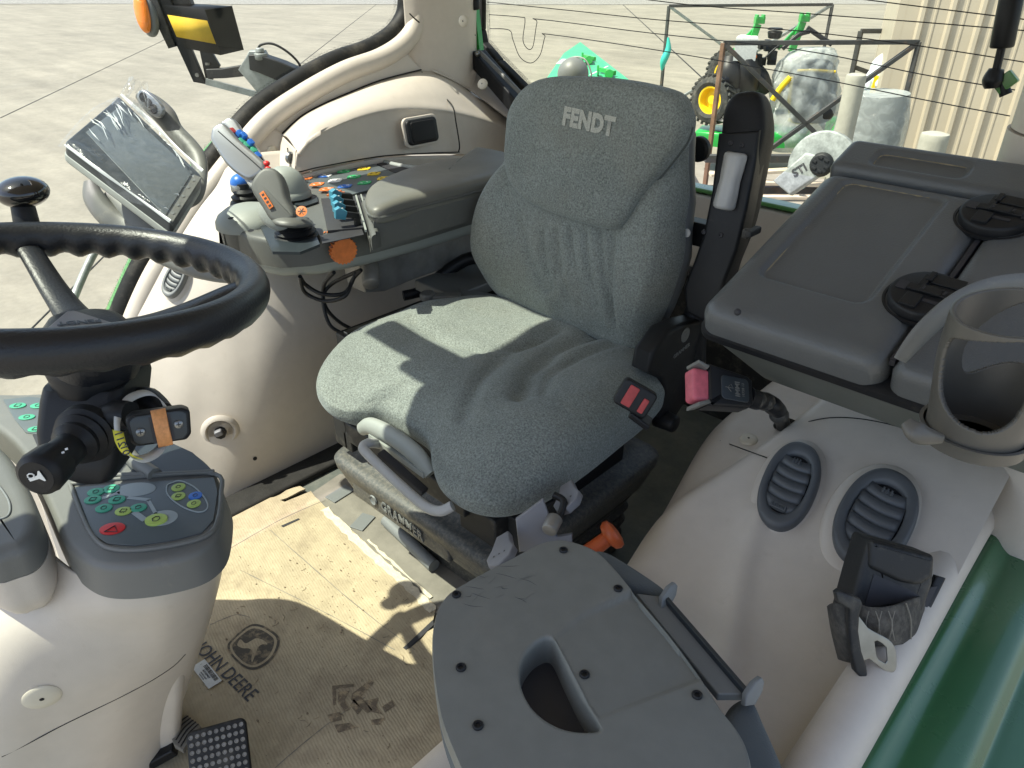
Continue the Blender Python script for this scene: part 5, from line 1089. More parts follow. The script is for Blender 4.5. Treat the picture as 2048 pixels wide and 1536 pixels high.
for k in range(34):
    if k < 20: t = random.random(); a0, b0 = 170 + 75 * t + random.uniform(-6, 14), 262 - 55 * t + random.uniform(-4, 20); dx_, dy_ = random.uniform(8, 26), random.uniform(14, 40)
    elif k < 28: t = random.random(); a0, b0 = 240 + 150 * t, 212 + 140 * t; dx_, dy_ = random.uniform(8, 22), random.uniform(4, 30)
    else: t = random.random(); a0, b0 = 335 + 55 * t, 432 - 75 * t; dx_, dy_ = random.uniform(-14, 14), random.uniform(-14, 8)
    g.tube([mfilm(a0, b0), mfilm(a0 + dx_ * .5 + random.uniform(-3, 3), b0 + dy_ * .5, .016), mfilm(a0 + dx_, b0 + dy_)], [.0003, .0011, .0003], 4, False, 4, flat=.4)
g.tube([mfilm(129, 288, -.002), mfilm(200, 345, .004), mfilm(262, 385, -.001), mfilm(340, 446, .004)], [.002, .0035, .002, .004], 5, False, 8, flat=.3)
g.tube([mfilm(242, 194, .006), mfilm(300, 250, .010), mfilm(352, 298, .006), mfilm(404, 350, .010)], [.003, .005, .002, .004], 5, False, 8, flat=.3)
M['crease'] = mat('film_highlight', (.55, .58, .6), .25, alpha=.55)  # pale strands paint highlights along the film's wrinkles and edges
obj('wrap_glint', g, 'crease', mon)
# handle behind with keys, and lower bracket
g = G(); g.tube([D(278, 188, 1.72), D(300, 205, 1.72), D(330, 232, 1.72), D(350, 262, 1.72), D(378, 292, 1.71), D(396, 318, 1.70), D(400, 350, 1.68), D(390, 392, 1.64), D(372, 410, 1.62)], [.012, .022, .025, .020, .020, .020, .018, .020, .014], 14, False, 6, flat=.7); gh = obj('grab_handle', g, 'dash', mon)
m = frame(D(303, 208, 1.69), D(330, 235, 1.69) - D(280, 190, 1.69), UP + CR * .5)
g = G(); g.prism(superell(.037, .019, 24, 3), -.003, .006, r=.003, m=m); kpd = obj('handle_keypad', g, 'silver', gh)
for k in range(3): g = G(); g.lathe([(.0105, .004), (.0105, .0065), (.0085, .0072), (.008, .0066), (.0004, .0078)], 20, m @ Matrix.Translation((-.021 + k * .0175, .002 * (1 - k), 0))); obj('handle_key', g, 'ink', kpd)
g = G(); g.tube([D(180, 362, 1.62), D(188, 395, 1.62), D(215, 430, 1.62), D(252, 455, 1.62), D(300, 490, 1.60), D(360, 522, 1.58), D(430, 545, 1.56), D(500, 555, 1.54)], [.014, .024, .026, .026, .026, .024, .020, .014], 12, False, 6, flat=.6); obj('mount_arm', g, 'dash', mon)
g = G(); g.tube([D(215, 390, 1.64), D(270, 440, 1.62), D(330, 490, 1.60), D(400, 528, 1.58), D(470, 545, 1.56)], [.02, .035, .035, .032, .02], 12, False, 6, flat=.5); obj('mount_arm', g, 'console', mon)

# ================================================================ STEERING WHEEL AND COLUMN
wc = V((-1.045, .238, .935)); wt = R(10); wnv = V((0, math.sin(wt), math.cos(wt))); wm = frame(wc, V((1, 0, 0)), V((0, math.cos(wt), -math.sin(wt))))
st = thing('steering_wheel', 'black padded steering wheel with spinner knob', 'steering wheel', tuple(wc))
g = G(wm); rg = []; NN = 240; Rw = .247
for i in range(NN):
    a = 2 * math.pi * i / NN; fl = .0022 * max(0, math.sin(a * 34)); rr = []
    for k in range(20):
        b = 2 * math.pi * k / 20; r = .0215; inner_ = max(0, -math.cos(b)); outer_ = max(0, -math.sin(b))
        rr_ = r + .0036 * (math.sin(a * 38)) * (max(0, -math.cos(b - .95)) ** 1.6)
        rr.append(((Rw + rr_ * math.cos(b)) * math.cos(a), (Rw + rr_ * math.cos(b)) * math.sin(a), rr_ * 1.18 * math.sin(b)))
    rg.append(rr)
g.rings(rg, closed=True); rim_ = obj('rim', g, 'rubber', st, wn=False)
hub = wc - wnv * .085
hcn = PL(178, 655, hub + wnv * .01, wnv)
sp_ang = [PL(35, 470, wc, wnv), PL(-160, 700, wc, wnv), PL(532, 560, wc, wnv)]
for i, p in enumerate(sp_ang[:3]):
    d = (p - hcn); g = G(); mid = hcn.lerp(p, .5) - wnv * .012
    g.tube([hcn - wnv * .01, hcn.lerp(p, .25) - wnv * .015, mid, hcn.lerp(p, .8) + wnv * 0, p], [.034, .024, .020, .018, .019], 14, False, 6, flat=.5 if i < 2 else .4, ref=d.cross(wnv)); obj('spoke', g, 'rubber', st)
g = G(); mh_ = frame(hcn, V((1, 0, 0)), V((0, 1, -.15))); rg = []
for s_, z in ((.85, -.075), (1.0, -.055), (1.02, -.03), (.96, -.004), (.80, .010), (.6, .014)):
    rg.append([(x * s_, y * s_, z) for x, y in superell(.062, .056, 32, 2.6)])
g.rings(rg, m=mh_); obj('hub', g, 'rubber', st)
tri = [PL(*p, hub + wnv * .028, wnv) for p in ((132, 622), (150, 620), (238, 648), (235, 656), (95, 662), (92, 656))]
g = G(wm); iw = wm.inverted(); t2 = [tuple((iw @ p)[:2]) for p in tri]; z0 = (iw @ tri[0]).z
g.prism(t2, z0 - .012, z0, r=.003, m=wm); hb = obj('hub_badge', g, 'lav', st)
g = G(); pa, pb = PL(203, 641, hub + wnv * .029, wnv), PL(113, 648, hub + wnv * .029, wnv); vs, fs = textmesh('FENDT', .02, .0003, .0006); wx = max(v.x for v in vs) * 2; m = frame((pa + pb) / 2, pb - pa, wnv.cross(pb - pa)); g.add([(v.x * (pb - pa).length / wx, v.y * .9, v.z + .0006) for v in vs], fs, m); obj('lettering', g, 'bezel', hb, wn=False)
kbp = PL(48, 452, wc, wnv); dk = depth(kbp)
g = G(); g.cyl(D(62, 485, dk - .01), D(44, 405, dk - .02), .020, .017, 20, .003); g.cyl(D(45, 425, dk - .02), D(42, 398, dk - .02), .015, .012, 18); kn = obj('spinner_post', g, 'black', st)
g = G(); m = Matrix.Translation(D(45, 384, dk - .02)); g.ball((0, 0, 0), (.0385, .0385, .024), 30, m); obj('spinner_knob', g, 'gloss', kn)
col = thing('steering_column', 'black steering column shroud with horn stalk and shuttle lever', 'steering column', (-1.05, .25, .62))
g = G(); cb_ = hcn - wnv * .05; g.lathe([(.055, .0), (.060, -.012), (.055, -.03), (.056, -.036), (.050, -.044), (.046, -.055)], 36, frame(cb_, V((1, 0, 0)), V((0, 1, -.15)))); obj('collar', g, 'black', col)
dcc = depth(cb_) - .01
def dcx(px, py, o=0): return D(px, py, dcc + o)
mcl = frame(dcx(160, 860), CR, CF); imc = mcl.inverted()
def ring_px(py, x0, x1, yf, yb, o=.0):
    a, b = dcx(x0, py), dcx(x1, py); zc_ = a.z; w2 = (b - a).length; cxm = (imc @ ((a + b) / 2)); return [(cxm.x + x, cxm.y + y + o, cxm.z) for x, y in rrect(w2, yf, .018, 4)]
g = G(); g.rings([ring_px(765, 95, 255, .11, 0, .03), ring_px(790, 92, 258, .12, 0, .03), ring_px(850, 86, 252, .12, 0, .03), ring_px(905, 92, 246, .115, 0, .03), ring_px(938, 120, 236, .10, 0, .03), ring_px(960, 150, 226, .08, 0, .03)], m=mcl); obj('shroud', g, 'black', col, bev=.003)
# horn / wiper stalk
s0, s1, s2 = dcx(172, 868, -.05), dcx(120, 915, -.10), dcx(72, 955, -.15); 
g = G(); ax_ = (s2 - s0).normalized(); m = frame(s0, ax_.orthogonal(), ax_.cross(ax_.orthogonal()))
if (m.to_3x3() @ V((0, 0, 1))).dot(ax_) < 0: m = m @ Matrix.Rotation(math.pi, 4, 'X')
Ls = (s2 - s0).length
g.lathe([(.040, -.01), (.040, .004), (.034, .008), (.036, .014), (.029, .020), (.030, .028), (.024, .034), (.018, .045)], 32, m); stk = obj('stalk_boot', g, 'black', col)
g = G(); N = 36; rg = []
for z, r in ((.03, .018), (.035, .0215), (Ls * .62, .0225), (Ls * .64, .0212), (Ls * .66, .026), (Ls * .9, .028), (Ls * .96, .027), (Ls * .985, .022), (Ls, .021)):
    rg.append([(r * (1 + (.035 if (Ls * .65 < z < Ls * .93) and k % 3 == 0 else 0)) * math.cos(2 * math.pi * k / N), r * (1 + (.035 if (Ls * .65 < z < Ls * .93) and k % 3 == 0 else 0)) * math.sin(2 * math.pi * k / N), z) for k in range(N)])
g.rings(rg, m=m); sk = obj('horn_stalk', g, 'black', col)
vcam = (C0 - s2).normalized(); ux = (CR - ax_ * CR.dot(ax_)).normalized(); mh_ = frame(s2 + ax_ * .0012, ux, ax_.cross(ux))
g = G(); mq_ = mh_ @ Matrix.Rotation(R(200), 4, 'Z'); g.prism([(-.0105, -.0072), (-.0085, -.0072), (-.0045, -.0024), (.0085, -.0020), (.0085, .0020), (-.0045, .0024), (-.0085, .0072), (-.0105, .0072)], 0, .0006, m=mq_); g.tube([mq_ @ V((.003 + .0045 * math.cos(t), -.0045 + .0032 * math.sin(t), .0006)) for t in [k * .785 for k in range(8)]], .0009, 5, True, 1); obj('horn_symbol', g, 'kwhite', sk)
for t_ in (.35, .48):
    for k in range(4):
        a = R(40 + k * 25); pass
g = G()
for k, (px, py) in enumerate(((118, 915), (126, 905), (133, 898), (112, 925))):
    p = dcx(px, py, -.135); g.box((0, 0, 0), (.004, .0025, .0006), frame(p, CR + UP * .4, UP + CF * .6))
obj('stalk_print', g, 'inkw', sk)
# shuttle lever
g = G(); g.tube([dcx(205, 880, -.02), dcx(218, 850, -.035), dcx(235, 832, -.04), dcx(262, 830, -.045)], [.020, .022, .022, .018], 14, False, 6); sh_ = obj('shuttle_arm', g, 'black', col)
g = G(); g.tube([dcx(240, 820, .01), dcx(290, 800, .03), dcx(330, 822, .0)], [.016, .02, .012], 12, False, 6); obj('rear_arm', g, 'black', sh_)
ml = frame(dcx(318, 855, -.07), dcx(378, 842, -.055) - dcx(258, 866, -.085), UP + CF * .35)
if (ml.to_3x3() @ V((0, 0, 1))).dot(C0 - dcx(318, 855)) < 0: ml = ml @ Matrix.Rotation(math.pi, 4, 'X')
il = ml.inverted(); nl = ml.to_3x3() @ V((0, 0, 1)); ol_ = ml.translation
def lq(px, py): return tuple((il @ PL(px, py, ol_, nl))[:2])
lo = [lq(*p) for p in ((250, 842), (262, 830), (365, 816), (380, 822), (383, 868), (374, 880), (275, 894), (262, 888))]
g = G(); g.prism(rnd(lo, .003, 2), -.036, 0, r=.004, rb=.010, m=ml); lh = obj('lever_head', g, 'black', sh_)
g = G(); g.prism(rnd([(x * .88 + lq(318, 855)[0] * .12, y * .86 + lq(318, 855)[1] * .14) for x, y in lo], .003, 2), -.002, .0012, r=.0006, m=ml); obj('face_plate', g, 'bezel', lh)
g = G(); x, y = lq(324, 857); g.box((x, y, -.002), (.026, .036, .008), ml) ; obj('slot', g, 'ink', lh)
g = G(); rg = []
for i in range(11):
    a = R(-75 + 15 * i); rg.append([(x + xx, y + .026 * math.sin(a), -.006 + .014 * math.cos(a) * zz_ ) for xx, zz_ in ((-.009, .9), (-.008, 1), (.008, 1), (.009, .9), (.009, 0), (-.009, 0))])
g.rings(rg, m=ml); obj('thumb_rocker', g, 'wornor', lh)
for a, b in ((281, 864), (357, 848)):
    x, y = lq(a, b); g = G(); g.lathe([(.0055, 0), (.0055, .0018), (.004, .0028), (.0003, .0028)], 18, ml @ Matrix.Translation((x, y, .0008))); s_ = obj('cross_screw', g, 'steel', lh)
    g = G(); g.box((x, y, .0038), (.006, .0012, .0006), ml); g.box((x, y, .0038), (.0012, .006, .0006), ml); obj('screw_slot', g, 'ink', s_)
# paper tag looped round the lever
rgp = [dcx(240, 822, -.05), dcx(262, 795, -.02), dcx(300, 786, 0), dcx(330, 812, -.02), dcx(335, 860, -.02), dcx(318, 900, -.06), dcx(285, 918, -.09), dcx(255, 908, -.10), dcx(238, 880, -.09), dcx(234, 845, -.07)]
def ribbon(pts, wv, par, nm, mt, n=8, closed=False, th=.0006):
    q = catmull(pts, n, closed); g = G(); g.add([p - wv / 2 for p in q] + [p + wv / 2 for p in q], [(i, (i + 1) % len(q), len(q) + (i + 1) % len(q), len(q) + i) for i in range(len(q) if closed else len(q) - 1)]); return obj(nm, g, mt, par, solid=th)
tg = ribbon(rgp, (CF * .3 + CR * -.012 * 30 + UP * .1).normalized() * .016, None, 'paper_tag', 'paper', closed=True); tag(tg, 'white and yellow paper strip tag looped round the shuttle lever', 'tag')
wv = (CF * .35 + CR * -.95).normalized() * .0185
yt = ribbon([p + (C0 - p).normalized() * .0012 for p in (dcx(275, 916, -.094), dcx(255, 908, -.10), dcx(243, 890, -.095), dcx(238, 872, -.088), dcx(236, 862, -.08))], wv, tg, 'yellow_end', 'tag')
g = G(); 
for s_, px, py, an in (('01', 250, 900, 62), ('211', 240, 878, 75)):
    p = dcx(px, py, -.105); text(g, s_, .014, frame(p + (C0 - p).normalized() * .004, D(px - 6, py - 18, 1) - D(px, py, 1), (D(px + 10, py - 3, 1) - D(px, py, 1))), .0002, .0002)
obj('handwriting', g, 'ink', yt, wn=False)

# ================================================================ DASH CONSOLE
dsh = thing('dash_console', 'beige dash pedestal with grey key panel and small recess under the steering wheel', 'dashboard', (-1.0, .1, 0))
dz = .60
def dq(pts, z=dz): return [tuple(Z(a, b, z)[:2]) for a, b in pts]
top_o = dq([(-60, 790), (40, 786), (150, 790), (300, 860), (385, 900), (425, 935), (444, 975), (446, 1010), (436, 1062), (412, 1092), (372, 1112), (300, 1128), (230, 1134), (180, 1126), (140, 1098), (115, 1060), (40, 900), (-40, 830)])
top_o = [tuple(p[:2]) for p in catmull([(*q, 0) for q in top_o], 5, True)]
g = G(); g.prism(top_o, dz - .055, dz, r=.012, seg=5, taper=-.004); dtop = obj('top_tray', g, 'dash', dsh)
# beige body: loft from under tray to floor
bt = dq([(-200, 820), (-60, 800), (150, 800), (380, 915), (440, 975), (447, 1020), (437, 1072), (405, 1105), (300, 1140), (220, 1146), (150, 1130), (100, 1075), (20, 930), (-120, 860)])
cxb, cyb = -1.05, .16
bt0 = [(-1.55, .22), (-1.45, .30), (-1.30, .38), (-1.10, .46)]
g = G(); rg = []
body_rows = [(dz - .05, [(452, 1010), (443, 1085), (405, 1128), (300, 1160), (215, 1168), (140, 1150), (90, 1090), (0, 980)]),]
def brow(z, sx, sy, ox, oy): return [(cxb + (x - cxb) * sx + ox, cyb + (y - cyb) * sy + oy, z) for x, y in top_o]
rg = [brow(dz - .050, .95, .93, 0, .004), brow(dz - .075, .85, .80, -.02, .02), brow(.44, .72, .62, -.04, .03), brow(.30, .62, .52, -.06, .02), brow(.15, .55, .45, -.08, 0), brow(0, .5, .4, -.10, -.02)]
cols_ = len(rg[0]); RR = []
for k in range(cols_): RR.append(catmull([r[k] for r in rg], 5))
rg2 = [[RR[k][i] for k in range(cols_)] for i in range(len(RR[0]))]; rg2 = [catmull(r, 2, True) for r in rg2]
g.rings(rg2); bd = obj('pedestal', g, 'beige', dsh)
# moulded cover: from the tray edge down to the floor, wrapping round to the right-hand side
nb_ = [[(-120, 1110), (0, 1120), (80, 1095), (150, 1140), (230, 1162), (330, 1150), (405, 1118), (440, 1078), (452, 1020)],
       [(-120, 1185), (0, 1190), (90, 1188), (165, 1205), (240, 1212), (335, 1203), (408, 1168), (438, 1122), (446, 1060)],
       [(-120, 1290), (0, 1285), (100, 1268), (175, 1262), (250, 1262), (335, 1253), (403, 1220), (430, 1172), (438, 1110)],
       [(-120, 1400), (0, 1395), (100, 1372), (180, 1357), (260, 1340), (330, 1318), (385, 1290), (410, 1248), (418, 1190)],
       [(-120, 1510), (0, 1492), (100, 1462), (180, 1440), (250, 1420), (315, 1393), (362, 1362), (385, 1325), (392, 1270)],
       [(-120, 1630), (0, 1600), (90, 1570), (170, 1545), (240, 1515), (300, 1480), (336, 1448), (358, 1405), (364, 1350)],
       [(-120, 1770), (0, 1740), (80, 1700), (150, 1660), (220, 1620), (280, 1570), (312, 1530), (332, 1485), (338, 1430)]]
zr = [[.55, .55, .552, .552, .552, .552, .552, .55, .545], [.51, .512, .515, .515, .51, .50, .49, .49, .49], [.455, .46, .462, .455, .44, .425, .41, .41, .41], [.37, .37, .365, .355, .34, .325, .31, .31, .31], [.26, .26, .25, .24, .23, .21, .20, .20, .20], [.13, .13, .12, .11, .10, .09, .085, .085, .085], [0] * 9]
g = G(); g.patch([[Z(a, b, z) for (a, b), z in zip(r, zz_)] for r, zz_ in zip(nb_, zr)], 8, 8); PCV = g.v; shd = obj('pedestal_cover', g, 'beige', dsh, solid=.006, off=-1)
p, n_ = onG(PCV, 84, 1386); cap(p + n_ * .0065, n_, .026, shd)
seam([(lambda q: q[0] + q[1] * .0062)(onG(PCV, *q)) for q in ((5, 1506), (60, 1478), (120, 1446), (185, 1414), (250, 1382), (305, 1352), (345, 1325), (366, 1303))], .0009, shd)
# second grey rounded pod at the left edge
g = G(); po_ = [tuple(Z(a, b, .63)[:2]) for a, b in ((-160, 820), (-60, 850), (10, 900), (50, 960), (72, 1010), (78, 1050), (60, 1085), (20, 1105), (-60, 1110), (-180, 1000))]; g.prism(catmull([(a, b, 0) for a, b in po_], 4, True), .585, .635, r=.02, rb=.004, seg=6); obj('side_pod', g, 'dash', dsh)
g = G(); g.prism(catmull([(a * 1 , b, 0) for a, b in po_], 4, True), .50, .586, rb=.05, seg=5); obj('pod_base', g, 'beige', dsh)
g = G(); g.tube([Z(*p, .636) for p in ((-60, 935), (-20, 955), (8, 985), (20, 1012), (12, 1034), (-30, 1040))], .0016, 8); obj('pod_groove', g, 'grey', dsh)
# inner tray recess + key film
g = G(); g.prism(dq([(150, 975), (428, 955), (436, 985), (428, 1040), (404, 1066), (350, 1080), (270, 1092), (215, 1088), (185, 1070)], dz + .001), dz - .001, dz + .0022, r=.001); kf = obj('key_film', g, 'panel', dtop)
g = G(); g.tube([Z(*p, dz + .002) for p in ((140, 968), (170, 1045), (195, 1083), (225, 1098), (280, 1100), (360, 1088), (412, 1072), (434, 1045), (442, 990), (430, 948), (300, 952), (140, 968))], .0035, 8, False, 5); obj('film_frame', g, 'dash', dtop)
g = G(); g.prism(dq([(235, 905), (262, 872), (330, 880), (385, 905), (424, 940), (330, 948), (268, 948)], dz + .001), dz - .001, dz + .0012); rc_ = obj('tray_recess', g, 'bezel', dtop)
g = G(); g.tube([Z(*p, dz + .004) for p in ((215, 950), (330, 948), (428, 943))], .004, 8, False, 2); g.tube([Z(*p, dz + .003) for p in ((232, 860), (262, 915), (310, 950))], .012, 8, False, 4); obj('tray_rib', g, 'dash', dtop)
g = G(); g.prism(dq([(65, 870), (90, 862), (105, 905), (85, 915)], dz + .001), dz - .001, dz + .0015); obj('column_gap', g, 'ink', dtop)
rngp = [(22, 800), (86, 796), (100, 862), (50, 868), (30, 840)]
g = G(); g.prism(dq([(6, 800), (60, 794), (120, 800), (100, 872), (52, 866), (30, 840)], dz + .001), dz - .001, dz + .0022, r=.001); kf2 = obj('key_film', g, 'panel', dtop)
def oval(px, py, rx, ry, mt, par, z=dz + .0024, sym=True, h=.0016, nm='key'):
    c = Z(px, py, z); k = (c - C0).length / FPX * 1.02; m = frame(c, CR, CF); g = G(); g.prism(superell(rx * k, ry * k / .72, 28, 2), 0, h, r=.0006, m=m); o_ = obj(nm, g, mt, par)
    if sym:
        g = G(); s_ = rx * k
        r_ = random.random()
        if r_ < .6:
            g.tube([(-s_ * .35, -s_ * .25, h + .0002), (-s_ * .3, s_ * .3, h + .0002), (s_ * .35, s_ * .3, h + .0002), (s_ * .35, -s_ * .25, h + .0002)], s_ * .05, 4, True, 1)
            for q in (-.2, 0, .2): g.box((q * s_, -s_ * .3, h + .0002), (s_ * .06, s_ * .35, .0003))
        else:
            g.tube([(s_ * .35 * math.cos(a), s_ * .35 * math.sin(a), h + .0002) for a in [k_ * 1.0472 for k_ in range(6)]], s_ * .05, 4, True, 1)
        g.v = [m @ v for v in g.v]; obj('key_symbol', g, 'ink', o_)
    return o_
for a in ((36, 812), (77, 812), (54, 835), (72, 859)): oval(a[0], a[1], 13, 6, 'kteal', kf2)
for px, py, mt in ((192, 985, 'kteal'), (223, 978, 'kteal'), (186, 1000, 'kteal'), (208, 1017, 'kteal'), (234, 1000, 'kteal'), (277, 1016, 'kteal'), (247, 1023, 'klime'), (357, 975, 'klime'), (357, 993, 'klime'), (388, 1008, 'klime'), (391, 992, 'blue')):
    oval(px, py, 14 if px < 300 else 12, 8, mt, kf)
oval(313, 1041, 19, 11, 'klime', kf, h=.003); oval(225, 1058, 21, 11, 'red', kf, sym=False)
g = G(); c = Z(225, 1058, dz + .0046); k = .0009; g.tube([c + CR * (a * .009) + CF * (b * .008) for a, b in ((-1, -.7), (1, -.7), (0, .9))], .0009, 4, True, 1); obj('hazard_triangle', g, 'ink', kf)
oval(272, 979, 34, 14, 'kpale', kf, sym=False, h=.0006, nm='dial_mark'); oval(325, 1036, 26, 15, 'kpale', kf, sym=False, h=.0006, nm='dial_mark')
g = G(); g.tube([Z(*p, dz + .003) for p in ((345, 965), (362, 962), (390, 975), (412, 1000), (414, 1018), (395, 1024), (362, 1012), (336, 990), (334, 972))], .0011, 5, True, 5); g.bar(Z(240, 985, dz + .0026), Z(200, 998, dz + .0026), .006, .0008) ; g.bar(Z(256, 995, dz + .0026), Z(300, 1000, dz + .0026), .006, .0008); g.bar(Z(296, 1000, dz + .0026), Z(312, 1028, dz + .0026), .005, .0008); g.bar(Z(268, 1024, dz + .0026), Z(290, 1040, dz + .0026), .008, .0008); obj('film_lines', g, 'kpale', kf)
# pedals
pd_ = thing('brake_pedal', 'black dimpled metal pedal at the bottom edge of the cardboard', 'pedal', tuple(Z(440, 1500, .06)))
g = G(); mp_ = frame(Z(438, 1515, .09), Z(500, 1500, .09) - Z(395, 1530, .09), Z(440, 1470, .10) - Z(440, 1560, .06)); g.prism(rrect(.10, .11, .012), -.012, 0, r=.004, m=mp_); pp = obj('pedal_plate', g, 'blackdusty', pd_)
g = G()
for i in range(9):
    for j in range(8): g.lathe([(.0035, 0), (.004, .0012), (.0032, .0018), (.0022, .0004), (.0003, .0004)], 10, mp_ @ Matrix.Translation((-.042 + i * .0105, -.044 + j * .0125, 0)))
obj('grip_dimples', g, 'cast', pp)
pd2 = thing('clutch_pedal', 'dusty ribbed pedal pad on a black arm beside the dash pedestal', 'pedal', tuple(Z(370, 1470, .06)))
g = G(); mp2 = frame(Z(366, 1463, .07), Z(400, 1440, .07) - Z(335, 1478, .07), CF); pts2 = [tuple((mp2.inverted() @ Z(a, b, .07))[:2]) for a, b in ((338, 1462), (372, 1428), (402, 1452), (366, 1500), (348, 1490))]; g.prism(pts2, -.01, 0, r=.003, m=mp2); pq = obj('pedal_pad', g, 'mudf', pd2)
g = G()
for k in range(5): a = .15 + k * .17; p0, p1 = V((*pts2[0], 0)).lerp(V((*pts2[3], 0)), a), V((*pts2[1], 0)).lerp(V((*pts2[2], 0)), a); g.tube([mp2 @ p0, mp2 @ ((p0 + p1) / 2 + V((0, .004, .001))), mp2 @ p1], .0014, 5)
obj('pad_rib', g, 'blackdusty', pq)
g = G(); g.bar(Z(352, 1490, .05), Z(280, 1530, .02), .035, .02); obj('pedal_arm', g, 'black', pd2, bev=.004)
# ================================================================ STORAGE BOX
bn = V((0, -.33, 1)).normalized(); BP = V((-.5, .97, .845)); bm_ = frame(BP, V((1, 0, 0)), V((0, 1, .33))); ib = bm_.inverted()
def bp(pts): return [tuple((ib @ PL(a, b, BP, bn))[:2]) for a, b in pts]
sb = thing('storage_box', 'dark grey leather grained storage box with twin hinge discs behind the door', 'storage box', (-.25, 1.15, .6))
x0 = -.012; x1 = .272; y0 = .0; y1 = .425
lidpts = rnd([(x0, y0), (x1, y0), (x1, y1), (x0 + .004, y1)], .02, 4)
def grid_lid(xa, xb, ya, yb, rim, recess, nm, par, mt='box', corner=.03, edge=.03, rc=None, n=90):
    # top sheet with a sunken field; edges rolled down
    g = G(); vs = []; N = n; Mm = int(n * (yb - ya) / (xb - xa)) if yb - ya < (xb - xa) * 3 else n * 2
    def h(x, y):
        dx = max(0, max(xa + corner - x, x - xb + corner)); dy = max(0, max(ya + corner - y, y - yb + corner)); d = corner - math.hypot(dx, dy)
        e = 0
        k = min(1, max(0, d / edge)); e = -edge * .9 * (1 - math.sqrt(max(0, 1 - (1 - k) ** 2)))
        if rc:
            rx0, rx1, ry0, ry1, rr, dp = rc; qx = max(rx0 + rr - x, x - rx1 + rr); qy = max(ry0 + rr - y, y - ry1 + rr)
            sd = (math.hypot(max(qx, 0), max(qy, 0)) + min(max(qx, qy), 0)) - rr
            e -= dp * smooth(.003, -.007, sd)
        return e, d
    for j in range(Mm + 1):
        for i in range(N + 1):
            x = xa + (xb - xa) * i / N; y = ya + (yb - ya) * j / Mm
            cxn = min(max(x, xa + corner), xb - corner); cyn = min(max(y, ya + corner), yb - corner); q = V((x - cxn, y - cyn, 0))
            if q.length > corner: q = q.normalized() * corner; x, y = cxn + q.x, cyn + q.y
            e, d = h(x, y); vs.append((x, y, e))
    base = len(vs); fs = [(j * (N + 1) + i, j * (N + 1) + i + 1, (j + 1) * (N + 1) + i + 1, (j + 1) * (N + 1) + i) for j in range(Mm) for i in range(N)]
    per = [i for i in range(N + 1)] + [j * (N + 1) + N for j in range(1, Mm + 1)] + [Mm * (N + 1) + i for i in range(N - 1, -1, -1)] + [j * (N + 1) for j in range(Mm - 1, 0, -1)]
    for k in per: vs.append((vs[k][0], vs[k][1], -.050))
    P_ = len(per)
    for k in range(P_): fs.append((per[k], per[(k + 1) % P_], base + (k + 1) % P_, base + k))
    g.add(vs, fs, bm_); return obj(nm, g, mt, par, wn=False, angle=60)
rcp = bp([(1498, 552), (1700, 352), (1915, 395), (1722, 600)])
rx0 = sum(p[0] for p in (rcp[0], rcp[1])) / 2; rx1 = sum(p[0] for p in (rcp[2], rcp[3])) / 2; ry0 = (rcp[0][1] + rcp[3][1]) / 2; ry1 = (rcp[1][1] + rcp[2][1]) / 2
LID = (rx0, rx1, ry0, ry1, .022, .009)
main = grid_lid(x0, x1 - .004, -.022, .412, 0, 0, 'lid', sb, rc=LID, corner=.03, edge=.030)
l2 = grid_lid(x1 + .002, .56, -.020, .40, 0, 0, 'lid', sb, corner=.022, edge=.022, n=50); l2['label'] = 'plain second lid beyond the hinge discs'
# rear raised strip with its own small tray
g_rear = grid_lid(x0 - .004, .42, .416, .520, 0, 0, 'rear_tray', sb, rc=(.045, .20, .438, .492, .018, .008), corner=.018, edge=.016, n=110)
for o_, dz_ in ((g_rear, .010),):
    for v in o_.data.vertices: v.co.z += .004
# dust settled in the grooves
g = G(); rr = [(x, y, -.0088) for x, y in rnd([(rx0 + .004, ry0 + .004), (rx1 - .004, ry0 + .004), (rx1 - .004, ry1 - .004), (rx0 + .004, ry1 - .004)], .02, 5)]
a_ = [q for q in rr if q[0] < rx0 + .012 or q[1] > ry1 - .012]
g = G(bm_)
pl_ = catmull([(rx0 + .0045, ry0 + .006, -.0087), (rx0 + .0035, (ry0 + ry1) / 2, -.0087), (rx0 + .004, ry1 - .03, -.0087), (rx0 + .010, ry1 - .010, -.0087), (rx0 + .03, ry1 - .004, -.0087), ((rx0 + rx1) / 2, ry1 - .0035, -.0087), (rx1 - .03, ry1 - .004, -.0087)], 8)
g.tube(pl_, [.0016 + .0026 * random.random() for _ in pl_], 6, False, 1, flat=.25, ref=(1, 1, 0)); obj('groove_dust', g, 'dustline', main)
g = G(bm_); 
pl_ = catmull([(.050, .446, -.0032), (.050, .480, -.0032), (.064, .488, -.0032), (.12, .4885, -.0032), (.19, .487, -.0032)], 8)
g.tube(pl_, [.0012 + .0020 * random.random() for _ in pl_], 6, False, 1, flat=.25, ref=(1, 1, 0)); obj('groove_dust', g, 'dustline', g_rear)
g = G(bm_); g.bar((x1 - .001, .0, -.012), (x1 - .001, .40, -.012), .007, .01); obj('lid_gap', g, 'ink', sb)
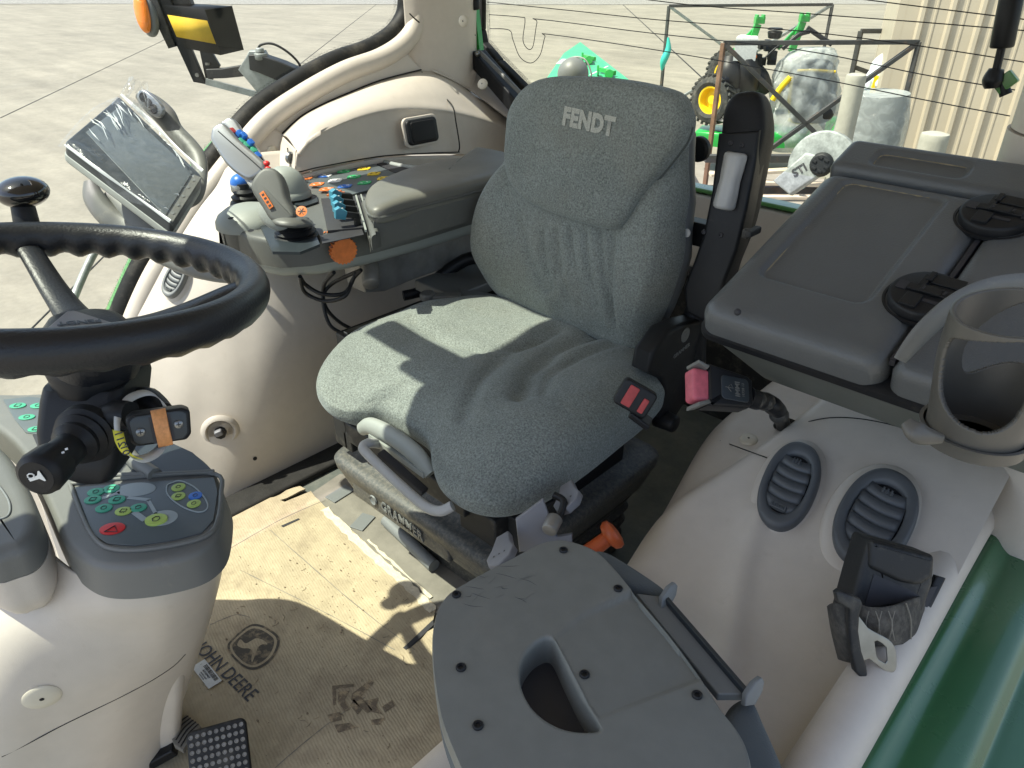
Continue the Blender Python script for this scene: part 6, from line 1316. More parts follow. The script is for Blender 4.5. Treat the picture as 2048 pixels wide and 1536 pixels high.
# box body: band + tapered side below
g = G(); 
def bw(x, y, z): return bm_ @ V((x, y, z))
def bring(z, e, ey=0): return [bw(x, y, z) for x, y in rrect(.56 - x0 - 2 * e, .53 - 2 * e, .03, 5, (x0 + .56) / 2, .245 + ey)]
g.rings([bring(-.046, .002), bring(-.050, -.005), bring(-.060, -.005), bring(-.064, .0), bring(-.070, .004)]); obj('sealing_band', g, 'black', sb)
zbt = .700; g = G(); xi = -.452
low = [V((xi + (p.x + .5 - x0) * (.10 - xi) / (.56 - x0), 1.03 + (p.y - .95) * .80, zbt)) for p in bring(-.070, .006)]
R1 = bring(-.068, .006); g.rings([R1] + [[a_.lerp(b_, t) for a_, b_ in zip(R1, low)] for t in (.15, .5, .85, .97)] + [[V((p.x, p.y, zbt)) for p in low]]); obj('box_body', g, 'boxs', sb)
sp_ = V(PL(1475, 624, BP + V((0, -.028, -.02)), V((0, -1, .2)))); g = G(); g.ball(sp_, .0055, 12); obj('lid_stud', g, 'ink', sb)
g = G(); p = PL(1520, 462, BP, bn); g.box(tuple(p + V((-.012, 0, -.004))), (.012, .04, .012)); g.box(tuple(p + V((-.018, -.01, -.006))), (.012, .014, .016)); obj('side_latch', g, 'blackdusty', sb, bev=.003)
# hinge discs
for px, py in ((1852, 600), (1990, 437)):
    c = ib @ PL(px, py, BP, bn); m = bm_ @ Matrix.Translation((c.x, c.y, .0)) ; rr_ = .050
    g = G(); g.lathe([(rr_ * 1.12, -.004), (rr_ * 1.12, .0005), (rr_ * 1.05, .0012), (rr_ * 1.0, -.001), (rr_ * .99, .010), (rr_ * .95, .0135), (rr_ * .90, .0145), (.001, .0150)], 48, m); hd_ = obj('hinge_disc', g, 'black', sb)
    g = G(m @ Matrix.Rotation(R(-3), 4, 'Z')); g.box((.004, 0, .0165), (.062, .014, .004)); g.box((.004, 0, .018), (.028, .016, .004)); g.box((-.012, .018, .0165), (.010, .030, .004)); g.box((-.008, .03, .018), (.008, .02, .004)); g.box((-.010, -.028, .0165), (.022, .028, .005)); g.box((.016, .03, .0160), (.04, .022, .002)); obj('hinge_link', g, 'black', hd_, bev=.001)
    g = G(m @ Matrix.Rotation(R(-3), 4, 'Z')); g.box((-.034, 0, .0155), (.014, .018, .0012)); g.box((.042, 0, .0155), (.014, .018, .0012)); g.box((.010, -.020, .0155), (.03, .006, .0012)); g.box((.022, .0, .0203), (.003, .008, .0006)); g.box((-.006, .0, .0203), (.003, .008, .0006)); obj('hinge_slot', g, 'ink', hd_)

# ================================================================ FOLD-DOWN PASSENGER SEAT BACK
ps = thing('folding_passenger_seat', 'grey plastic back of a folded passenger seat with half-round grip hole', 'folding seat', (-.3, .4, .4))
fz = .62
# plane slightly tilted: keep horizontal
def fq(pts, z=fz): return [tuple(Z(a, b, z)[:2]) for a, b in pts]
fo = [(885, 1200), (905, 1180), (960, 1148), (1030, 1112), (1080, 1086), (1120, 1078), (1160, 1086), (1195, 1102), (1225, 1130), (1262, 1175), (1272, 1190), (1340, 1270), (1405, 1358), (1445, 1420), (1480, 1465), (1500, 1510), (1505, 1560), (1490, 1640), (1420, 1720), (1100, 1760), (1000, 1720), (940, 1580), (905, 1500), (880, 1430), (866, 1340), (864, 1270), (872, 1225)]
hole = [(1095, 1276), (1108, 1284), (1130, 1330), (1160, 1390), (1190, 1438), (1199, 1452), (1190, 1460), (1150, 1460), (1110, 1448), (1070, 1420), (1048, 1385), (1040, 1350), (1046, 1318), (1065, 1292), (1082, 1280)]
O_ = [tuple(p[:2]) for p in catmull([(*q, 0) for q in fq(fo)], 3, True)]; Hh = [tuple(p[:2]) for p in catmull([(*q, 0) for q in fq(hole)], 4, True)]
# grid from hole ring to outer ring (radial loft), with fold relief
hc_ = (sum(p[0] for p in Hh) / len(Hh), sum(p[1] for p in Hh) / len(Hh))
def resamp(poly, n, c):
    ang = [(math.atan2(p[1] - c[1], p[0] - c[0])) for p in poly]; out = []
    for k in range(n):
        a = 2 * math.pi * k / n - math.pi; best = None; dx, dy = math.cos(a), math.sin(a)
        for i in range(len(poly)):
            p, q = poly[i - 1], poly[i]; ex_, ey_ = q[0] - p[0], q[1] - p[1]; den = dx * ey_ - dy * ex_
            if abs(den) < 1e-12: continue
            t = ((p[0] - c[0]) * ey_ - (p[1] - c[1]) * ex_) / den; s_ = ((p[0] - c[0]) * dy - (p[1] - c[1]) * dx) / den
            if t > 0 and -1e-6 <= s_ <= 1 + 1e-6 and (best is None or t > best): best = t
        out.append((c[0] + dx * best, c[1] + dy * best))
    return out
NR = 240; Ho = resamp(Hh, NR, hc_); Oo = resamp(O_, NR, hc_)
c1_ = fq([(1090, 1285), (1160, 1228), (1262, 1180), (1300, 1230), (1408, 1358), (1300, 1400), (1202, 1440), (1150, 1370)])
def inpoly(x, y, P_):
    s_ = False
    for i in range(len(P_)):
        a, b = P_[i - 1], P_[i]
        if (a[1] > y) != (b[1] > y) and x < (b[0] - a[0]) * (y - a[1]) / (b[1] - a[1]) + a[0]: s_ = not s_
    return s_
def relief(x, y):                     # sunken trapezoid between grip hole and hinge
    d = seg_dist(x, y, c1_[:3]); d2 = seg_dist(x, y, c1_[4:7]); ins = inpoly(x, y, c1_)
    dm_ = min(d, d2); hing = Z(1262, 1180, fz); f = smooth(.0, .20, math.hypot(x - Ho[0][0], y - Ho[0][1]) if 0 else seg_dist(x, y, [c1_[0], c1_[7], c1_[6]]))
    k = smooth(0, .006, dm_) if ins else 0
    return -.009 * k * (.15 + .85 * f)
g = G(); rg = []; K = 60
rg.append([(x, y, fz - .042) for x, y in Ho]); rg.append([(x + (hc_[0] - x) * -.0, y, fz - .006) for x, y in Ho])
for t in (.012, .03):
    rg.append([(h[0] + (o_[0] - h[0]) * t, h[1] + (o_[1] - h[1]) * t, fz - (.0015 if t < .02 else 0)) for h, o_ in zip(Ho, Oo)])
for k in range(1, K + 1):
    t = .03 + .97 * k / K * .985; rg.append([(h[0] + (o_[0] - h[0]) * t, h[1] + (o_[1] - h[1]) * t, fz + relief(h[0] + (o_[0] - h[0]) * t, h[1] + (o_[1] - h[1]) * t)) for h, o_ in zip(Ho, Oo)])
for s_, z in ((.992, -.0012), (.998, -.0042), (1.0, -.009), (1.0, -.022), (.99, -.025)):
    rg.append([(hc_[0] + (o_[0] - hc_[0]) * s_, hc_[1] + (o_[1] - hc_[1]) * s_, fz + z) for o_ in Oo])
g.rings(rg, False, False); bp_ = obj('back_panel', g, 'flip', ps, angle=60)
g = G(); g.prism([(hc_[0] + (x - hc_[0]) * 1.06, hc_[1] + (y - hc_[1]) * 1.06) for x, y in Ho[::4]], fz - .050, fz - .042); obj('grip_floor', g, 'ink', ps)
g = G()
for px, py in ((913, 1190), (1127, 1101), (1236, 1178), (922, 1336), (1169, 1348), (1394, 1391), (956, 1452)):
    p = Z(px, py, fz); p.z += relief(p.x, p.y) + .0005; s1 = G(); screw(s1, p, (0, 0, 1), .0058); so_ = obj('torx_screw', s1, 'black', bp_)
random.seed(11); g = G()
for k in range(26):
    a = random.uniform(920, 1040), random.uniform(1120, 1210); d = random.uniform(-.5, .9); L_ = random.uniform(12, 55)
    g.tube([Z(a[0], a[1], fz + .0003), Z(a[0] + L_ * .5 * math.cos(d) + random.uniform(-4, 4), a[1] - L_ * .5 * math.sin(d) + random.uniform(-3, 3), fz + .0003), Z(a[0] + L_ * math.cos(d), a[1] - L_ * math.sin(d), fz + .0003)], [.00005, .00022, .00005], 4, False, 4, flat=.3)
obj('scratches', g, 'bezel', bp_)
# cushion below the panel and cloth seat behind the hinge
g = G(); g.rings([[(hc_[0] + (o_[0] - hc_[0]) * s_ , hc_[1] + (o_[1] - hc_[1]) * s_, fz + z) for o_ in Oo] for s_, z in ((.97, -.026), (.985, -.035), (.99, -.05), (.96, -.075), (.90, -.085))], False, True); obj('back_cushion', g, 'greyfab', ps)
h0, h1, h2, h3 = Z(1272, 1186, .590), Z(1322, 1192, .590), Z(1490, 1388, .590), Z(1436, 1388, .590)
g = G(); g.add([V(p) + UP * e for e in (0, -.012) for p in (h0, h1, h2, h3)], [(0, 1, 2, 3), (7, 6, 5, 4), (0, 4, 5, 1), (1, 5, 6, 2), (2, 6, 7, 3), (3, 7, 4, 0)]); obj('hinge_plate', g, 'grey', ps, bev=.002)
g = G(); g.bar(h1, h2, .006, .016); obj('hinge_edge', g, 'bezel', ps, bev=.001)
for a, b in ((1338, 1186), (1508, 1378)):
    p = Z(a, b, .598); m = frame(p, Z(a + 20, b - 12, .598) - p, UP + CF * .6); g = G(); g.prism([(-.020, -.010), (-.015, .001), (0, .009), (.011, .010), (.014, .004), (.008, -.006), (-.006, -.015)], -.004, .004, r=.002, rb=.002, m=m); obj('release_tab', g, 'grey', ps)
g = G(); c3 = fq([(1200, 1105), (1320, 1180), (1345, 1205), (1300, 1200), (1240, 1180), (1180, 1120)], .575); pl_ = Pillow(c3, (sum(p[0] for p in c3) / 6, sum(p[1] for p in c3) / 6), .03, .05, 4); pl_.build(g, Matrix.Translation((0, 0, .56)), 14); obj('seat_cushion', g, 'greyfab', ps)
g = G(); c3 = fq([(1455, 1410), (1500, 1385), (1530, 1440), (1580, 1560), (1600, 1680), (1480, 1700), (1440, 1500)], .575); pl_ = Pillow(c3, (sum(p[0] for p in c3) / 7, sum(p[1] for p in c3) / 7), .028, .06, 5); pl_.build(g, Matrix.Translation((0, 0, .55)), 14); obj('seat_cushion', g, 'greyfab', ps)
g = G(); g.box((-.26, .42, .34), (.20, .30, .38)); obj('seat_base', g, 'black', ps, bev=.01)

# ================================================================ SEAT BELTS
bk_ = thing('seat_belt_buckle', 'long black seat belt buckle with pink release button on a bent stalk', 'belt buckle', tuple(Z(1570, 850, .50)))
db = 1.12
p0, p1 = D(1385, 770, db), D(1490, 790, db + .03); xb = (p1 - p0); zb = (C0 - p0).normalized() * .9 + UP * .45; yb_ = zb.cross(xb)
m = frame(p0.lerp(p1, .52), xb, yb_); 
if (m.to_3x3() @ V((0, 0, 1))).dot(C0 - p0) < 0: m = m @ Matrix.Rotation(math.pi, 4, 'X')
g = G(m); L_ = xb.length
pr_ = [(-L_ * .32, -.032), (-L_ * .36, -.034), (L_ * .42, -.026), (L_ * .52, -.018), (L_ * .52, .020), (L_ * .42, .026), (-L_ * .30, .034)]
g.prism(pr_, -.018, .016, r=.005, rb=.006); hb_ = obj('buckle_housing', g, 'black', bk_)
g = G(m); g.prism([(-L_ * .30, .030), (-L_ * .50, .036), (-L_ * .50, .031), (-L_ * .34, .024)], -.018, .017, r=.002, rb=.002); g.prism([(-L_ * .30, -.030), (-L_ * .52, -.037), (-L_ * .52, -.031), (-L_ * .34, -.024)], -.018, .017, r=.002, rb=.002); obj('mouth_lip', g, 'dash', hb_)
g = G(m); g.prism(rrect(.030, .052, .006, 5, -L_ * .42, -.001), -.014, .012, r=.006, rb=.004); obj('release_button', g, 'pink', bk_)
g = G(m); g.prism(rrect(.050, .038, .007, 5, L_ * .16, 0), .0155, .0172, r=.001); obj('label_patch', g, 'bezel', hb_)
mt_ = m @ Matrix.Translation((L_ * .16, 0, .0176)) @ Matrix.Rotation(R(90), 4, 'Z'); g = G(); text(g, 'IMMI', .012, mt_ @ Matrix.Translation((0, -.004, 0)), .0003, .0002); text(g, '16728 13', .006, mt_ @ Matrix.Translation((0, -.014, 0)), .0003); 
g.tube([mt_ @ V(p) for p in ((-.006, .008, 0), (0, .014, 0), (.006, .008, 0), (0, .004, 0), (0, .018, 0))], .0006, 4, False, 1); obj('lettering', g, 'dash', hb_, wn=False)
g = G(); q = onF(1573, 855, 0); g.tube([m @ V((L_ * .50, 0, 0)), D(1510, 800, db + .05), D(1535, 803, db + .08), D(1555, 820, db + .11), D(1565, 845, depth(q) - .03), q + V((0, 0, -.02))], [.016, .0155, .0135, .014, .015, .017], 12, False, 6); obj('stalk', g, 'black', bk_)
g = G()
for i, (px, py, dd) in enumerate(((1512, 799, .05), (1530, 803, .07), (1546, 812, .10), (1558, 830, .12))):
    c = D(px, py, db + dd); g.ball(c, (.0165, .0165, .0150), 12)
obj('stalk_wrap', g, 'bellow', bk_)
g = G(); g.lathe([(.001, .001), (.020, .001), (.024, .004), (.027, 0)], 24, frame(q, V((1, 0, 0)), V((0, 1, .3)))); obj('grommet', g, 'black', bk_)

rt = thing('seat_belt_retractor', 'dusty black seat belt retractor with folded webbing and steel tongue on the sill', 'seat belt', tuple(Z(1820, 1250, .47)))
dr = .985
def dre(px, py, o=0): return D(px, py, dr + o)
mR = frame(dre(1800, 1140), dre(1860, 1120) - dre(1730, 1105) , dre(1740, 1080) - dre(1710, 1190)); 
if (mR.to_3x3() @ V((0, 0, 1))).dot(C0 - dre(1800, 1140)) < 0: mR = mR @ Matrix.Rotation(math.pi, 4, 'X')
iR = mR.inverted(); nR = mR.to_3x3() @ V((0, 0, 1)); oR = mR.translation
def rq(px, py, z=0): return tuple((iR @ PL(px, py, oR + nR * z, nR))[:2])
g = G(); g.prism(rnd([rq(*p) for p in ((1742, 1076), (1872, 1112), (1868, 1170), (1835, 1260), (1800, 1300), (1695, 1240), (1722, 1140))], .006, 3), -.055, .0, r=.008, rb=.006, seg=5, m=mR); hsg = obj('retractor_housing', g, 'blackdusty', rt)
g = G(); g.prism(rnd([rq(*p, .004) for p in ((1742, 1080), (1870, 1114), (1864, 1158), (1838, 1172), (1800, 1165), (1738, 1136))], .006, 3), -.03, .006, r=.007, rb=.004, seg=4, m=mR); obj('housing_cap', g, 'blackdusty', hsg)
g = G(); g.prism([rq(*p, .001) for p in ((1748, 1148), (1820, 1180), (1836, 1190), (1830, 1200), (1728, 1215))], -.002, .0012, m=mR); obj('web_slot', g, 'ink', hsg)
g = G(); g.prism([rq(*p, -.03) for p in ((1870, 1150), (1890, 1156), (1850, 1236), (1828, 1246))], -.034, -.026, r=.003, m=mR); br_ = obj('side_bracket', g, 'blackdusty', rt)
g = G(); g.prism([rq(*p, -.024) for p in ((1862, 1175), (1876, 1172), (1850, 1226), (1838, 1226))], -.030, -.0245, m=mR); obj('bracket_slot', g, 'ink', br_)
# webbing: wide folded belt
wb = [[(1700, 1185, -.02), (1730, 1212, -.04), (1780, 1212, -.045), (1822, 1198, -.02), (1850, 1190, .02)],
      [(1690, 1240, -.02), (1730, 1250, -.045), (1780, 1248, -.05), (1825, 1240, -.02), (1846, 1225, .02)],
      [(1680, 1290, -.01), (1730, 1292, -.035), (1780, 1290, -.04), (1828, 1282, -.01), (1840, 1265, .02)]]
g = G(); g.patch([[dre(*p) for p in r] for r in wb], 8, 6); web_ = obj('webbing', g, 'web', rt, solid=.003)
g = G()
for k in range(5):
    xk = 1738 + k * 13; g.tube([dre(xk, 1222, -.054), dre(xk + (8 if k % 2 else -6), 1250, -.056), dre(xk, 1282, -.052)], .0007, 4, False, 4)
g.tube([dre(1812, 1206, -.036), dre(1822, 1240, -.034), dre(1822, 1278, -.026)], .001, 4)
obj('stitching', g, 'mudf', web_)
g = G(); g.patch([[dre(1656, 1212, -.02), dre(1668, 1206, -.045), dre(1690, 1212, -.06), dre(1702, 1222, -.05)], [dre(1664, 1262, -.02), dre(1676, 1260, -.05), dre(1694, 1262, -.065), dre(1706, 1268, -.05)], [dre(1678, 1318, -.02), dre(1690, 1322, -.04), dre(1702, 1324, -.05), dre(1712, 1322, -.04)]], 6, 6); obj('webbing_loop', g, 'web', web_, solid=.003)
# tongue: black bar + steel plate
mT = frame(dre(1700, 1250, -.075), dre(1735, 1240, -.075) - dre(1700, 1248, -.075), dre(1690, 1190, -.08) - dre(1722, 1340, -.07))
if (mT.to_3x3() @ V((0, 0, 1))).dot(C0 - mT.translation) < 0: mT = mT @ Matrix.Rotation(math.pi, 4, 'X')
iT = mT.inverted(); nT = mT.to_3x3() @ V((0, 0, 1)); oT = mT.translation
def tq(px, py): return tuple((iT @ PL(px, py, oT, nT))[:2])
g = G(); g.prism([tq(*p) for p in ((1668, 1184), (1676, 1178), (1718, 1196), (1722, 1206), (1716, 1228), (1714, 1260), (1720, 1300), (1730, 1330), (1732, 1350), (1722, 1357), (1706, 1340), (1698, 1300), (1694, 1250), (1694, 1215), (1672, 1202))], -.006, .006, r=.004, rb=.003, m=mT); tb_ = obj('tongue_grip', g, 'blackdusty', rt)
def plate(outer, inner_, th, mt, nm, par):
    cI = (sum(p[0] for p in inner_) / len(inner_), sum(p[1] for p in inner_) / len(inner_)); a = resamp(outer, 120, cI); b = resamp(inner_, 120, cI); g = G()
    rg = [[(x, y, -th) for x, y in b], [(x, y, 0) for x, y in b], [(x, y, 0) for x, y in a], [(x, y, -th) for x, y in a]]; g.rings(rg, closed=True, m=mT @ Matrix.Translation((0, 0, -.001))); return obj(nm, g, mt, par, bev=.0006)
po2 = [tuple(p[:2]) for p in catmull([(*tq(*p), 0) for p in ((1712, 1226), (1716, 1224), (1722, 1244), (1745, 1262), (1778, 1280), (1792, 1300), (1794, 1335), (1786, 1346), (1770, 1342), (1738, 1318), (1724, 1322), (1716, 1290))], 3, True)]
pi2 = [tq(*p) for p in ((1750, 1284), (1756, 1282), (1766, 1288), (1774, 1296), (1776, 1322), (1772, 1328), (1758, 1320), (1754, 1312))]
plate(po2, pi2, .0025, 'steel', 'steel_tongue', rt)

# ================================================================ CUP HOLDER
ch = thing('cup_holder', 'grey plastic basket cup holder clipped to the door pillar', 'cup holder', tuple(D(1950, 800, .80)))
cc = D(1952, 850, .80); ccx = V((cc.x, cc.y, 0)); zb0 = cc.z - .018
rc0 = .058
def topz(a):  # rim rises towards the pillar
    return zb0 + .152 + .010 * math.cos(a - math.atan2(CR.y, CR.x))
na_, nz_ = 420, 130; camang = math.atan2(-ccx.y, -ccx.x)
def ccat(ps): return [(p.x, p.y) for p in catmull([(a, z, 0) for a, z in ps], 10, True)]
w1 = ccat([(-1.02, .085), (-1.0, .118), (-.60, .130), (.30, .146), (.62, .148), (.70, .135), (.66, .075), (.58, .050), (.2, .036), (-.4, .040), (-.86, .058)])
w2 = ccat([(1.9, .10), (1.95, .135), (2.8, .150), (3.5, .125), (3.9, .085), (3.7, .055), (3.0, .075), (2.4, .085)])
vs = []; fs = []
for j in range(nz_ + 1):
    t = j / nz_
    for i in range(na_):
        a = 2 * math.pi * i / na_; aa = camang - math.pi + a; z = (topz(aa) - zb0) * t; r = rc0 * (.82 + .18 * smooth(0, 1, t * 1.3)); vs.append((ccx.x + r * math.cos(aa), ccx.y + r * math.sin(aa), zb0 + z))
for j in range(nz_):
    for i in range(na_):
        a = (2 * math.pi * (i + .5) / na_) - math.pi; aa = camang + a; z = (topz(aa) - zb0) * (j + .5) / nz_
        a2 = a if a > 0 else a + 2 * math.pi
        if inpoly(a, z, w1) or inpoly(a2, z, w2): continue
        fs.append((j * na_ + i, j * na_ + (i + 1) % na_, (j + 1) * na_ + (i + 1) % na_, (j + 1) * na_ + i))
g = G(); g.add(vs, fs); shell = obj('basket', g, mat('cup_holder_plastic', (.105, .10, .088), .36, bump=(900, .15, .001), var=[(6, .1)]), ch, wn=False, solid=.005, off=-1)
g = G(); g.lathe([(.030, .003), (.046, .003), (.047, 0), (.0455, -.006), (.030, -.006), (.030, .003)], 48, Matrix.Translation((ccx.x, ccx.y, zb0 + .002))); obj('cup_base', g, shell.data.materials[0], ch)
g = G(); g.lathe([(.052, 0), (.053, .010), (.055, .016), (.051, .016), (.050, .0)], 48, Matrix.Translation((ccx.x, ccx.y, zb0 + .0))); obj('base_ring', g, shell.data.materials[0], ch)
g = G(); pp_ = [D(1812, 843, .77), D(1830, 862, .765), D(1850, 872, .765), D(1885, 878, .77)]; g.tube(pp_, [.006, .011, .010, .005], 12, False, 6, flat=.45); obj('base_lug', g, shell.data.materials[0], ch)
g = G(); g.tube([D(1800, 720, .95), D(1850, 660, .93), D(1910, 610, .92), D(1980, 580, .92), D(2070, 570, .93)], [.010, .016, .018, .018, .018], 12, False, 6, flat=.4, ref=UP); obj('rear_arm', g, 'dash', ch)

# ================================================================ CARDBOARD ON THE FLOOR
cdz = .016
cb = thing('cardboard_sheet', 'dirty flattened cardboard laid on the cab floor with printed lettering', 'cardboard', (-1.0, .45, 0))
random.seed(3)
ed = [(650, 1012), (700, 1058), (760, 1114), (820, 1166), (872, 1214), (868, 1240), (812, 1290), (818, 1296), (866, 1254), (880, 1330), (900, 1450), (930, 1600), (800, 1800), (200, 1800), (230, 1500), (330, 1250), (400, 1100), (440, 1030), (450, 1024), (520, 1002), (600, 972), (612, 978), (560, 1000), (568, 1004), (620, 982)]
eo = []
for i in range(len(ed)):
    a, b = ed[i], ed[(i + 1) % len(ed)]; n = max(1, int(math.hypot(b[0] - a[0], b[1] - a[1]) / 14)) if i < 9 or i > 16 else 1
    for k in range(n): t = k / n; eo.append((a[0] + (b[0] - a[0]) * t + (random.uniform(-2, 2) if n > 1 else 0), a[1] + (b[1] - a[1]) * t + (random.uniform(-2, 2) if n > 1 else 0)))
ep = [Z(a, b, cdz) for a, b in eo]
bmm = bmesh.new(); vv = [bmm.verts.new((p.x, p.y, cdz)) for p in ep]; f_ = bmm.faces.new(vv); f_.normal_update(); fup = f_.normal.z > 0; bmesh.ops.triangulate(bmm, faces=[f_])
for _ in range(4): bmesh.ops.subdivide_edges(bmm, edges=[e for e in bmm.edges if e.calc_length() > .035], cuts=1, use_grid_fill=True)
for v in bmm.verts: v.co.z += 0
me = bpy.data.meshes.new('sheet'); bmm.to_mesh(me); bmm.free(); me.materials.append(M['card']); sh_o = bpy.data.objects.new('sheet', me); reg(sh_o, 'sheet', cb, Matrix.Identity(4)); q_ = sh_o.modifiers.new('s', 'SOLIDIFY'); q_.thickness = .005; q_.offset = -1 if fup else 1
def cz(x, y): return cdz
def onC(px, py, o=.0008): p = Z(px, py, cdz); p.z = cz(p.x, p.y) + o; return p
def stripP(pts, w0, nm, mt, par, o=.001, jit=.0):
    q = catmull([onC(a, b, o) for a, b in pts], 8); vs = []; fs = []
    for i, p in enumerate(q):
        t = (q[min(i + 1, len(q) - 1)] - q[max(i - 1, 0)]).normalized(); n_ = V((-t.y, t.x, 0)); a = w0 * (1 + random.uniform(-jit, jit)) / 2; b = w0 * (1 + random.uniform(-jit, jit)) / 2
        for s_ in (a, -b): r = p + n_ * s_; r.z = cz(r.x, r.y) + o; vs.append(r)
    g = G(); g.add(vs, [(2 * i, 2 * i + 1, 2 * i + 3, 2 * i + 2) for i in range(len(q) - 1)]); return obj(nm, g, mt, par)
stripP([(648, 1018), (700, 1068), (760, 1124), (820, 1176), (866, 1222)], .022, 'torn_edge', 'cardtorn', sh_o, .0009, .35)
stripP([(735, 1080), (790, 1130), (862, 1196)], .006, 'torn_edge', 'cardtorn', sh_o, .0012, .8)
for pts in ([(455, 1100), (560, 1040), (650, 1000)], [(480, 1140), (640, 1220), (790, 1300)], [(540, 1060), (700, 1200), (830, 1300)], [(550, 1536), (640, 1460), (730, 1395)], [(420, 1250), (470, 1230), (500, 1235)]): stripP(pts, .0016, 'crease', 'mudf', sh_o, .0006, .6)
g = G(); g.prism([tuple(onC(*p)[:2]) for p in ((806, 1296), (815, 1288), (866, 1240), (868, 1250), (822, 1294), (812, 1300))], cdz + .0005, cdz + .0012); obj('tear_slit', g, 'ink', sh_o)
g = G(); g.prism([tuple(onC(*p)[:2]) for p in ((562, 1052), (566, 1055), (600, 1039), (597, 1037))], cdz + .0005, cdz + .0012); obj('tear_slit', g, 'ink', sh_o)
# printed lettering
def fl(p): 
    q = p.copy(); q.z = cz(q.x, q.y) + .0012 + p.z * .2; return q
pa, pb = Z(398, 1292, cdz), Z(506, 1396, cdz); dx_ = (pb - pa); ny = UP.cross(dx_); mTx = frame(pa.lerp(pb, .5), dx_, ny)
vs, fs = textmesh('JOHN DEERE', .06, 0, .0004); wx = max(v.x for v in vs) * 2; kx = dx_.length / wx
g = G(); g.add([fl(mTx @ V((v.x * kx, v.y * kx * 1.15, 0)) - V((0, 0, 0)) + V((0, 0, -cdz))) for v in vs], fs); g.v = [V((v.x, v.y, cz(v.x, v.y) + .0014)) for v in g.v]; obj('lettering', g, 'ink', sh_o, wn=False)
# shield emblem with a plain leaping deer shape
def shp(pts, nm, mt, o, ctr=(505, 1296), sc_=1.0):
    pts = [tuple(q[:2]) for q in catmull([(a, b, 0) for a, b in pts], 4, True)]; g = G(); P_ = [onC(ctr[0] + a * sc_, ctr[1] + b * sc_, o) for a, b in pts]; g.add(P_, [tuple(range(len(P_)))]); return obj(nm, g, mt, sh_o)
sh1 = [(-50, -2), (-44, -14), (-20, -36), (0, -47), (22, -44), (45, -30), (54, -18), (52, 0), (40, 22), (20, 38), (0, 44), (-22, 36), (-44, 14)]
M['fadedink'] = mat('faded_print', (.075, .065, .05), .8, dust=((.40, .31, .19), 45, .48, .70, .9))
ev = shp(sh1, 'emblem_border', 'fadedink', .0012); shp([(a * .90, b * .90) for a, b in sh1], 'emblem_gap', 'card', .0016); shp([(a * .80, b * .80) for a, b in sh1], 'emblem_field', 'fadedink', .0020)
shp([(-24, -16), (-14, -8), (-4, -12), (8, -18), (22, -14), (30, -6), (20, -6), (12, 0), (8, 8), (0, 30), (-2, 22), (0, 8), (-8, 2), (-18, 2), (-30, -4)], 'emblem_deer', 'card', .0024)
# barcode label
lb = [onC(*p, .0022) for p in ((412, 1324), (441, 1358), (418, 1380), (384, 1336))]
lo_ = onC(384, 1336, .003); lx = onC(418, 1380, .003) - lo_; ly = onC(412, 1324, .003) - lo_; mL = frame(lo_, lx, ly); Lx, Ly = lx.length, ly.length
g = G(mL); g.box((Lx / 2, Ly / 2, 0), (Lx, Ly, .0006)); lab = obj('barcode_label', g, 'paper', sh_o)
g = G(mL); random.seed(5); x = Lx * .22
while x < Lx * .90: w_ = random.choice((.0008, .0008, .0016)); g.box((x, Ly * .76, .0005), (w_, Ly * .30, .0004)); x += w_ + random.choice((.0009, .0016))
text(g, 'AH160469', Ly * .24, mL @ Matrix.Translation((Lx * .5, Ly * .47, .0006)), .0001, .0001); text(g, '1', Ly * .2, mL @ Matrix.Translation((Lx * .1, Ly * .6, .0006)), .0001); text(g, 'MOLINE, DEERE', Ly * .13, mL @ Matrix.Translation((Lx * .5, Ly * .26, .0006)), .0001); text(g, 'MADE IN USA', Ly * .12, mL @ Matrix.Translation((Lx * .5, Ly * .11, .0006)), .0001); obj('barcode', g, 'ink', lab, wn=False)
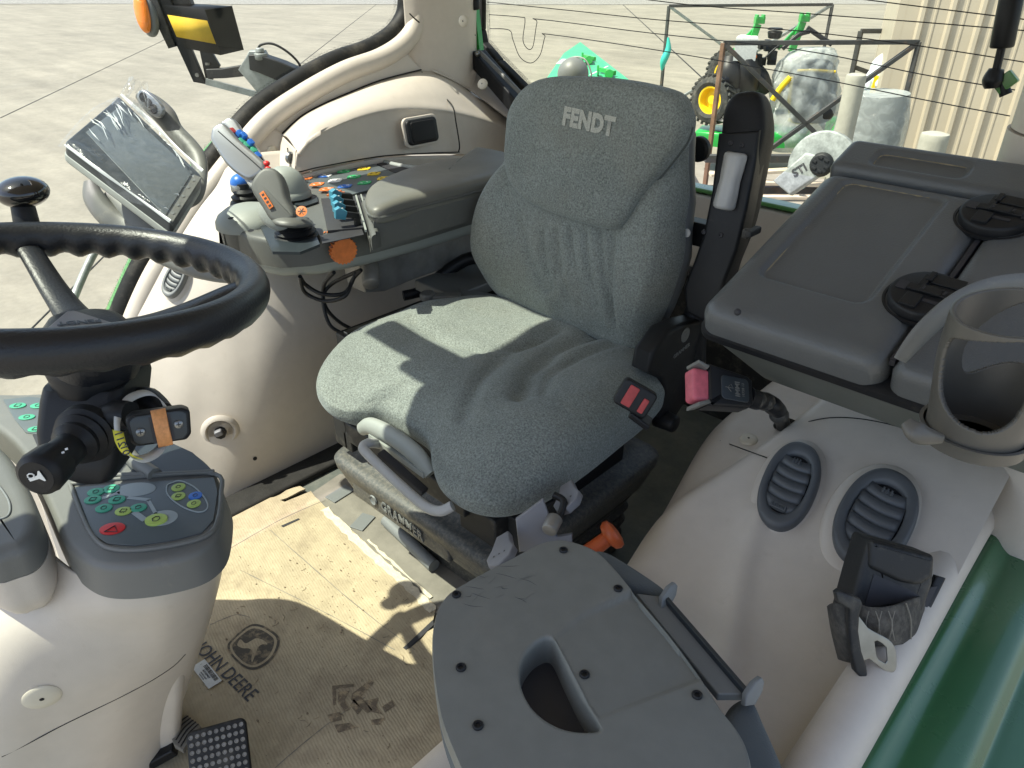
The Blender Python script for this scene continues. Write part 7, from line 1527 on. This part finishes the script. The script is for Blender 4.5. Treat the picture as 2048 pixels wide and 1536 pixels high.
# dirty boot print: chevrons
M['soil'] = mat('damp_soil_print', (.16, .125, .085), .95, bump=(120, .7, .002), dust=((.40, .31, .19), 70, .46, .62, .85))
def qd(pts): 
    g = G(); g.add([onC(*p, .0007) for p in pts], [tuple(range(len(pts)))]); return g
g = G()
for pts in (((664, 1372), (708, 1368), (708, 1374), (672, 1378), (672, 1410), (666, 1412)), ((676, 1384), (700, 1382), (690, 1400), (700, 1420), (690, 1424), (676, 1404)), ((704, 1388), (740, 1360), (748, 1366), (722, 1394), (745, 1420), (736, 1428), (702, 1400)), ((728, 1402), (758, 1396), (752, 1412), (766, 1430), (744, 1424)),
            ((708, 1398), (724, 1420), (716, 1430), (700, 1412)), ((655, 1430), (680, 1424), (684, 1440), (662, 1446)), ((668, 1450), (700, 1446), (712, 1456), (676, 1466)), ((764, 1414), (784, 1400), (790, 1412), (770, 1426)), ((742, 1440), (770, 1436), (760, 1450), (744, 1450))):
    k = len(g.v); g.v += [onC(*p, .0009) for p in pts]; g.f.append(tuple(range(k, k + len(pts))))
obj('boot_print', g, 'soil', sh_o)
random.seed(21); g = G()
for k in range(420):
    if random.random() < .75: a, b = random.gauss(670, 90), random.gauss(1185, 65)
    else: a, b = random.uniform(380, 880), random.uniform(1040, 1530)
    if not (440 < a < 860 or b > 1300): continue
    if b < 1010 + (a - 640) * .93 + 18 and a > 640: continue
    if a < 400: continue
    s_ = random.uniform(.0004, .0013) if random.random() < .95 else .0022; p = onC(a, b, s_ * .4); g.ball(p, (s_ * random.uniform(.8, 2.2), s_, s_ * .8), 6)
M['crumb'] = mat('soil_crumb', (.22, .17, .11), .95)
o_ = obj('soil_crumbs', g, 'crumb'); tag(o_, 'dry soil crumbs and grit scattered on the cardboard', None, kind='stuff')
g = G()
for k in range(46):
    a, b = random.uniform(470, 860), random.uniform(1080, 1500)
    if b < 1030 + (a - 640) * .93 and a > 640: continue
    d = random.uniform(0, 3.14); L_ = random.uniform(.006, .018); p = onC(a, b, .001); g.tube([p, p + V((math.cos(d) * L_ * .5, math.sin(d) * L_ * .5, .001)), p + V((math.cos(d + .4) * L_, math.sin(d + .4) * L_, 0))], .0005, 4, False, 2)
o_ = obj('straw_bits', g, 'soil'); tag(o_, 'thin straw and chaff bits lying on the cardboard', None, kind='stuff')
